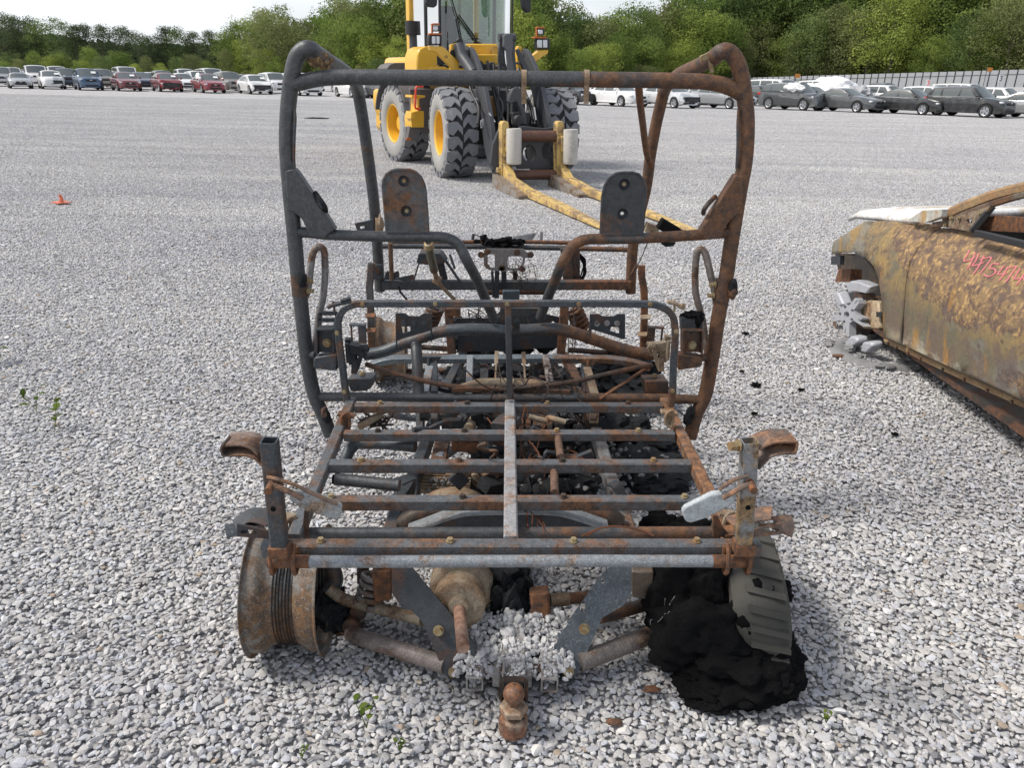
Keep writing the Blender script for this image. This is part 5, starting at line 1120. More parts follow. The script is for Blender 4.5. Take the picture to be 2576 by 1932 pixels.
for (x, y) in ((672, 300), (1582, 330)):
    o = lplate('work_lamp_bracket', [(x - 60, y - 14), (x + 48, y - 14), (x + 48, y + 2), (x - 60, y + 2)], -.18, .14, M_ORANGE)
    lplate('bracket_top', [(x - 32, y - 100), (x + 34, y - 100), (x + 34, y - 85), (x - 32, y - 85)], -.18, .14, M_ORANGE, parent=o); lplate('bracket_leg', [(x - 32, y - 85), (x - 20, y - 85), (x - 20, y - 14), (x - 32, y - 14)], -.2, .06, M_ORANGE, parent=o)
    w_ = lplate('work_lamp', [(x - 22, y - 80), (x + 32, y - 80), (x + 32, y - 30), (x - 22, y - 30)], -.16, .12, M_BLK); lplate('lamp_lens', [(x - 14, y - 74), (x + 26, y - 74), (x + 26, y - 36), (x - 14, y - 36)], -.095, .02, M_LENS, parent=w_)
MB().tube([RF.pv(ZN(468, 180), -1.2), RF.pv(ZN(468, 300), -1.2)], .11, 16).build('air_precleaner', M_BLK, LD); MB().tube([RF.pv(ZN(482, 300), -1.2), RF.pv(ZN(482, 445), -1.2)], .07, 14).build('exhaust_stack', M_GREY, LD)
for p in ([(585, -60), (690, -60), (685, 45), (660, 62), (600, 55), (582, 30)], [(1410, -60), (1500, -60), (1497, 95), (1480, 110), (1455, 105), (1425, 60)]): lplate('mirror', p, -.7, .12, M_BLK, bevel=.03)
MB().tube(NV([(1348, -80), (1346, 100), (1345, 300)], -1.0), .014, 8).build('mirror_arm', M_BLK, LD)
# lift arms (plates along v), linkage, hydraulics
def armplate(name, u, top, bot, t, mat):
    P = [FF(u, v, z) for v, z in top] + [FF(u, v, z) for v, z in reversed(bot)]; return MB().plate(P, t=t, d=FF.a).build(name, mat, LD, 30, .012)
top = crv([(v, z, 0) for v, z in ((-.32, 1.98), (-.05, 1.95), (.35, 1.72), (.75, 1.36), (1.05, .95), (1.22, .6), (1.32, .35))], 4); bot = crv([(v, z, 0) for v, z in ((-.32, 1.72), (-.08, 1.66), (.2, 1.44), (.5, 1.05), (.72, .62), (.95, .36), (1.2, .2))], 4)
for u in (-.5, .42):
    a_ = armplate('lift_arm', u, [(p.x, p.y) for p in top], [(p.x, p.y) for p in bot], .07, M_GREY)
    MB().tube([FF(u - .06, -.2, 1.85), FF(u + .06, -.2, 1.85)], .09, 16).build('arm_pin', M_GREY, a_); MB().tube([FF(u - .07, 1.2, .42), FF(u + .07, 1.2, .42)], .08, 16).build('arm_pin', M_GREY, a_)
    s_ = -1 if u < 0 else 1
    cyl = MB().tube([FF(u + s_ * .13, -.35, .75), FF(u + s_ * .12, .15, 1.02)], .055, 12).build('lift_cylinder', M_GREY, LD); MB().tube([FF(u + s_ * .12, .15, 1.02), FF(u + s_ * .1, .6, 1.22)], .03, 10).build('piston_rod', newmat('chrome', .15, 1, (.6, .6, .6))[0], cyl)
o = MB().plate(NV([(1068, 1045), (1112, 1020), (1112, 1085), (1070, 1112)], .72), t=.01, d=FF.h).build('decal', M_DECAL, LD)
for pts, mt in (([(1078, 1056), (1076, 1098), (1090, 1090)], M_BLK), ([(1098, 1042), (1108, 1050), (1096, 1066), (1108, 1078)], M_RED)): MB().tube(NV(pts, .73), .006, 6).build('decal_mark', mt, o)
for x0 in (1222, 1312):
    lplate('tilt_lever', [(x0 + 8, 320), (x0 + 20, 300), (x0 + 38, 298), (x0 + 50, 325), (x0 + 52, 480), (x0 + 70, 640), (x0 + 60, 760), (x0 + 20, 760), (x0, 640), (x0 - 2, 450)], .55, .07, M_GREY)
lplate('tilt_lever', [(1262, 305), (1290, 292), (1325, 294), (1340, 320), (1340, 420), (1330, 470), (1350, 600), (1372, 700), (1320, 720), (1300, 560), (1290, 440), (1262, 400)], .65, .09, worn('worn_grey', (.09, .095, .105), (.2, .2, .2), .4, 5, .45))
MB().tube([FF.pv(ZN(1225, 325), .55), FF.pv(ZN(1368, 325), .55)], .06, 16).build('lever_pin', M_GREY, LD)
lplate('arm_brace', [(1372, 430), (1395, 420), (1470, 560), (1560, 760), (1600, 1080), (1570, 1090), (1520, 800), (1440, 620)], .5, .08, M_GREY)
lplate('arm_brace', [(1370, 535), (1450, 545), (1450, 560), (1372, 556)], .5, .05, M_GREY)
lplate('linkage', [(1310, 820), (1330, 770), (1380, 752), (1430, 775), (1440, 860), (1425, 900), (1450, 960), (1465, 1080), (1420, 1090), (1405, 960), (1370, 880), (1320, 905), (1298, 880)], 1.0, .12, M_GREY, bevel=.02)
lplate('linkage', [(1350, 1020), (1385, 990), (1420, 1000), (1430, 1080), (1390, 1110), (1350, 1090)], 1.1, .14, M_BLK, bevel=.03)
lplate('cross_tube_plate', [(1120, 830), (1180, 830), (1200, 1010), (1140, 1010)], .35, .3, worn('dull_orange_frame', (.30, .17, .06), (.1, .08, .06), .5, 5, .6)); lplate('cross_tube_plate', [(1000, 1080), (1060, 1080), (1060, 1240), (1000, 1240)], -.1, .3, M_YEL)
b = MB()
for k in range(9):
    x = 1010 + k * 55 + rnd.uniform(-15, 15); b.tube(crv(NV([(x, 560 + rnd.uniform(-40, 60), .2), (x + rnd.uniform(-40, 60), 760, .4), (x + rnd.uniform(0, 90), 930, .7), (x + rnd.uniform(20, 120), 1080, 1.0)], 0), 4), .022, 8)
for k in range(4): b.tube(crv(NV([(1232 + k * 6, 420 + k * 30, .7), (1225 + k * 5, 520 + k * 10, .72), (1260 + k * 8, 560, .7), (1255 + k * 12, 700, .7)], 0), 4), .014, 6)
b.build('hydraulic_hoses', M_BLK, LD)
for p in ([(1140, 980), (1190, 1060)], [(1530, 930), (1545, 1040)], [(880, 350), (920, 420)]): MB().tube(NV(p, 1.0 if p[0][0] > 900 else -.2), .02, 10).build('steel_fitting', newmat('fitting_steel', .25, .9, (.6, .6, .6))[0], LD)
lbox('front_chassis', -.04, -.2, .95, (.62, 1.1, .8), M_GREY); lbox('front_axle', 0, 0, .68, (1.3, .3, .32), M_BLK); lbox('link_guard', 0, .5, .8, (.3, .9, .5), M_BLK)
MB().tube(NV([(880, 395, -.15), (900, 480, -.05), (960, 560, .1), (1010, 640, .3)], 0), .09, 12).build('tilt_cylinder', M_GREY, LD)
lplate('cylinder_cap', [(850, 350), (880, 322), (905, 335), (915, 380), (870, 400)], -.15, .1, M_BLK)
# steps and red grab rail
o = lplate('step_bracket', [(442, 822), (555, 825), (555, 842), (505, 850), (505, 960), (545, 960), (545, 1100), (440, 1100), (435, 1020), (450, 965), (490, 960), (490, 850), (442, 842)], .0, .3, M_YEL, RF)
lplate('step', [(440, 1095), (540, 1100), (520, 1225), (420, 1220), (432, 1150)], .05, .12, M_GREYL, RF, parent=o); lplate('step', [(440, 970), (475, 965), (475, 1025), (438, 1030)], .1, .25, M_YEL, RF, parent=o); lplate('step_edge', [(420, 1195), (465, 1195), (463, 1222), (420, 1222)], .12, .02, M_ORANGE, RF, parent=o)
MB().tube(crv(NV([(568, 752), (525, 748), (505, 770), (502, 850), (498, 920), (510, 942), (545, 942)], .2, RF), 4), .018, 8).build('grab_rail', M_RED, LD)
# fork carriage
VC = 1.42
for x0 in (1236, 1716):
    k = x0 - 1236; s = 1.05 if k else 1
    up = lplate('fork_upright', [(x0, 1075), (x0 + 12, 1052), (x0 + 40, 1048), (x0 + 62, 1058), (x0 + 68, 1100), (x0 + 60, 1150), (x0 + 58, 1400), (x0 + 75, 1460), (x0 + 110, 1520), (x0 + 118, 1600), (x0 + 60, 1610), (x0, 1595)], VC, .16, M_YELW, bevel=.012)
    uu = (FF.pv(ZN(x0 + 30, 1590), VC) - FF.o).dot(FF.a); L_ = 5.35 if k else 5.0
    P = [FF(uu - .075, VC - .1, .1), FF(uu + .1, VC - .1, .1), FF(uu + .1, VC + 1.1, .06), FF(uu + .085, L_, .03), FF(uu - .06, L_, .03), FF(uu - .075, VC + 1.1, .06)]
    q = [(VC - .05, .58), (VC + .1, .34), (VC + .35, .19), (VC + 1.1, .125), (VC + 2.4, .10), (L_, .045), (L_, .02), (VC + 1.1, .02), (VC - .05, .02)]
    MB().plate([FF(uu + .03, v, z) for v, z in q], t=.125, d=FF.a).build('fork_blade', M_YELW, up, 30, .008)
    q = [(VC - .05, .20), (VC + 1.2, .05), (VC + 1.2, .005), (VC - .05, .005)]
    MB().plate([FF(uu - .02, v, z) for v, z in q], t=.28, d=FF.a).build('fork_heel_plate', burnt('scraped_steel', clean=(.33, .3, .27), rust=(.3, .2, .12), amt=.5, scale=6, metal=.2, rough=.5, pale=.4), up, 30, .006)
    rl = MB().lathe([(.001, 0), (.10, 0), (.108, .012), (.11, .03), (.11, .48), (.104, .497), (.001, .497)], FF.pv(ZN(x0 + (122 if not k else 130), 1425), VC + .16), (-.02, 0, 1), 28).build('guard_roller', M_WHITE, LD, 40)
    MB().disc(FF.pv(ZN(x0 + (122 if not k else 130), 1432), VC + .16), (0, 0, 1), .06, .03, 16).build('roller_hub', M_BLK, rl)
    lplate('roller_bracket', [(x0 + 50, 1180), (x0 + 75, 1180), (x0 + 75, 1320), (x0 + 50, 1320)], VC + .1, .05, M_YELW, parent=up)
for y, r in ((1182, .078), (1520, .072)):
    MB().tube([FF.pv(ZN(1280, y), VC), FF.pv(ZN(1760, y - 3), VC)], r, 18).build('cross_tube', M_BROWN, LD)
lplate('carriage_plate', [(1400, 1100), (1440, 1092), (1540, 1105), (1620, 1112), (1715, 1102), (1715, 1460), (1380, 1465)], VC - .18, .06, M_GREY, holes=[[(1432 + 55 * math.cos(t) + 55, 1330 + 72 * math.sin(t)) for t in [i * .5236 for i in range(12)]], [(1640 + 45 * math.cos(t), 1310 + 72 * math.sin(t)) for t in [i * .5236 for i in range(12)]]])
lplate('carriage_side', [(1170, 1250), (1210, 1150), (1235, 1100), (1235, 1590), (1205, 1500), (1150, 1420)], VC - .1, .08, M_GREY)
lplate('carriage_pin', [(1208, 1455), (1240, 1455), (1240, 1500), (1208, 1500)], VC, .1, M_YELW)

# ================================================================== BURNT CAR
from mathutils.geometry import delaunay_2d_cdt
def nzc(nt, vec, scale):
    n = nt.nodes.new('ShaderNodeTexNoise'); n.inputs['Scale'].default_value = scale; n.inputs['Detail'].default_value = 4; nt.links.new(vec, n.inputs['Vector']); return n.outputs['Color']
def burnt_paint():
    m_, nt, b = newmat('burnt_car_paint', .75, 0, spec=.3)
    v = coords(nt)
    n1, n2, n3 = nz(nt, v, 2.6, 6, .6, .5), nz(nt, v, 7, 6, .65, .3), nz(nt, v, 55, 4, .7)
    sp = nt.nodes.new('ShaderNodeSeparateXYZ'); nt.links.new(v, sp.inputs[0])
    n4 = nz(nt, v, 16, 6, .75, .8)
    base = mx(nt, mr(nt, n2, .40, .60), (.155, .135, .095), (.30, .205, .085))          # grey-olive and ochre scorch
    base = mx(nt, mth(nt, 'MULTIPLY', mr(nt, n1, .50, .58), .8), base, (.215, .215, .19))
    base = mx(nt, mth(nt, 'MULTIPLY', mr(nt, n4, .56, .68), .8), base, (.09, .08, .075))
    dv = vor(nt, mx(nt, .10, v, nzc(nt, v, 12)), 42); cellf = mr(nt, dv, .2, .55)
    blist = mx(nt, mr(nt, n4, .44, .56), (.46, .30, .13), (.15, .10, .075)); blist = mx(nt, mth(nt, 'MULTIPLY', cellf, .6), blist, (.11, .075, .06))
    mask = mr(nt, mth(nt, 'ADD', n1, mth(nt, 'ADD', mth(nt, 'MULTIPLY', n4, .3), mr(nt, sp.outputs['Z'], .42, .62, -.05, .14))), .68, .72)
    ymask = mr(nt, sp.outputs['Y'], .55, .15)                # the blistered patch sits on the door and thins out on the fender
    c = mx(nt, mth(nt, 'MULTIPLY', mask, mth(nt, 'MAXIMUM', ymask, .18)), base, blist)
    plum = mr(nt, mth(nt, 'ADD', n2, mr(nt, sp.outputs['Z'], .60, .40, -.15, .06)), .48, .58)
    c = mx(nt, mth(nt, 'MULTIPLY', mth(nt, 'MULTIPLY', plum, .75), ymask), c, (.125, .10, .095))
    rust = mr(nt, mth(nt, 'ADD', nz(nt, coords(nt, scale=(1, 2.2, .5)), 5, 5, .6), mr(nt, sp.outputs['Z'], .5, .15, -.1, .08)), .54, .64)
    c = mx(nt, mth(nt, 'MULTIPLY', rust, .8), c, (.36, .19, .05))
    low = mr(nt, mth(nt, 'ADD', sp.outputs['Z'], mth(nt, 'MULTIPLY', n2, .25)), .40, .34)
    c = mx(nt, mth(nt, 'MULTIPLY', low, mr(nt, sp.outputs['Y'], .1, -.5)), c, (.50, .46, .36))
    c = mx(nt, .5, c, mx(nt, mr(nt, n3, .3, .7), (.6, .6, .6), (1.25, 1.25, 1.25)), 'MULTIPLY')
    nt.links.new(c, b.inputs['Base Color'])
    bump(nt, b, mth(nt, 'ADD', mth(nt, 'MULTIPLY', dv, mask), mth(nt, 'MULTIPLY', n3, .3)), .5, .006)
    return m_
M_BC = burnt_paint()
M_HOODW = burnt('bleached_hood', clean=(.80, .80, .79), rust=(.5, .36, .2), dark=(.4, .3, .2), amt=.3, scale=4, metal=0, rough=.6, pale=.3)
M_PILL = burnt('ochre_pillar', clean=(.36, .25, .13), rust=(.34, .19, .08), dark=(.2, .14, .09), amt=.6, scale=8, metal=0, rough=.85)
M_ALLOY = worn('cracked_alloy', (.42, .43, .46), (.2, .2, .21), .3, 8, .55, .3)
M_ALUASH = worn('alloy_ash', (.22, .22, .22), (.10, .10, .10), .5, 9, .9, bmp=.5)
BX = 2.15
BC = thing('burnt_car', 'burnt ochre and grey car wreck with pink number on its door', 'car', (BX, 4.2, 0))
def QX(p, X=BX): return atx(*ZQ(p[0], p[1]), p[2] if len(p) > 2 else X)
def bulge(px, py):
    z = atx(px, py, BX).z
    return .2 * max(0, (2140 - px) / 45) ** 2 - .045 * math.exp(-((z - .52) / .22) ** 2) + .06 * max(0, (z - .62) / .2) ** 2
def panel(name, outline, mat, step=26, fx=None, mirror=True, th=.012):
    pts = [Vector(ZQ(*p)) for p in outline]; n = len(pts)
    x0, x1 = min(p.x for p in pts), max(p.x for p in pts); y0, y1 = min(p.y for p in pts), max(p.y for p in pts)
    extra = []
    yy = y0
    while yy < y1:
        xx = x0
        while xx < x1: extra.append(Vector((xx + 3, yy + 2))); xx += step
        yy += step
    vs, es, fs, *_ = delaunay_2d_cdt(pts + extra, [], [list(range(n))], 1, 1e-3)
    fn = fx or bulge
    V = [atx(v.x, v.y, BX + fn(v.x, v.y)) for v in vs]
    b = MB(); b.add(V, [tuple(f) for f in fs]); o = b.build(name, mat, BC, 60)
    s = o.modifiers.new('thickness', 'SOLIDIFY'); s.thickness = th; s.offset = 0
    if mirror:
        W2 = 1.78; b = MB(); b.add([Vector((2 * BX + W2 - v.x, v.y, v.z)) for v in V], [tuple(reversed(f)) for f in fs]); o2 = b.build(name, mat, BC, 60)
        s = o2.modifiers.new('thickness', 'SOLIDIFY'); s.thickness = th; s.offset = 0
    return o
gap = [(862, 372), (800, 402), (700, 505), (640, 605), (612, 750), (596, 950), (583, 1178)]
fender = [(98, 500), (108, 462), (200, 405), (318, 330), (480, 322), (640, 326), (780, 345)] + [(x - 5, y) for x, y in gap] + [(455, 1128), (452, 1040), (450, 960), (440, 840), (420, 720), (385, 635), (325, 572), (245, 535), (165, 540), (95, 552)]
panel('fender', fender, M_BC, 24)
panel('door', [(x + 5, y) for x, y in gap[::-1]] + [(960, 378), (1060, 396), (1200, 430), (1427, 488), (1700, 560), (2100, 668), (2240, 720), (2240, 1000), (2150, 1500), (2080, 1920), (1700, 1745), (1427, 1568), (1000, 1372), (760, 1262)], M_BC, 24)
panel('sill', [(455, 1140), (583, 1182), (760, 1268), (1000, 1380), (1427, 1578), (1700, 1755), (2080, 1930), (2080, 1985), (1700, 1810), (1427, 1618), (1000, 1424), (760, 1312), (583, 1222), (462, 1172)], M_PILL, 22, lambda a, b_: .03)
b = MB()
for x in (480, 540, 620, 705, 860, 1010, 1170, 1340): b.disc(QX((x, 1165 + (x - 460) * .47), BX + .02), (1, 0, 0), .008, .01, 8)
tag(b.build('sill_bolts', M_RUSTD, BC), kind='stuff')
# hood, cowl, pillar, mirror flag
def hoodpt(p, dx): q = QX(p); return Vector((q.x + dx, q.y, q.z))
ho = [(195, 298), (240, 275), (330, 282), (500, 300), (640, 308), (655, 318)]
L0 = [QX(p, BX + .03) for p in ho]; rows = []
for j, (dx, dz) in enumerate(((0, 0), (.05, .03), (.25, .055), (.6, .07), (.9, .075), (1.2, .07), (1.55, .055), (1.75, .03), (1.8, 0))): rows.append([p + Vector((dx, 0, dz)) for p in L0])
k = len(L0); b = MB(); b.add([p for r in rows for p in r], [(j * k + i, j * k + i + 1, (j + 1) * k + i + 1, (j + 1) * k + i) for j in range(len(rows) - 1) for i in range(k - 1)])
o = b.build('hood', M_HOODW, BC, 60); s = o.modifiers.new('thickness', 'SOLIDIFY'); s.thickness = .03; s.offset = -1
MB().plate([QX(p, BX + .02) for p in ((640, 312), (740, 248), (880, 240), (870, 290), (760, 330), (655, 322))], t=.03, d=(1, 0, 0)).build('cowl_corner', burnt('bleached_cowl', clean=(.5, .5, .46), rust=(.45, .3, .14), dark=(.3, .2, .1), amt=.45, scale=6, metal=0), BC, 30)
pil = [QX(p, BX + .05) for p in ((870, 300), (940, 240), (1050, 190), (1200, 130), (1427, 62), (1700, 20), (2000, 5))]; pil = [Vector((p.x + .22 * i / 6, p.y, p.z)) for i, p in enumerate(pil)]
pil = [QX((870, 300), BX + .06), QX((960, 245), BX + .09), QX((1080, 195), BX + .13), QX((1230, 140), BX + .18), QX((1430, 88), BX + .24), QX((1750, 30), BX + .3), QX((2150, 20), BX + .3)]
pp = crv(pil, 4)
MB().sweep(pp, rect(.045, .055, .012), up=(0, 0, 1)).build('pillar', M_PILL, BC, 30)
MB().sweep([Vector((2 * BX + 1.78 - p.x, p.y, p.z)) for p in pp], rect(.06, .075, .015), up=(0, 0, 1)).build('pillar', M_PILL, BC, 30)
fr2 = [QX((800, 348), BX + .03), QX((900, 330), BX + .06), QX((1000, 282), BX + .09), QX((1200, 205), BX + .15), QX((1430, 138), BX + .21), QX((1750, 80), BX + .27)]
MB().sweep(crv(fr2, 4), rect(.025, .03, .005), up=(0, 0, 1)).build('door_frame', burnt('door_frame_steel', clean=(.16, .13, .1), amt=.5, scale=9, metal=.1), BC)
o = MB().plate([QX(p, BX + .06) for p in ((830, 352), (880, 335), (1000, 275), (1205, 215), (1140, 300), (1062, 392), (960, 375))], [[QX(p, BX + .06) for p in ((1035, 312), (1072, 305), (1078, 330), (1045, 340))]], .015, (1, 0, 0)).build('mirror_flag', burnt('flag_steel', clean=(.28, .22, .15), rust=(.25, .16, .1), amt=.5, scale=12, metal=0), BC, 30)
for x, y in ((845, 345), (882, 348), (925, 300), (975, 300), (1122, 268)): bolt(QX((x, y), BX + .045), o, .008, (-1, 0, 0))
MB().bar(QX((1210, 215), BX + .08), QX((1062, 395), BX + .02), .02, .03).build('window_divider', M_BLK, BC)
MB().sweep([QX((1100, 404), BX + .02), QX((1427, 482), BX + .03), QX((2100, 662), BX + .04)], rect(.03, .03, .004)).build('window_ledge', M_BLK, BC)
# cabin seen through the window: far door, dash beam, roof, floor, rear body
MB().plate([QX(p, BX + .5) for p in ((1095, 318), (1250, 280), (2100, 330), (2100, 420), (1427, 398), (1085, 380))], t=.06, d=(1, 0, 0)).build('console_beam', M_RUST, BC, 30)
MB().plate([QX(p, BX + .46) for p in ((1060, 380), (1427, 400), (2100, 420), (2100, 760), (1427, 560), (1040, 430))], t=.06, d=(1, 0, 0)).build('console_side', M_CHAR, BC, 30)
MB().plate([QX(p, BX + .9) for p in ((1190, 255), (2100, 230), (2100, 300), (1240, 285))], t=.06, d=(1, 0, 0)).build('seat_frame_rail', M_DARK, BC, 30)
yA = QX((900, 300)).y
MB().bar(Vector((BX + .1, yA - .25, .70)), Vector((BX + 1.68, yA - .25, .70)), .10, .08).build('dash_beam', M_RUST, BC, 30)
MB().bar(Vector((BX + .1, yA - .30, .62)), Vector((BX + 1.68, yA - .30, .60)), .05, .05).build('dash_beam', M_RUSTD, BC, 30)
MB().box((BX + .89, 3.4, .14), (1.66, 3.0, .03)).build('floor_pan', M_RUSTD, BC)
yr = 1.0
MB().plate([Vector((BX + .34, 3.2, 1.13)), Vector((BX + 1.44, 3.2, 1.13)), Vector((BX + 1.4, 2.0, 1.15)), Vector((BX + .38, 2.0, 1.15))], t=.02).build('roof', M_PILL, BC)
for x0, x1 in ((BX + .36, BX + .12), (BX + 1.42, BX + 1.66)): MB().bar(Vector((x0, 2.05, 1.12)), Vector((x1, 1.2, .8)), .05, .08).build('rear_pillar', M_PILL, BC, 30)
for x in (BX + .01, BX + 1.77): MB().plate([Vector((x, y, z)) for y, z in ((2.35, .78), (1.2, .82), (.7, .78), (.55, .5), (.6, .22), (1.0, .2), (1.1, .42), (1.3, .5), (1.5, .42), (1.6, .2), (2.3, .18))], t=.02, d=(1, 0, 0)).build('rear_quarter', M_BC, BC, 30)
MB().plate([Vector((BX + .02, 1.2, .81)), Vector((BX + 1.76, 1.2, .81)), Vector((BX + 1.74, .7, .78)), Vector((BX + .04, .7, .78))], t=.02).build('boot_lid', M_PILL, BC)
MB().box((BX + .89, .62, .5), (1.7, .05, .5)).build('rear_panel', M_RUSTD, BC)
for x in (BX + .15, BX + 1.6): MB().lathe([(.05, -.08), (.17, -.08), (.17, .08), (.05, .08)], Vector((x, 1.3, .17)), (1, 0, 0), 24).build('rear_hub', M_RUSTD, BC)
# inner wheel arch, front rail
arc = [(165, 560), (245, 552), (320, 588), (375, 645), (410, 725), (432, 840), (440, 960), (446, 1120)]
A0, A1 = [QX(p, BX + .02) for p in arc], [QX(p, BX + .02) + Vector((.36, 0, 0)) for p in arc]; k = len(A0)
b = MB().add(A0 + A1, [(i, i + 1, k + i + 1, k + i) for i in range(k - 1)]); b.add([Vector((p.x, p.y, p.z)) for p in A1] , [tuple(range(k))]); b.plate([QX(p, BX + .42) for p in ((120, 545), (460, 545), (520, 700), (520, 900), (300, 800), (150, 700))], t=.02, d=(1, 0, 0)); b.build('wheel_arch_liner', burnt('liner_steel', clean=(.05, .045, .04), rust=(.12, .07, .04), amt=.4, scale=9), BC, 60)
MB().plate([QX(p, BX + .1) for p in ((100, 565), (165, 560), (160, 625), (98, 622))], t=.03, d=(1, 0, 0)).build('bumper_bracket', M_DARK, BC, 30)
MB().plate([QX(p, BX + .22) for p in ((175, 655), (262, 655), (255, 745), (150, 745))], t=.08, d=(1, 0, 0)).build('front_rail', M_RUST, BC, 30)
# broken alloy wheel on its hub, caliper, burnt tyre ring
def TX(p, X): return atx(*ZT(p[0], p[1]), X)
c = (300, 380); XH = BX + .02
def star(r0, r1, n, a0):
    out = []
    for k in range(n):
        a = a0 + 2 * math.pi * k / n
        for da, r in ((-.38, r0), (-.17, r1[k % len(r1)]), (-.02, r1[k % len(r1)] * .93), (.02, r0 * 1.35), (.06, r1[(k + 2) % len(r1)] * .9), (.2, r1[(k + 1) % len(r1)]), (.36, r0)): out.append((c[0] + r * math.cos(a + da) * .92, c[1] + r * math.sin(a + da)))
    return out
wl = MB().plate([TX(p, XH) for p in star(78, (165, 150, 190, 140, 155), 5, -.9)], [[TX((c[0] + 24 * math.cos(t), c[1] + 28 * math.sin(t)), XH) for t in [i * .5236 for i in range(12)]]] + [[TX((c[0] + 58 * math.cos(a) + 13 * math.cos(t), c[1] + 66 * math.sin(a) + 15 * math.sin(t)), XH) for t in [i * .785 for i in range(8)]] for a in [-.55 + 1.2566 * k for k in range(5)]], .045, (1, 0, 0)).build('broken_wheel', M_ALLOY, BC, 30, .006)
MB().lathe([(.001, 0), (.045, 0), (.05, .02), (.05, .08), (.15, .085), (.165, .09), (.165, .115), (.001, .115)], TX(c, XH + .04), (1, 0, 0), 32).build('brake_disc', M_RUSTD, BC, 35)
MB().lathe([(.001, 0), (.19, 0), (.2, .01), (.2, .03), (.001, .03)], TX(c, XH + .13), (1, 0, 0), 36).build('dark_wheel_backing', M_DARK, BC, 35)  # dark disc added behind the spokes, stands in for shade in the gaps
MB().plate([TX(p, XH + .08) for p in ((435, 300), (520, 255), (600, 262), (620, 500), (480, 500), (430, 470), (455, 380))], t=.09, d=(1, 0, 0)).build('brake_caliper', burnt('caliper_alloy', clean=(.48, .37, .24), rust=(.35, .2, .1), amt=.4, scale=10, metal=.1), BC, 30, .012)
MB().plate([TX(p, XH + .03) for p in ((545, 355), (592, 355), (592, 400), (545, 400))], t=.03, d=(1, 0, 0)).build('caliper_port', M_BLK, BC)
for pts, dx in ((((310, 120), (345, 85), (420, 90), (520, 130), (490, 190), (420, 180), (385, 175), (330, 190)), .04), (((275, 640), (350, 555), (405, 565), (410, 610), (345, 665)), -.06), (((435, 690), (455, 605), (530, 605), (540, 640), (490, 700)), -.03), (((215, 250), (190, 190), (240, 180), (285, 285), (260, 300)), .0)):
    MB().plate([TX(p, XH + dx) for p in pts], t=.07, d=(1, 0, .2)).build('broken_rim_piece', M_ALLOY, BC, 25, .012)
b = MB(); cc = TX((480, 640), BX + .0); cc.z = .012
b.lathe([(.20, -.01), (.22, .008), (.26, .012), (.30, .004), (.31, -.012)], cc + Vector((.1, .05, 0)), (0, 0, 1), 48); b.build('burnt_tyre_ring', M_ALUASH, BC, 60)
b = MB()
for k in range(40): a = rnd.uniform(0, 6.28); r = rnd.uniform(.18, .31); b.lump(cc + Vector((.1 + r * math.cos(a), .05 + r * math.sin(a), .012)), (rnd.uniform(.012, .04), rnd.uniform(.012, .04), rnd.uniform(.006, .02)), k, 2, .6, 2.5)
tag(b.build('tyre_ash', M_ALUASH, BC, 40), kind='stuff')
b = MB()
for k in range(26):
    j = lambda: rnd.gauss(0, 5)
    b.tube(crv([TX((175 + j(), 400 + j()), XH), TX((165 + j(), 450 + j()), XH), TX((190 + j(), 520 + j()), XH), TX((240 + j(), 560 + j()), XH), TX((290 + j(), 585 + j()), XH)], 3), .0015, 4)
for k in range(14):
    j = lambda: rnd.gauss(0, 9)
    b.tube([TX((380 + j(), 190 + j()), XH + .03), TX((480 + j(), 215 + j()), XH + .05), TX((590 + j(), 240 + j()), XH + .08)], .002, 4)
tag(b.build('tyre_cord_wire', M_RUSTD, BC), kind='stuff')
# pink hand-written number on the door
M_PINK = newmat('pink_marker', .8, 0, (.62, .20, .22))[0]
strokes = [[(1048, 522), (1030, 560), (1010, 598), (1060, 588), (1085, 572)], [(1088, 540), (1055, 620), (1030, 655)], [(1115, 545), (1090, 600), (1068, 628), (1110, 625), (1150, 606)], [(1150, 560), (1110, 640), (1075, 690)],
           [(1120, 590), (1150, 580), (1200, 575), (1165, 630), (1118, 690)], [(1255, 620), (1210, 618), (1190, 650), (1225, 655), (1225, 685), (1180, 708), (1150, 690)], [(1290, 630), (1258, 672), (1245, 690), (1290, 690), (1310, 682)], [(1315, 640), (1280, 700), (1255, 735)],
           [(1310, 652), (1340, 642), (1372, 640), (1340, 690), (1300, 745)], [(1400, 650), (1368, 705), (1355, 722), (1400, 720), (1427, 712)], [(1425, 690), (1395, 740), (1370, 765)], [(1470, 690), (1430, 715), (1440, 745), (1480, 725), (1478, 690)], [(1480, 715), (1450, 790)]]
b = MB()
for s_ in strokes:
    P = []
    for p in s_: X_, Y_ = ZQ(*p); P.append(atx(X_, Y_, BX + bulge(X_, Y_) - .008))
    b.tube(crv(P, 4), .0036, 5)
b.build('door_number', M_PINK, BC)

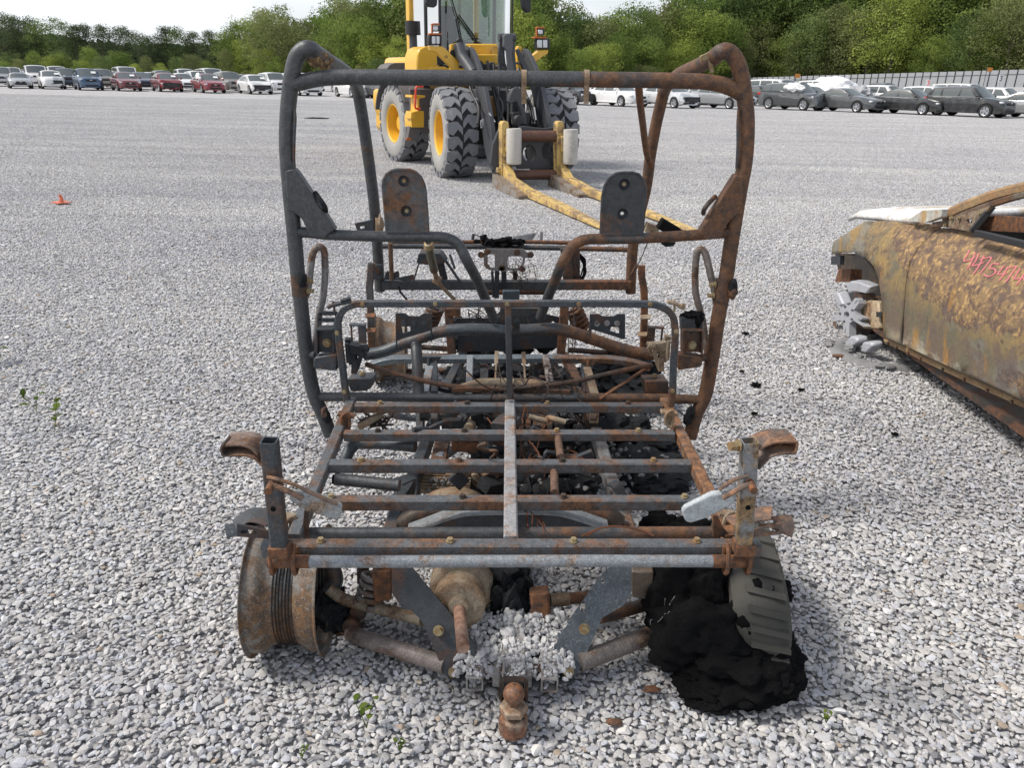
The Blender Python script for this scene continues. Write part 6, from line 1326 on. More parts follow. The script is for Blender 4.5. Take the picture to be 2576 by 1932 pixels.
# ================================================================== PARKED CARS
def paint(name, c, rough=.3, metal=.0):
    m_, nt, b = newmat(name, rough, metal, c); b.inputs['Coat Weight'].default_value = .8; b.inputs['Coat Roughness'].default_value = .08
    n = nz(nt, coords(nt), 3, 5, .7); nt.links.new(mx(nt, mr(nt, n, .45, .8, 0, .25), c, (.3, .29, .27)), b.inputs['Base Color']); return m_
PAINT = {k: paint('car_paint_' + k, c, r, mt) for k, c, r, mt in (('white', (.72, .72, .72), .35, 0), ('pearl', (.62, .63, .64), .3, .1), ('silver', (.42, .43, .44), .35, .5), ('grey', (.09, .096, .10), .3, .3), ('charcoal', (.022, .023, .025), .3, .2), ('black', (.012, .012, .014), .25, 0), ('maroon', (.16, .022, .028), .3, .3), ('red', (.20, .014, .018), .28, .2), ('crimson', (.22, .012, .02), .28, .2), ('blue', (.03, .075, .15), .3, .3), ('champagne', (.24, .22, .19), .35, .4), ('navy', (.015, .025, .06), .3, .2), ('greygreen', (.10, .11, .10), .35, .3))}
M_GLASS = newmat('car_glass', .05, 0, (.085, .10, .10), 1.0)[0]
M_TRIM = worn('car_trim', (.015, .015, .016), (.05, .05, .05), .3, 8, .6)
M_CTYRE = worn('car_tyre', (.022, .022, .023), (.07, .07, .065), .4, 8, .9)
M_CRIM = newmat('car_rim', .3, .7, (.5, .51, .53))[0]
M_HEAD = newmat('headlight', .08, .2, (.62, .64, .66), .9)[0]
M_TAIL = newmat('taillight', .2, 0, (.45, .02, .02), .7)[0]
M_CHROME = newmat('chrome_trim', .18, 1, (.6, .6, .6))[0]
M_SHEET = worn('white_plastic_sheet', (.80, .81, .82), (.6, .6, .62), .3, 4, .4, bmp=.3)
M_PAPER = newmat('paper_tag', .8, 0, (.8, .8, .8))[0]
KINDS = {
    'sedan': dict(L=4.75, W=1.82, H=1.45, belt=.93, xb0=1.12, xt0=.30, xt1=-1.0, xb1=-1.78, deck=((-2.38, .78), (-2.3, .96), (-1.7, 1.0), (1.1, .95), (1.6, .88), (2.15, .76), (2.33, .62), (2.38, .5)), wr=.64, pil=(-.32,), wz=(1.42, -1.38), R=.335),
    'coupe': dict(L=4.8, W=1.85, H=1.40, belt=.93, xb0=1.05, xt0=.15, xt1=-.9, xb1=-1.95, deck=((-2.4, .8), (-2.32, .98), (-1.8, 1.0), (1.05, .95), (1.6, .88), (2.2, .75), (2.36, .6), (2.4, .5)), wr=.62, pil=(-.75,), wz=(1.42, -1.4), R=.34),
    'suv': dict(L=4.65, W=1.85, H=1.66, belt=1.06, xb0=1.08, xt0=.42, xt1=-1.85, xb1=-2.18, deck=((-2.33, .85), (-2.28, 1.08), (-1.8, 1.1), (1.05, 1.06), (1.6, 1.0), (2.15, .9), (2.28, .75), (2.33, .55)), wr=.68, pil=(-.22, -1.25), wz=(1.42, -1.3), R=.365),
    'truck': dict(L=5.5, W=1.95, H=1.86, belt=1.2, xb0=1.35, xt0=.8, xt1=-.75, xb1=-.95, deck=((-2.75, 1.05), (-2.7, 1.12), (-1.0, 1.15), (1.3, 1.2), (2.0, 1.14), (2.6, 1.05), (2.72, .9), (2.75, .6)), wr=.74, pil=(.05,), wz=(1.75, -1.6), R=.40),
    'van': dict(L=5.1, W=1.95, H=1.95, belt=1.15, xb0=1.75, xt0=.95, xt1=-2.3, xb1=-2.5, deck=((-2.55, .9), (-2.5, 1.15), (1.7, 1.12), (2.1, 1.04), (2.45, .9), (2.55, .55)), wr=.78, pil=(.2, -1.0), wz=(1.65, -1.55), R=.35),
    'roadster': dict(L=4.0, W=1.72, H=1.22, belt=.80, xb0=.75, xt0=.2, xt1=-.45, xb1=-1.0, deck=((-2.0, .6), (-1.92, .8), (-1.0, .84), (.75, .82), (1.4, .76), (1.8, .64), (1.95, .52), (2.0, .45)), wr=.62, pil=(), wz=(1.2, -1.15), R=.31),
}
def lin(t, x): return float(np.interp(x, [a for a, _ in t], [b for _, b in t]))
_cm = {}
def car_meshes(kind, crush):
    """body, cabin and panes of one kind of car, x forward; crush > 0 folds the front"""
    key = (kind, crush)
    if key in _cm: return _cm[key]
    K = KINDS[kind]; L, W, H = K['L'], K['W'], K['H']; hw = W / 2; ra = K['R'] + .045; wf, wr_ = K['wz']
    xs = sorted(set([round(x, 3) for x in np.linspace(-L / 2, L / 2, 56)] + [round(w + s * ra * f, 3) for w in (wf, wr_) for s in (-1, 1) for f in (1.0, .985, .9, .75, .5)] + [L / 2 - .02, -L / 2 + .02]))
    wt = ((-L / 2, hw * .78), (-L / 2 + .12, hw * .9), (-L / 2 + .6, hw), (L / 2 - .9, hw), (L / 2 - .35, hw * .93), (L / 2 - .1, hw * .80), (L / 2, hw * .66))
    vs, fs = [], []
    for x in xs:
        zd, w = lin(K['deck'], x), lin(wt, x); zl = .23 + .10 * max(0, (abs(x) - L / 2 + .25) / .25)
        for c in (wf, wr_):
            if abs(x - c) <= ra: zl = max(zl, math.sqrt(max(0, ra * ra - (x - c) ** 2)) + K['R'] - .02)
        zl = min(zl, zd - .14)
        half = [(0, zd + .03), (w * .5, zd + .022), (w * .86, zd - .012), (w * .965, zd - .07), (w, max(zd - .22, zl + .05)), (w * 1.0, max(.62 * zd, zl + .03)), (w * .985, max(.42, zl + .015)), (w * .975, zl), (w * .78, zl), (w * .7, .22), (0, .2)]
        vs += [(x, y, z) for y, z in half] + [(x, -y, z) for y, z in half[1:-1]][::-1]
    n = 2 * 11 - 2
    for i in range(len(xs) - 1): fs += [(i * n + j, i * n + (j + 1) % n, (i + 1) * n + (j + 1) % n, (i + 1) * n + j) for j in range(n)]
    fs += [tuple(range(n)), tuple(reversed(range((len(xs) - 1) * n, len(xs) * n)))]
    if crush:
        q = []
        for x, y, z in vs:
            f = max(0, (x - (L / 2 - 1.25)) / 1.25)
            if f > 0:
                p = Vector((x * 2.2, y * 2.2 + crush * 3, z * 2.2)); d = noise.noise_vector(p); x -= f * (.22 + .25 * d.x) * min(1, crush); y += f * .14 * d.y; z += f * .22 * d.z * (1 if z > .5 else .2)
            q.append((x, y, z))
        vs = q
    body = MB().add(vs, fs)
    # cabin
    wb, wt_ = hw * .90, hw * K['wr'] / .74 * .86; bz, zt = K['belt'] - .04, H
    def base(s):
        return Vector((K['xb0'] + (K['xb1'] - K['xb0']) * s, 0, bz + .03))
    cab = MB(); ny, nx = 7, 6
    T_, F_, B_ = [], [], []
    for i in range(nx):
        s = i / (nx - 1); x = K['xt0'] + (K['xt1'] - K['xt0']) * s; zc = zt - .05 * (2 * s - .8) ** 2
        T_.append([Vector((x + (.05 * (1 - (2 * j / (ny - 1) - 1) ** 2) if i == 0 else 0), wt_ * (2 * j / (ny - 1) - 1), zc - .055 * (2 * j / (ny - 1) - 1) ** 4 - .03 * (2 * j / (ny - 1) - 1) ** 2)) for j in range(ny)])
    for k in range(5):
        t = k / 4
        F_.append([T_[0][j].lerp(Vector((K['xb0'] + .14 * (1 - (2 * j / (ny - 1) - 1) ** 2), wb * .97 * (2 * j / (ny - 1) - 1), bz)), t) for j in range(ny)])
        B_.append([T_[-1][j].lerp(Vector((K['xb1'] - .10 * (1 - (2 * j / (ny - 1) - 1) ** 2), wb * .95 * (2 * j / (ny - 1) - 1), bz)), t) for j in range(ny)])
    def grid(mb, G, flip=False): a, b_ = len(G), len(G[0]); mb.add([p for r in G for p in r], [(i * b_ + j, i * b_ + j + 1, (i + 1) * b_ + j + 1, (i + 1) * b_ + j) for i in range(a - 1) for j in range(b_ - 1)])
    grid(cab, T_); grid(cab, F_); grid(cab, B_)
    side = {}
    for sg, j in ((-1, 0), (1, ny - 1)):
        G = []
        for k in range(5):
            t = k / 4; row = []
            for i in range(nx):
                top = T_[i][j]; s = i / (nx - 1); bot = Vector((K['xb0'] + (K['xb1'] - K['xb0']) * s, sg * wb * (.97 if i in (0,) else .99), bz)); row.append(top.lerp(bot, t) + Vector((0, sg * .035 * math.sin(math.pi * t), 0)))
            G.append(row)
        side[sg] = G; grid(cab, G)
    def bil(G, u, v):
        a, b_ = len(G) - 1, len(G[0]) - 1; x, y = min(v * a, a - 1e-6), min(u * b_, b_ - 1e-6); i, j = int(x), int(y); fx, fy = x - i, y - j
        return G[i][j].lerp(G[i][j + 1], fy).lerp(G[i + 1][j].lerp(G[i + 1][j + 1], fy), fx)
    def pane(G, u0, u1, v0, v1, off, nu=6, nv=4, u0b=None, u1b=None):
        u0b = u0 if u0b is None else u0b; u1b = u1 if u1b is None else u1b
        g = [[bil(G, (u0 + (u0b - u0) * k / nv) + ((u1 + (u1b - u1) * k / nv) - (u0 + (u0b - u0) * k / nv)) * i / nu, v0 + (v1 - v0) * k / nv) + off for i in range(nu + 1)] for k in range(nv + 1)]
        mb = MB(); grid(mb, g); return mb
    panes = [('windshield', pane(F_, .07, .93, .06, .97, Vector((.012, 0, .006)))), ('rear_window', pane(B_, .09, .91, .08, .85 if kind in ('suv', 'van') else .95, Vector((-.012, 0, .006))))]
    cuts_ = [.05]
    for p in K['pil']: cuts_.append((p - K['xt0']) / (K['xt1'] - K['xt0']))
    cuts_.append(.95)
    for sg in (-1, 1):
        for a, b_ in zip(cuts_[:-1], cuts_[1:]):
            if b_ - a < .06: continue
            def bx_(s, end):
                x = K['xt0'] + (K['xt1'] - K['xt0']) * s; return (x - K['xb0']) / (K['xb1'] - K['xb0'])
            panes.append(('side_window', pane(side[sg], a + .018, b_ - .018, .10, .88, Vector((0, sg * .012, 0)), u0b=(bx_(a, 0) + .018) if a > .1 else .10, u1b=(bx_(b_, 1) - .018) if b_ < .9 else .90)))
    out = dict(K=K)
    def me(mb, name, ang):
        m_ = bpy.data.meshes.new(name); m_.from_pydata([tuple(v) for v in mb.v], [], mb.f); bm = bmesh.new(); bm.from_mesh(m_); bmesh.ops.remove_doubles(bm, verts=bm.verts, dist=.002); bmesh.ops.recalc_face_normals(bm, faces=bm.faces); bm.to_mesh(m_); bm.free(); smooth(m_, ang); m_.materials.append(None); return m_
    out['body'], out['cabin'] = me(body, 'body', 34 if not crush else 22), me(cab, 'cabin', 34)
    out['panes'] = [(nm, me(p, nm, 180)) for nm, p in panes]
    # wheels
    R_ = K['R']; tb = MB().lathe([(R_ * .62, -.09), (R_ * .8, -.105), (R_ * .95, -.1), (R_, -.075), (R_, .075), (R_ * .95, .1), (R_ * .8, .105), (R_ * .62, .09)], (0, 0, 0), (0, 1, 0), 28)
    rb_ = MB().lathe([(R_ * .62, .085), (R_ * .66, .1), (R_ * .58, .085), (R_ * .55, .02), (R_ * .2, .03)], (0, 0, 0), (0, 1, 0), 24); rb_.lathe([(R_ * .16, .06), (R_ * .12, .085), (.001, .088)], (0, 0, 0), (0, 1, 0), 14)
    for k in range(5):
        a = k * 1.2566
        for da in (-.14, .14): rb_.bar(Vector((R_ * .1 * math.cos(a), .07, R_ * .1 * math.sin(a))), Vector((R_ * .62 * math.cos(a + da), .082, R_ * .62 * math.sin(a + da))), .035, .03, up=(0, 1, 0))
    out['tyre'], out['rim'] = me(tb, 'wheel', 40), me(rb_, 'rim', 30)
    _cm[key] = out; return out
def use(me, mat):
    m_ = me.copy(); m_.materials.clear(); m_.materials.append(mat); return m_
_um = {}
def usem(me, mat):
    k = (me.name, mat.name)
    if k not in _um: _um[k] = use(me, mat)
    return _um[k]
CAR_DIR = rad(-56)
def car(kind, color, pos, label, cat='car', crush=0, detail=2, group=None, rot=CAR_DIR, noglass=False, tagw=False, dark_front=False):
    m_ = car_meshes(kind, crush); K = m_['K']; L, W = K['L'], K['W']
    nm = {'suv': 'parked_suv', 'truck': 'pickup_truck', 'van': 'parked_van'}.get(kind, 'parked_car')
    t = thing(nm, label, cat, pos, rot, group)
    bd = put('body', usem(m_['body'], PAINT[color]), t); put('cabin', usem(m_['cabin'], PAINT[color]), t)
    for n_, p in m_['panes']: put(n_, usem(p, M_GLASS), t)
    def lb(name, c, d, mat, parent=t, bevel=.02):
        me = bpy.data.meshes.new(name); b = MB().box(c, d); me.from_pydata([tuple(v) for v in b.v], [], b.f); me.materials.append(mat); return put(name, me, parent, bevel)
    for x in K['wz']:
        for s in (-1, 1):
            if detail < 2 and s > 0: continue
            w = put('wheel', usem(m_['tyre'], M_CTYRE), t); w.location = (x, s * (W / 2 - .10), K['R']); w.rotation_euler = (0, 0, 0 if s > 0 else math.pi)
            put('rim', usem(m_['rim'], M_CRIM), w)
            put_liner = lb('wheel_well', (x, s * (W / 2 - .28), K['R'] + .1), (K['R'] * 2.1, .26, K['R'] * 1.5), M_TRIM, t, 0) if detail > 1 else None
    xf = L / 2
    zn = lin(K['deck'], xf - .2)
    if crush:
        g = lb('exposed_front', (xf - .42, 0, .48), (.4, W * .72, .42), M_TRIM, bd); lb('radiator', (xf - .24, .05, .48), (.05, W * .5, .3), M_DARK, bd); lb('loose_bumper', (xf - .2, -.3, .33), (.14, W * .5, .1), PAINT[color] if crush < 2 else M_TRIM, bd)
        lb('headlight', (xf - .42, -W * .36, zn - .1), (.16, .24, .12), M_HEAD, bd)
    else:
        lb('grille', (xf - .03, 0, zn - .16), (.08, W * .40, .16), M_TRIM, bd); lb('lower_grille', (xf - .02, 0, .36), (.08, W * .5, .14), M_TRIM, bd)
        for s in (-1, 1): lb('headlight', (xf - .27, s * W * .37, zn - .085), (.34, .24, .12), M_HEAD, bd, .05); lb('fog_lamp', (xf - .10, s * W * .33, .38), (.10, .16, .08), M_TRIM, bd, .02)
        if detail > 1: lb('grille_badge', (xf + .012, 0, zn - .12), (.02, .16, .05), M_CHROME, bd, .01)
    if detail > 0:
        for s in (-1, 1): lb('side_mirror', (K['xb0'] - .22, s * (W / 2 + .07), K['belt'] + .08), (.12, .2, .13), PAINT[color] if color not in ('white', 'pearl') or True else M_TRIM, t, .04)
        for s in (-1, 1): lb('taillight', (-L / 2 + .12, s * W * .40, lin(K['deck'], -L / 2 + .2) - .14), (.26, .26, .14), M_TAIL, bd, .03)
    if detail > 1:
        for s in (-1, 1):
            for x in [p for p in K['pil']][:1] + ([K['xt1'] + .1] if kind in ('sedan', 'suv') else []): lb('door_handle', (x + .12, s * (W / 2 + .005), K['belt'] - .14), (.2, .03, .035), PAINT[color], bd, .01)
            lb('door_sill', (.05, s * (W / 2 - .02), .27), (2.0, .05, .07), M_TRIM if color not in ('white',) else PAINT[color], bd, .01)
    if detail > 1 and not crush and color in ('charcoal', 'grey', 'silver', 'black'):
        for s in (-1, 1): lb('window_trim', ((K['xb0'] + K['xb1']) / 2, s * (W / 2 * .905), K['belt'] + .015), (K['xb0'] - K['xb1'] - .25, .03, .03), M_CHROME, t, 0)
    if tagw:
        f = K['xb0'] * .55 + K['xt0'] * .45; z = K['belt'] * .55 + K['H'] * .45
        b = MB().box((0, 0, 0), (.02, .34, .22)); me = bpy.data.meshes.new('paper_tag'); me.from_pydata([tuple(v) for v in b.v], [], b.f); me.materials.append(M_PAPER); o = put('paper_tag', me, t); o.location = (f + .10, .42, z + .02); o.rotation_euler = (0, -math.atan2(K['xb0'] - K['xt0'], K['H'] - K['belt']), 0)
    return t
def anchor(kind, px, py, rot=CAR_DIR):
    """the front right wheel stands on the ground seen at this pixel"""
    K = KINDS[kind]; p = atz(px, py, 0); q = Matrix.Rotation(rot, 3, 'Z') @ Vector((K['wz'][0], -(K['W'] / 2 - .1), 0)); return (p.x - q.x, p.y - q.y, 0)
def behind(px, Y): p = at(px, 230, Y); return (p.x, Y, 0)
GL, GR = 'cars in the left parking rows', 'cars in the right parking rows'
FRONT = [
    ('roadster', 'silver', 27, 221.6, 'small silver low convertible at the left end of the front row', 0, GL),
    ('sedan', 'white', 108, 223, 'white sedan with torn front bumper beside the silver convertible', 1, GL),
    ('suv', 'blue', 201, 226, 'blue SUV in the left front row', 0, GL),
    ('sedan', 'maroon', 299, 228, 'maroon sedan with intact front next to the blue SUV', 0, GL),
    ('sedan', 'red', 404, 230, 'red sedan with buckled hood and missing grille', 2, GL),
    ('sedan', 'crimson', 511, 233, 'bright red sedan with white plastic over its side window', 0, GL),
    ('sedan', 'white', 630, 236, 'white sedan with smashed-in front left of the roll cage', 2, GL),
    ('suv', 'pearl', 753, 240, 'pale SUV seen under the left end of the roof bar', 0, GL),
    ('sedan', 'white', 886, 245, 'white car with crumpled door seen left of the loader', 1, GL),
    ('sedan', 'black', 965, 249, 'black wrecked car just behind the loader rear wheel', 2, GL),
    ('sedan', 'black', 1448, 263, 'black car with open front half hidden by the loader wheel', 2, GR),
    ('sedan', 'white', 1563, 268, 'clean white sedan right of the loader', 0, GR),
    ('sedan', 'pearl', 1696, 272, 'pale sedan with torn-off front under the roof bar', 2, GR),
    ('sedan', 'silver', 1834, 274, 'silver sedan between the right cage tubes', 0, GR),
    ('suv', 'grey', 2020, 278, 'grey SUV with broken front and white sheet on its window', 1, GR),
    ('coupe', 'grey', 2154, 283, 'dark grey coupe next to the broken grey SUV', 0, GR),
    ('sedan', 'charcoal', 2319, 289, 'black sedan with chrome window line', 0, GR),
    ('suv', 'charcoal', 2475, 296, 'dark charcoal SUV at the right end of the front row', 0, GR),
    ('sedan', 'silver', 2650, 300, 'silver car cut by the right edge of the picture', 0, GR)]
made = {}
for kind, col, px, py, lab, cr, grp in FRONT:
    made[px] = car(kind, col, anchor(kind, px, py), lab, 'SUV' if kind == 'suv' else 'car', cr, 2, grp, tagw=(px < 1000 and not px in (27,)))
BACK = [
    ('suv', 'silver', 12, 76, 'silver SUV behind the small convertible', GL), ('truck', 'white', 98, 77, 'white pickup above the torn-bumper white sedan', GL), ('suv', 'navy', 172, 76, 'dark blue wrecked SUV behind the blue SUV', GL),
    ('suv', 'champagne', 262, 75, 'beige SUV behind the maroon sedan', GL), ('sedan', 'navy', 358, 74, 'dark sedan between the maroon and the red sedans', GL), ('sedan', 'white', 462, 73, 'white sedan behind the buckled red sedan', GL),
    ('suv', 'champagne', 578, 72, 'tan SUV behind the bright red sedan', GL), ('suv', 'white', 690, 71, 'white SUV right behind the smashed white sedan', GL),
    ('truck', 'white', 150, 90, 'white pickup in the third left row', GL), ('van', 'white', 322, 86, 'white van standing tallest in the left rows', GL), ('suv', 'greygreen', 415, 88, 'dark green SUV behind the buckled red sedan', GL),
    ('truck', 'white', 468, 90, 'white pickup with black cab rear in the third left row', GL), ('van', 'pearl', 533, 84, 'pale van with roof load behind the bright red sedan', GL), ('sedan', 'maroon', 636, 88, 'maroon car roof behind the smashed white sedan', GL),
    ('sedan', 'silver', 60, 92, 'silver car far back at the left end', GL), ('suv', 'silver', 235, 96, 'silver SUV in the farthest left row', GL), ('sedan', 'white', 382, 98, 'white car low in the farthest left row', GL), ('suv', 'white', 735, 80, 'white SUV behind the left cage hoop', GL), ('sedan', 'pearl', 845, 82, 'pale sedan behind the crumpled white car', GL),
    ('suv', 'white', 1620, 66, 'white SUV in the second row right of the loader', GR), ('sedan', 'black', 1915, 62, 'black car with raised lid and red tail lamp left of the grey SUV', GR), ('van', 'white', 1952, 68, 'white van peeking over the broken grey SUV', GR),
    ('truck', 'charcoal', 2215, 78, 'dark pickup behind the dark grey coupe', GR), ('suv', 'white', 2230, 64, 'white SUV between the coupe and the black sedan', GR), ('suv', 'pearl', 2345, 62, 'pale SUV behind the black sedan', GR),
    ('van', 'white', 2420, 74, 'long white van roof behind the charcoal SUV', GR), ('suv', 'white', 2520, 60, 'white SUV right of the charcoal SUV', GR), ('sedan', 'grey', 2590, 66, 'grey car at the right edge of the second row', GR)]
BACK += [('suv', 'pearl', 40, 84, 'pale SUV roof behind the silver SUV at the left end', GL), ('sedan', 'white', 205, 82, 'white sedan low behind the blue SUV', GL), ('sedan', 'black', 300, 80, 'black sedan half hidden by the maroon sedan', GL), ('suv', 'white', 500, 80, 'white SUV over the roof of the bright red sedan', GL), ('sedan', 'silver', 605, 78, 'silver sedan left of the white SUV behind the smashed sedan', GL), ('suv', 'pearl', 1500, 64, 'pale SUV behind the clean white sedan', GR), ('sedan', 'white', 1760, 62, 'white sedan behind the torn-off pale sedan', GR), ('suv', 'silver', 1860, 64, 'silver SUV behind the right cage tubes', GR), ('sedan', 'black', 2040, 60, 'black sedan hidden behind the broken grey SUV', GR)]
for kind, col, px, Y, lab, grp in BACK:
    car(kind, col, behind(px, Y), lab, {'suv': 'SUV', 'van': 'van', 'truck': 'pickup'}.get(kind, 'car'), 0, 1, grp)
def sheet(name, label, c, size, seed, rot=CAR_DIR):
    b = MB().lump(Vector(c), size, seed, 4, .35, 1.6, Matrix.Rotation(rot, 3, 'Z')); o = b.build(name, M_SHEET, None, 60); tag(o, label, 'plastic sheet'); return o
def on_car(px, x, y, z):
    t = made[px]; q = Matrix.Rotation(t.rotation_euler.z, 3, 'Z') @ Vector((x, y, z)); return Vector(t.location) + q
sheet('plastic_sheet', 'white plastic bunched over the side window of the bright red sedan', on_car(511, .55, -.82, 1.12), (.55, .16, .34), 4)
sheet('plastic_sheet', 'white sheet over the front window of the broken grey SUV', on_car(2020, .45, -.76, 1.36), (.7, .2, .28), 9)
v = car('van', 'white', behind(2085, 66), 'car bundled in white wrap behind the dark grey coupe', 'van', 0, 0, GR)
o = MB().lump(Vector(behind(2085, 66)) + Vector((0, 0, 1.25)), (2.5, 1.15, .95), 13, 4, .25, 1.5, Matrix.Rotation(CAR_DIR, 3, 'Z')).build('wrap_cover', M_SHEET, v, 60)
o = MB().lump(Vector(behind(2160, 64)) + Vector((0, 0, .75)), (1.2, .8, .72), 23, 4, .5, 2.2, Matrix.Rotation(CAR_DIR, 3, 'Z')).build('crumpled_cover', worn('grey_tarp', (.36, .37, .39), (.15, .15, .16), .4, 3, .6, bmp=.4), None, 50); tag(o, 'crumpled grey tarp heap beside the white wrapped car', 'tarp')

# ================================================================== FENCE, SIGNS
M_FEN = worn('grey_sheet_fence', (.30, .315, .33), (.22, .22, .22), .4, .6, .55, var=.08)
M_POST = newmat('fence_post', .6, .3, (.06, .062, .065))[0]
def fence():
    A, B = at(1780, 215, 150), at(2900, 215, 92)
    zt = lambda s: 2.25 + (4.3 - 2.25) * s
    n = 60; t = thing('sheet_fence', 'long grey metal sheet fence with dark posts below the right wood', 'fence', (A.x, A.y, 0))
    for i in range(n):
        s0, s1 = i / n, (i + 1) / n
        p0, p1 = A.lerp(B, s0), A.lerp(B, s1); z0, z1 = zt(s0), zt(s1); zm = z0
        q = [Vector((p0.x, p0.y, zm - 2.15)), Vector((p1.x, p1.y, zm - 2.15)), Vector((p1.x, p1.y, zm)), Vector((p0.x, p0.y, zm))]
        MB().plate(q, t=.05).build('fence_panel', M_FEN, t)
        MB().box(Vector((p0.x, p0.y - .08, zm - 1.15)), (.12, .10, 2.3)).build('fence_post', M_POST, t)
        d = (p1 - p0).normalized()
        MB().bar(Vector((p0.x, p0.y - .07, zm - .55)), Vector((p1.x, p1.y - .07, zm - .55)), .05, .07).build('fence_rail', M_POST, t)
fence()
def sign(px, Y, ptop, pbot, label, red, txt):
    t = at(px, ptop, Y); b = at(px, pbot, Y); g = bank(b.x, b.y); s = thing('row_sign', label, 'sign', (t.x, t.y, g), 0, 'row number signs in the right rows')
    MB().tube([Vector((t.x, t.y, g)), Vector((t.x, t.y, t.z))], .035, 8).build('sign_pole', newmat('sign_pole_steel', .5, .5, (.45, .45, .46))[0], s)
    MB().box(Vector((t.x, t.y - .05, t.z - .3)), (.36, .03, .6)).build('sign_board', M_PAPER, s)
    if txt:
        c = Vector((t.x, t.y - .075, t.z - .3)); P = [c + Vector((x, 0, z)) for x, z in ((-.08, .2), (.1, .2), (-.0, .06), (.1, -.04), (.04, -.18), (-.08, -.16))]
        MB().tube(P, .035, 5).build('sign_digit', M_RED if red else M_BLK, s)
sign(2336, 72, 199, 224, 'white row sign with red digit above the pale SUV', True, True)
sign(2519, 70, 187, 216, 'white row sign on tall pole above the charcoal SUV', False, True)
sign(2132, 90, 188, 206, 'plain white marker post beside the white wrapped car', False, False)
def flag(px, Y, ptop, label):
    t = at(px, ptop, Y); g = bank(t.x, t.y); s = thing('marker_flag', label, 'flag', (t.x, t.y, g), 0, 'orange marker flags')
    MB().tube([Vector((t.x, t.y, g)), t], .03, 6).build('flag_pole', M_POST, s); MB().plate([t, t + Vector((.55, 0, -.05)), t + Vector((.5, .05, -.38)), t + Vector((0, 0, -.36))], t=.02).build('flag_cloth', newmat('orange_cloth', .8, 0, (.55, .22, .04))[0], s)
flag(2000, 78, 184, 'small orange marker flag above the broken grey SUV'); flag(2484, 76, 168, 'small orange marker flag above the charcoal SUV')

# ================================================================== TREES
def leaf_mat(name, c0, c1):
    m_ = bpy.data.materials.new(name); m_.use_nodes = True; nt = m_.node_tree
    b = nt.nodes['Principled BSDF']; b.inputs['Roughness'].default_value = .75; b.inputs['Specular IOR Level'].default_value = .15
    oi = nt.nodes.new('ShaderNodeObjectInfo'); a = nt.nodes.new('ShaderNodeAttribute'); a.attribute_name = 'shade'
    c = mx(nt, a.outputs['Fac'], c0, c1)
    c = mx(nt, 1.0, c, mx(nt, oi.outputs['Random'], (.72, .76, .7), (1.25, 1.2, 1.1)), 'MULTIPLY')
    nt.links.new(c, b.inputs['Base Color'])
    tl = nt.nodes.new('ShaderNodeBsdfTranslucent'); nt.links.new(c, tl.inputs['Color'])
    ms = nt.nodes.new('ShaderNodeMixShader'); ms.inputs[0].default_value = .45
    nt.links.new(b.outputs[0], ms.inputs[1]); nt.links.new(tl.outputs[0], ms.inputs[2])
    nt.links.new(ms.outputs[0], nt.nodes['Material Output'].inputs['Surface']); return m_
LEAF = {'bright': leaf_mat('spring_leaves', (.20, .265, .06), (.36, .42, .11)), 'mid': leaf_mat('green_leaves', (.13, .195, .05), (.26, .335, .095)), 'dark': leaf_mat('dark_leaves', (.095, .145, .055), (.19, .25, .09)), 'pine': leaf_mat('pine_needles', (.065, .095, .052), (.13, .165, .085)), 'dull': leaf_mat('olive_leaves', (.15, .175, .075), (.25, .275, .12))}
M_BARK = worn('tree_bark', (.075, .06, .05), (.03, .025, .02), .4, 2, .95)
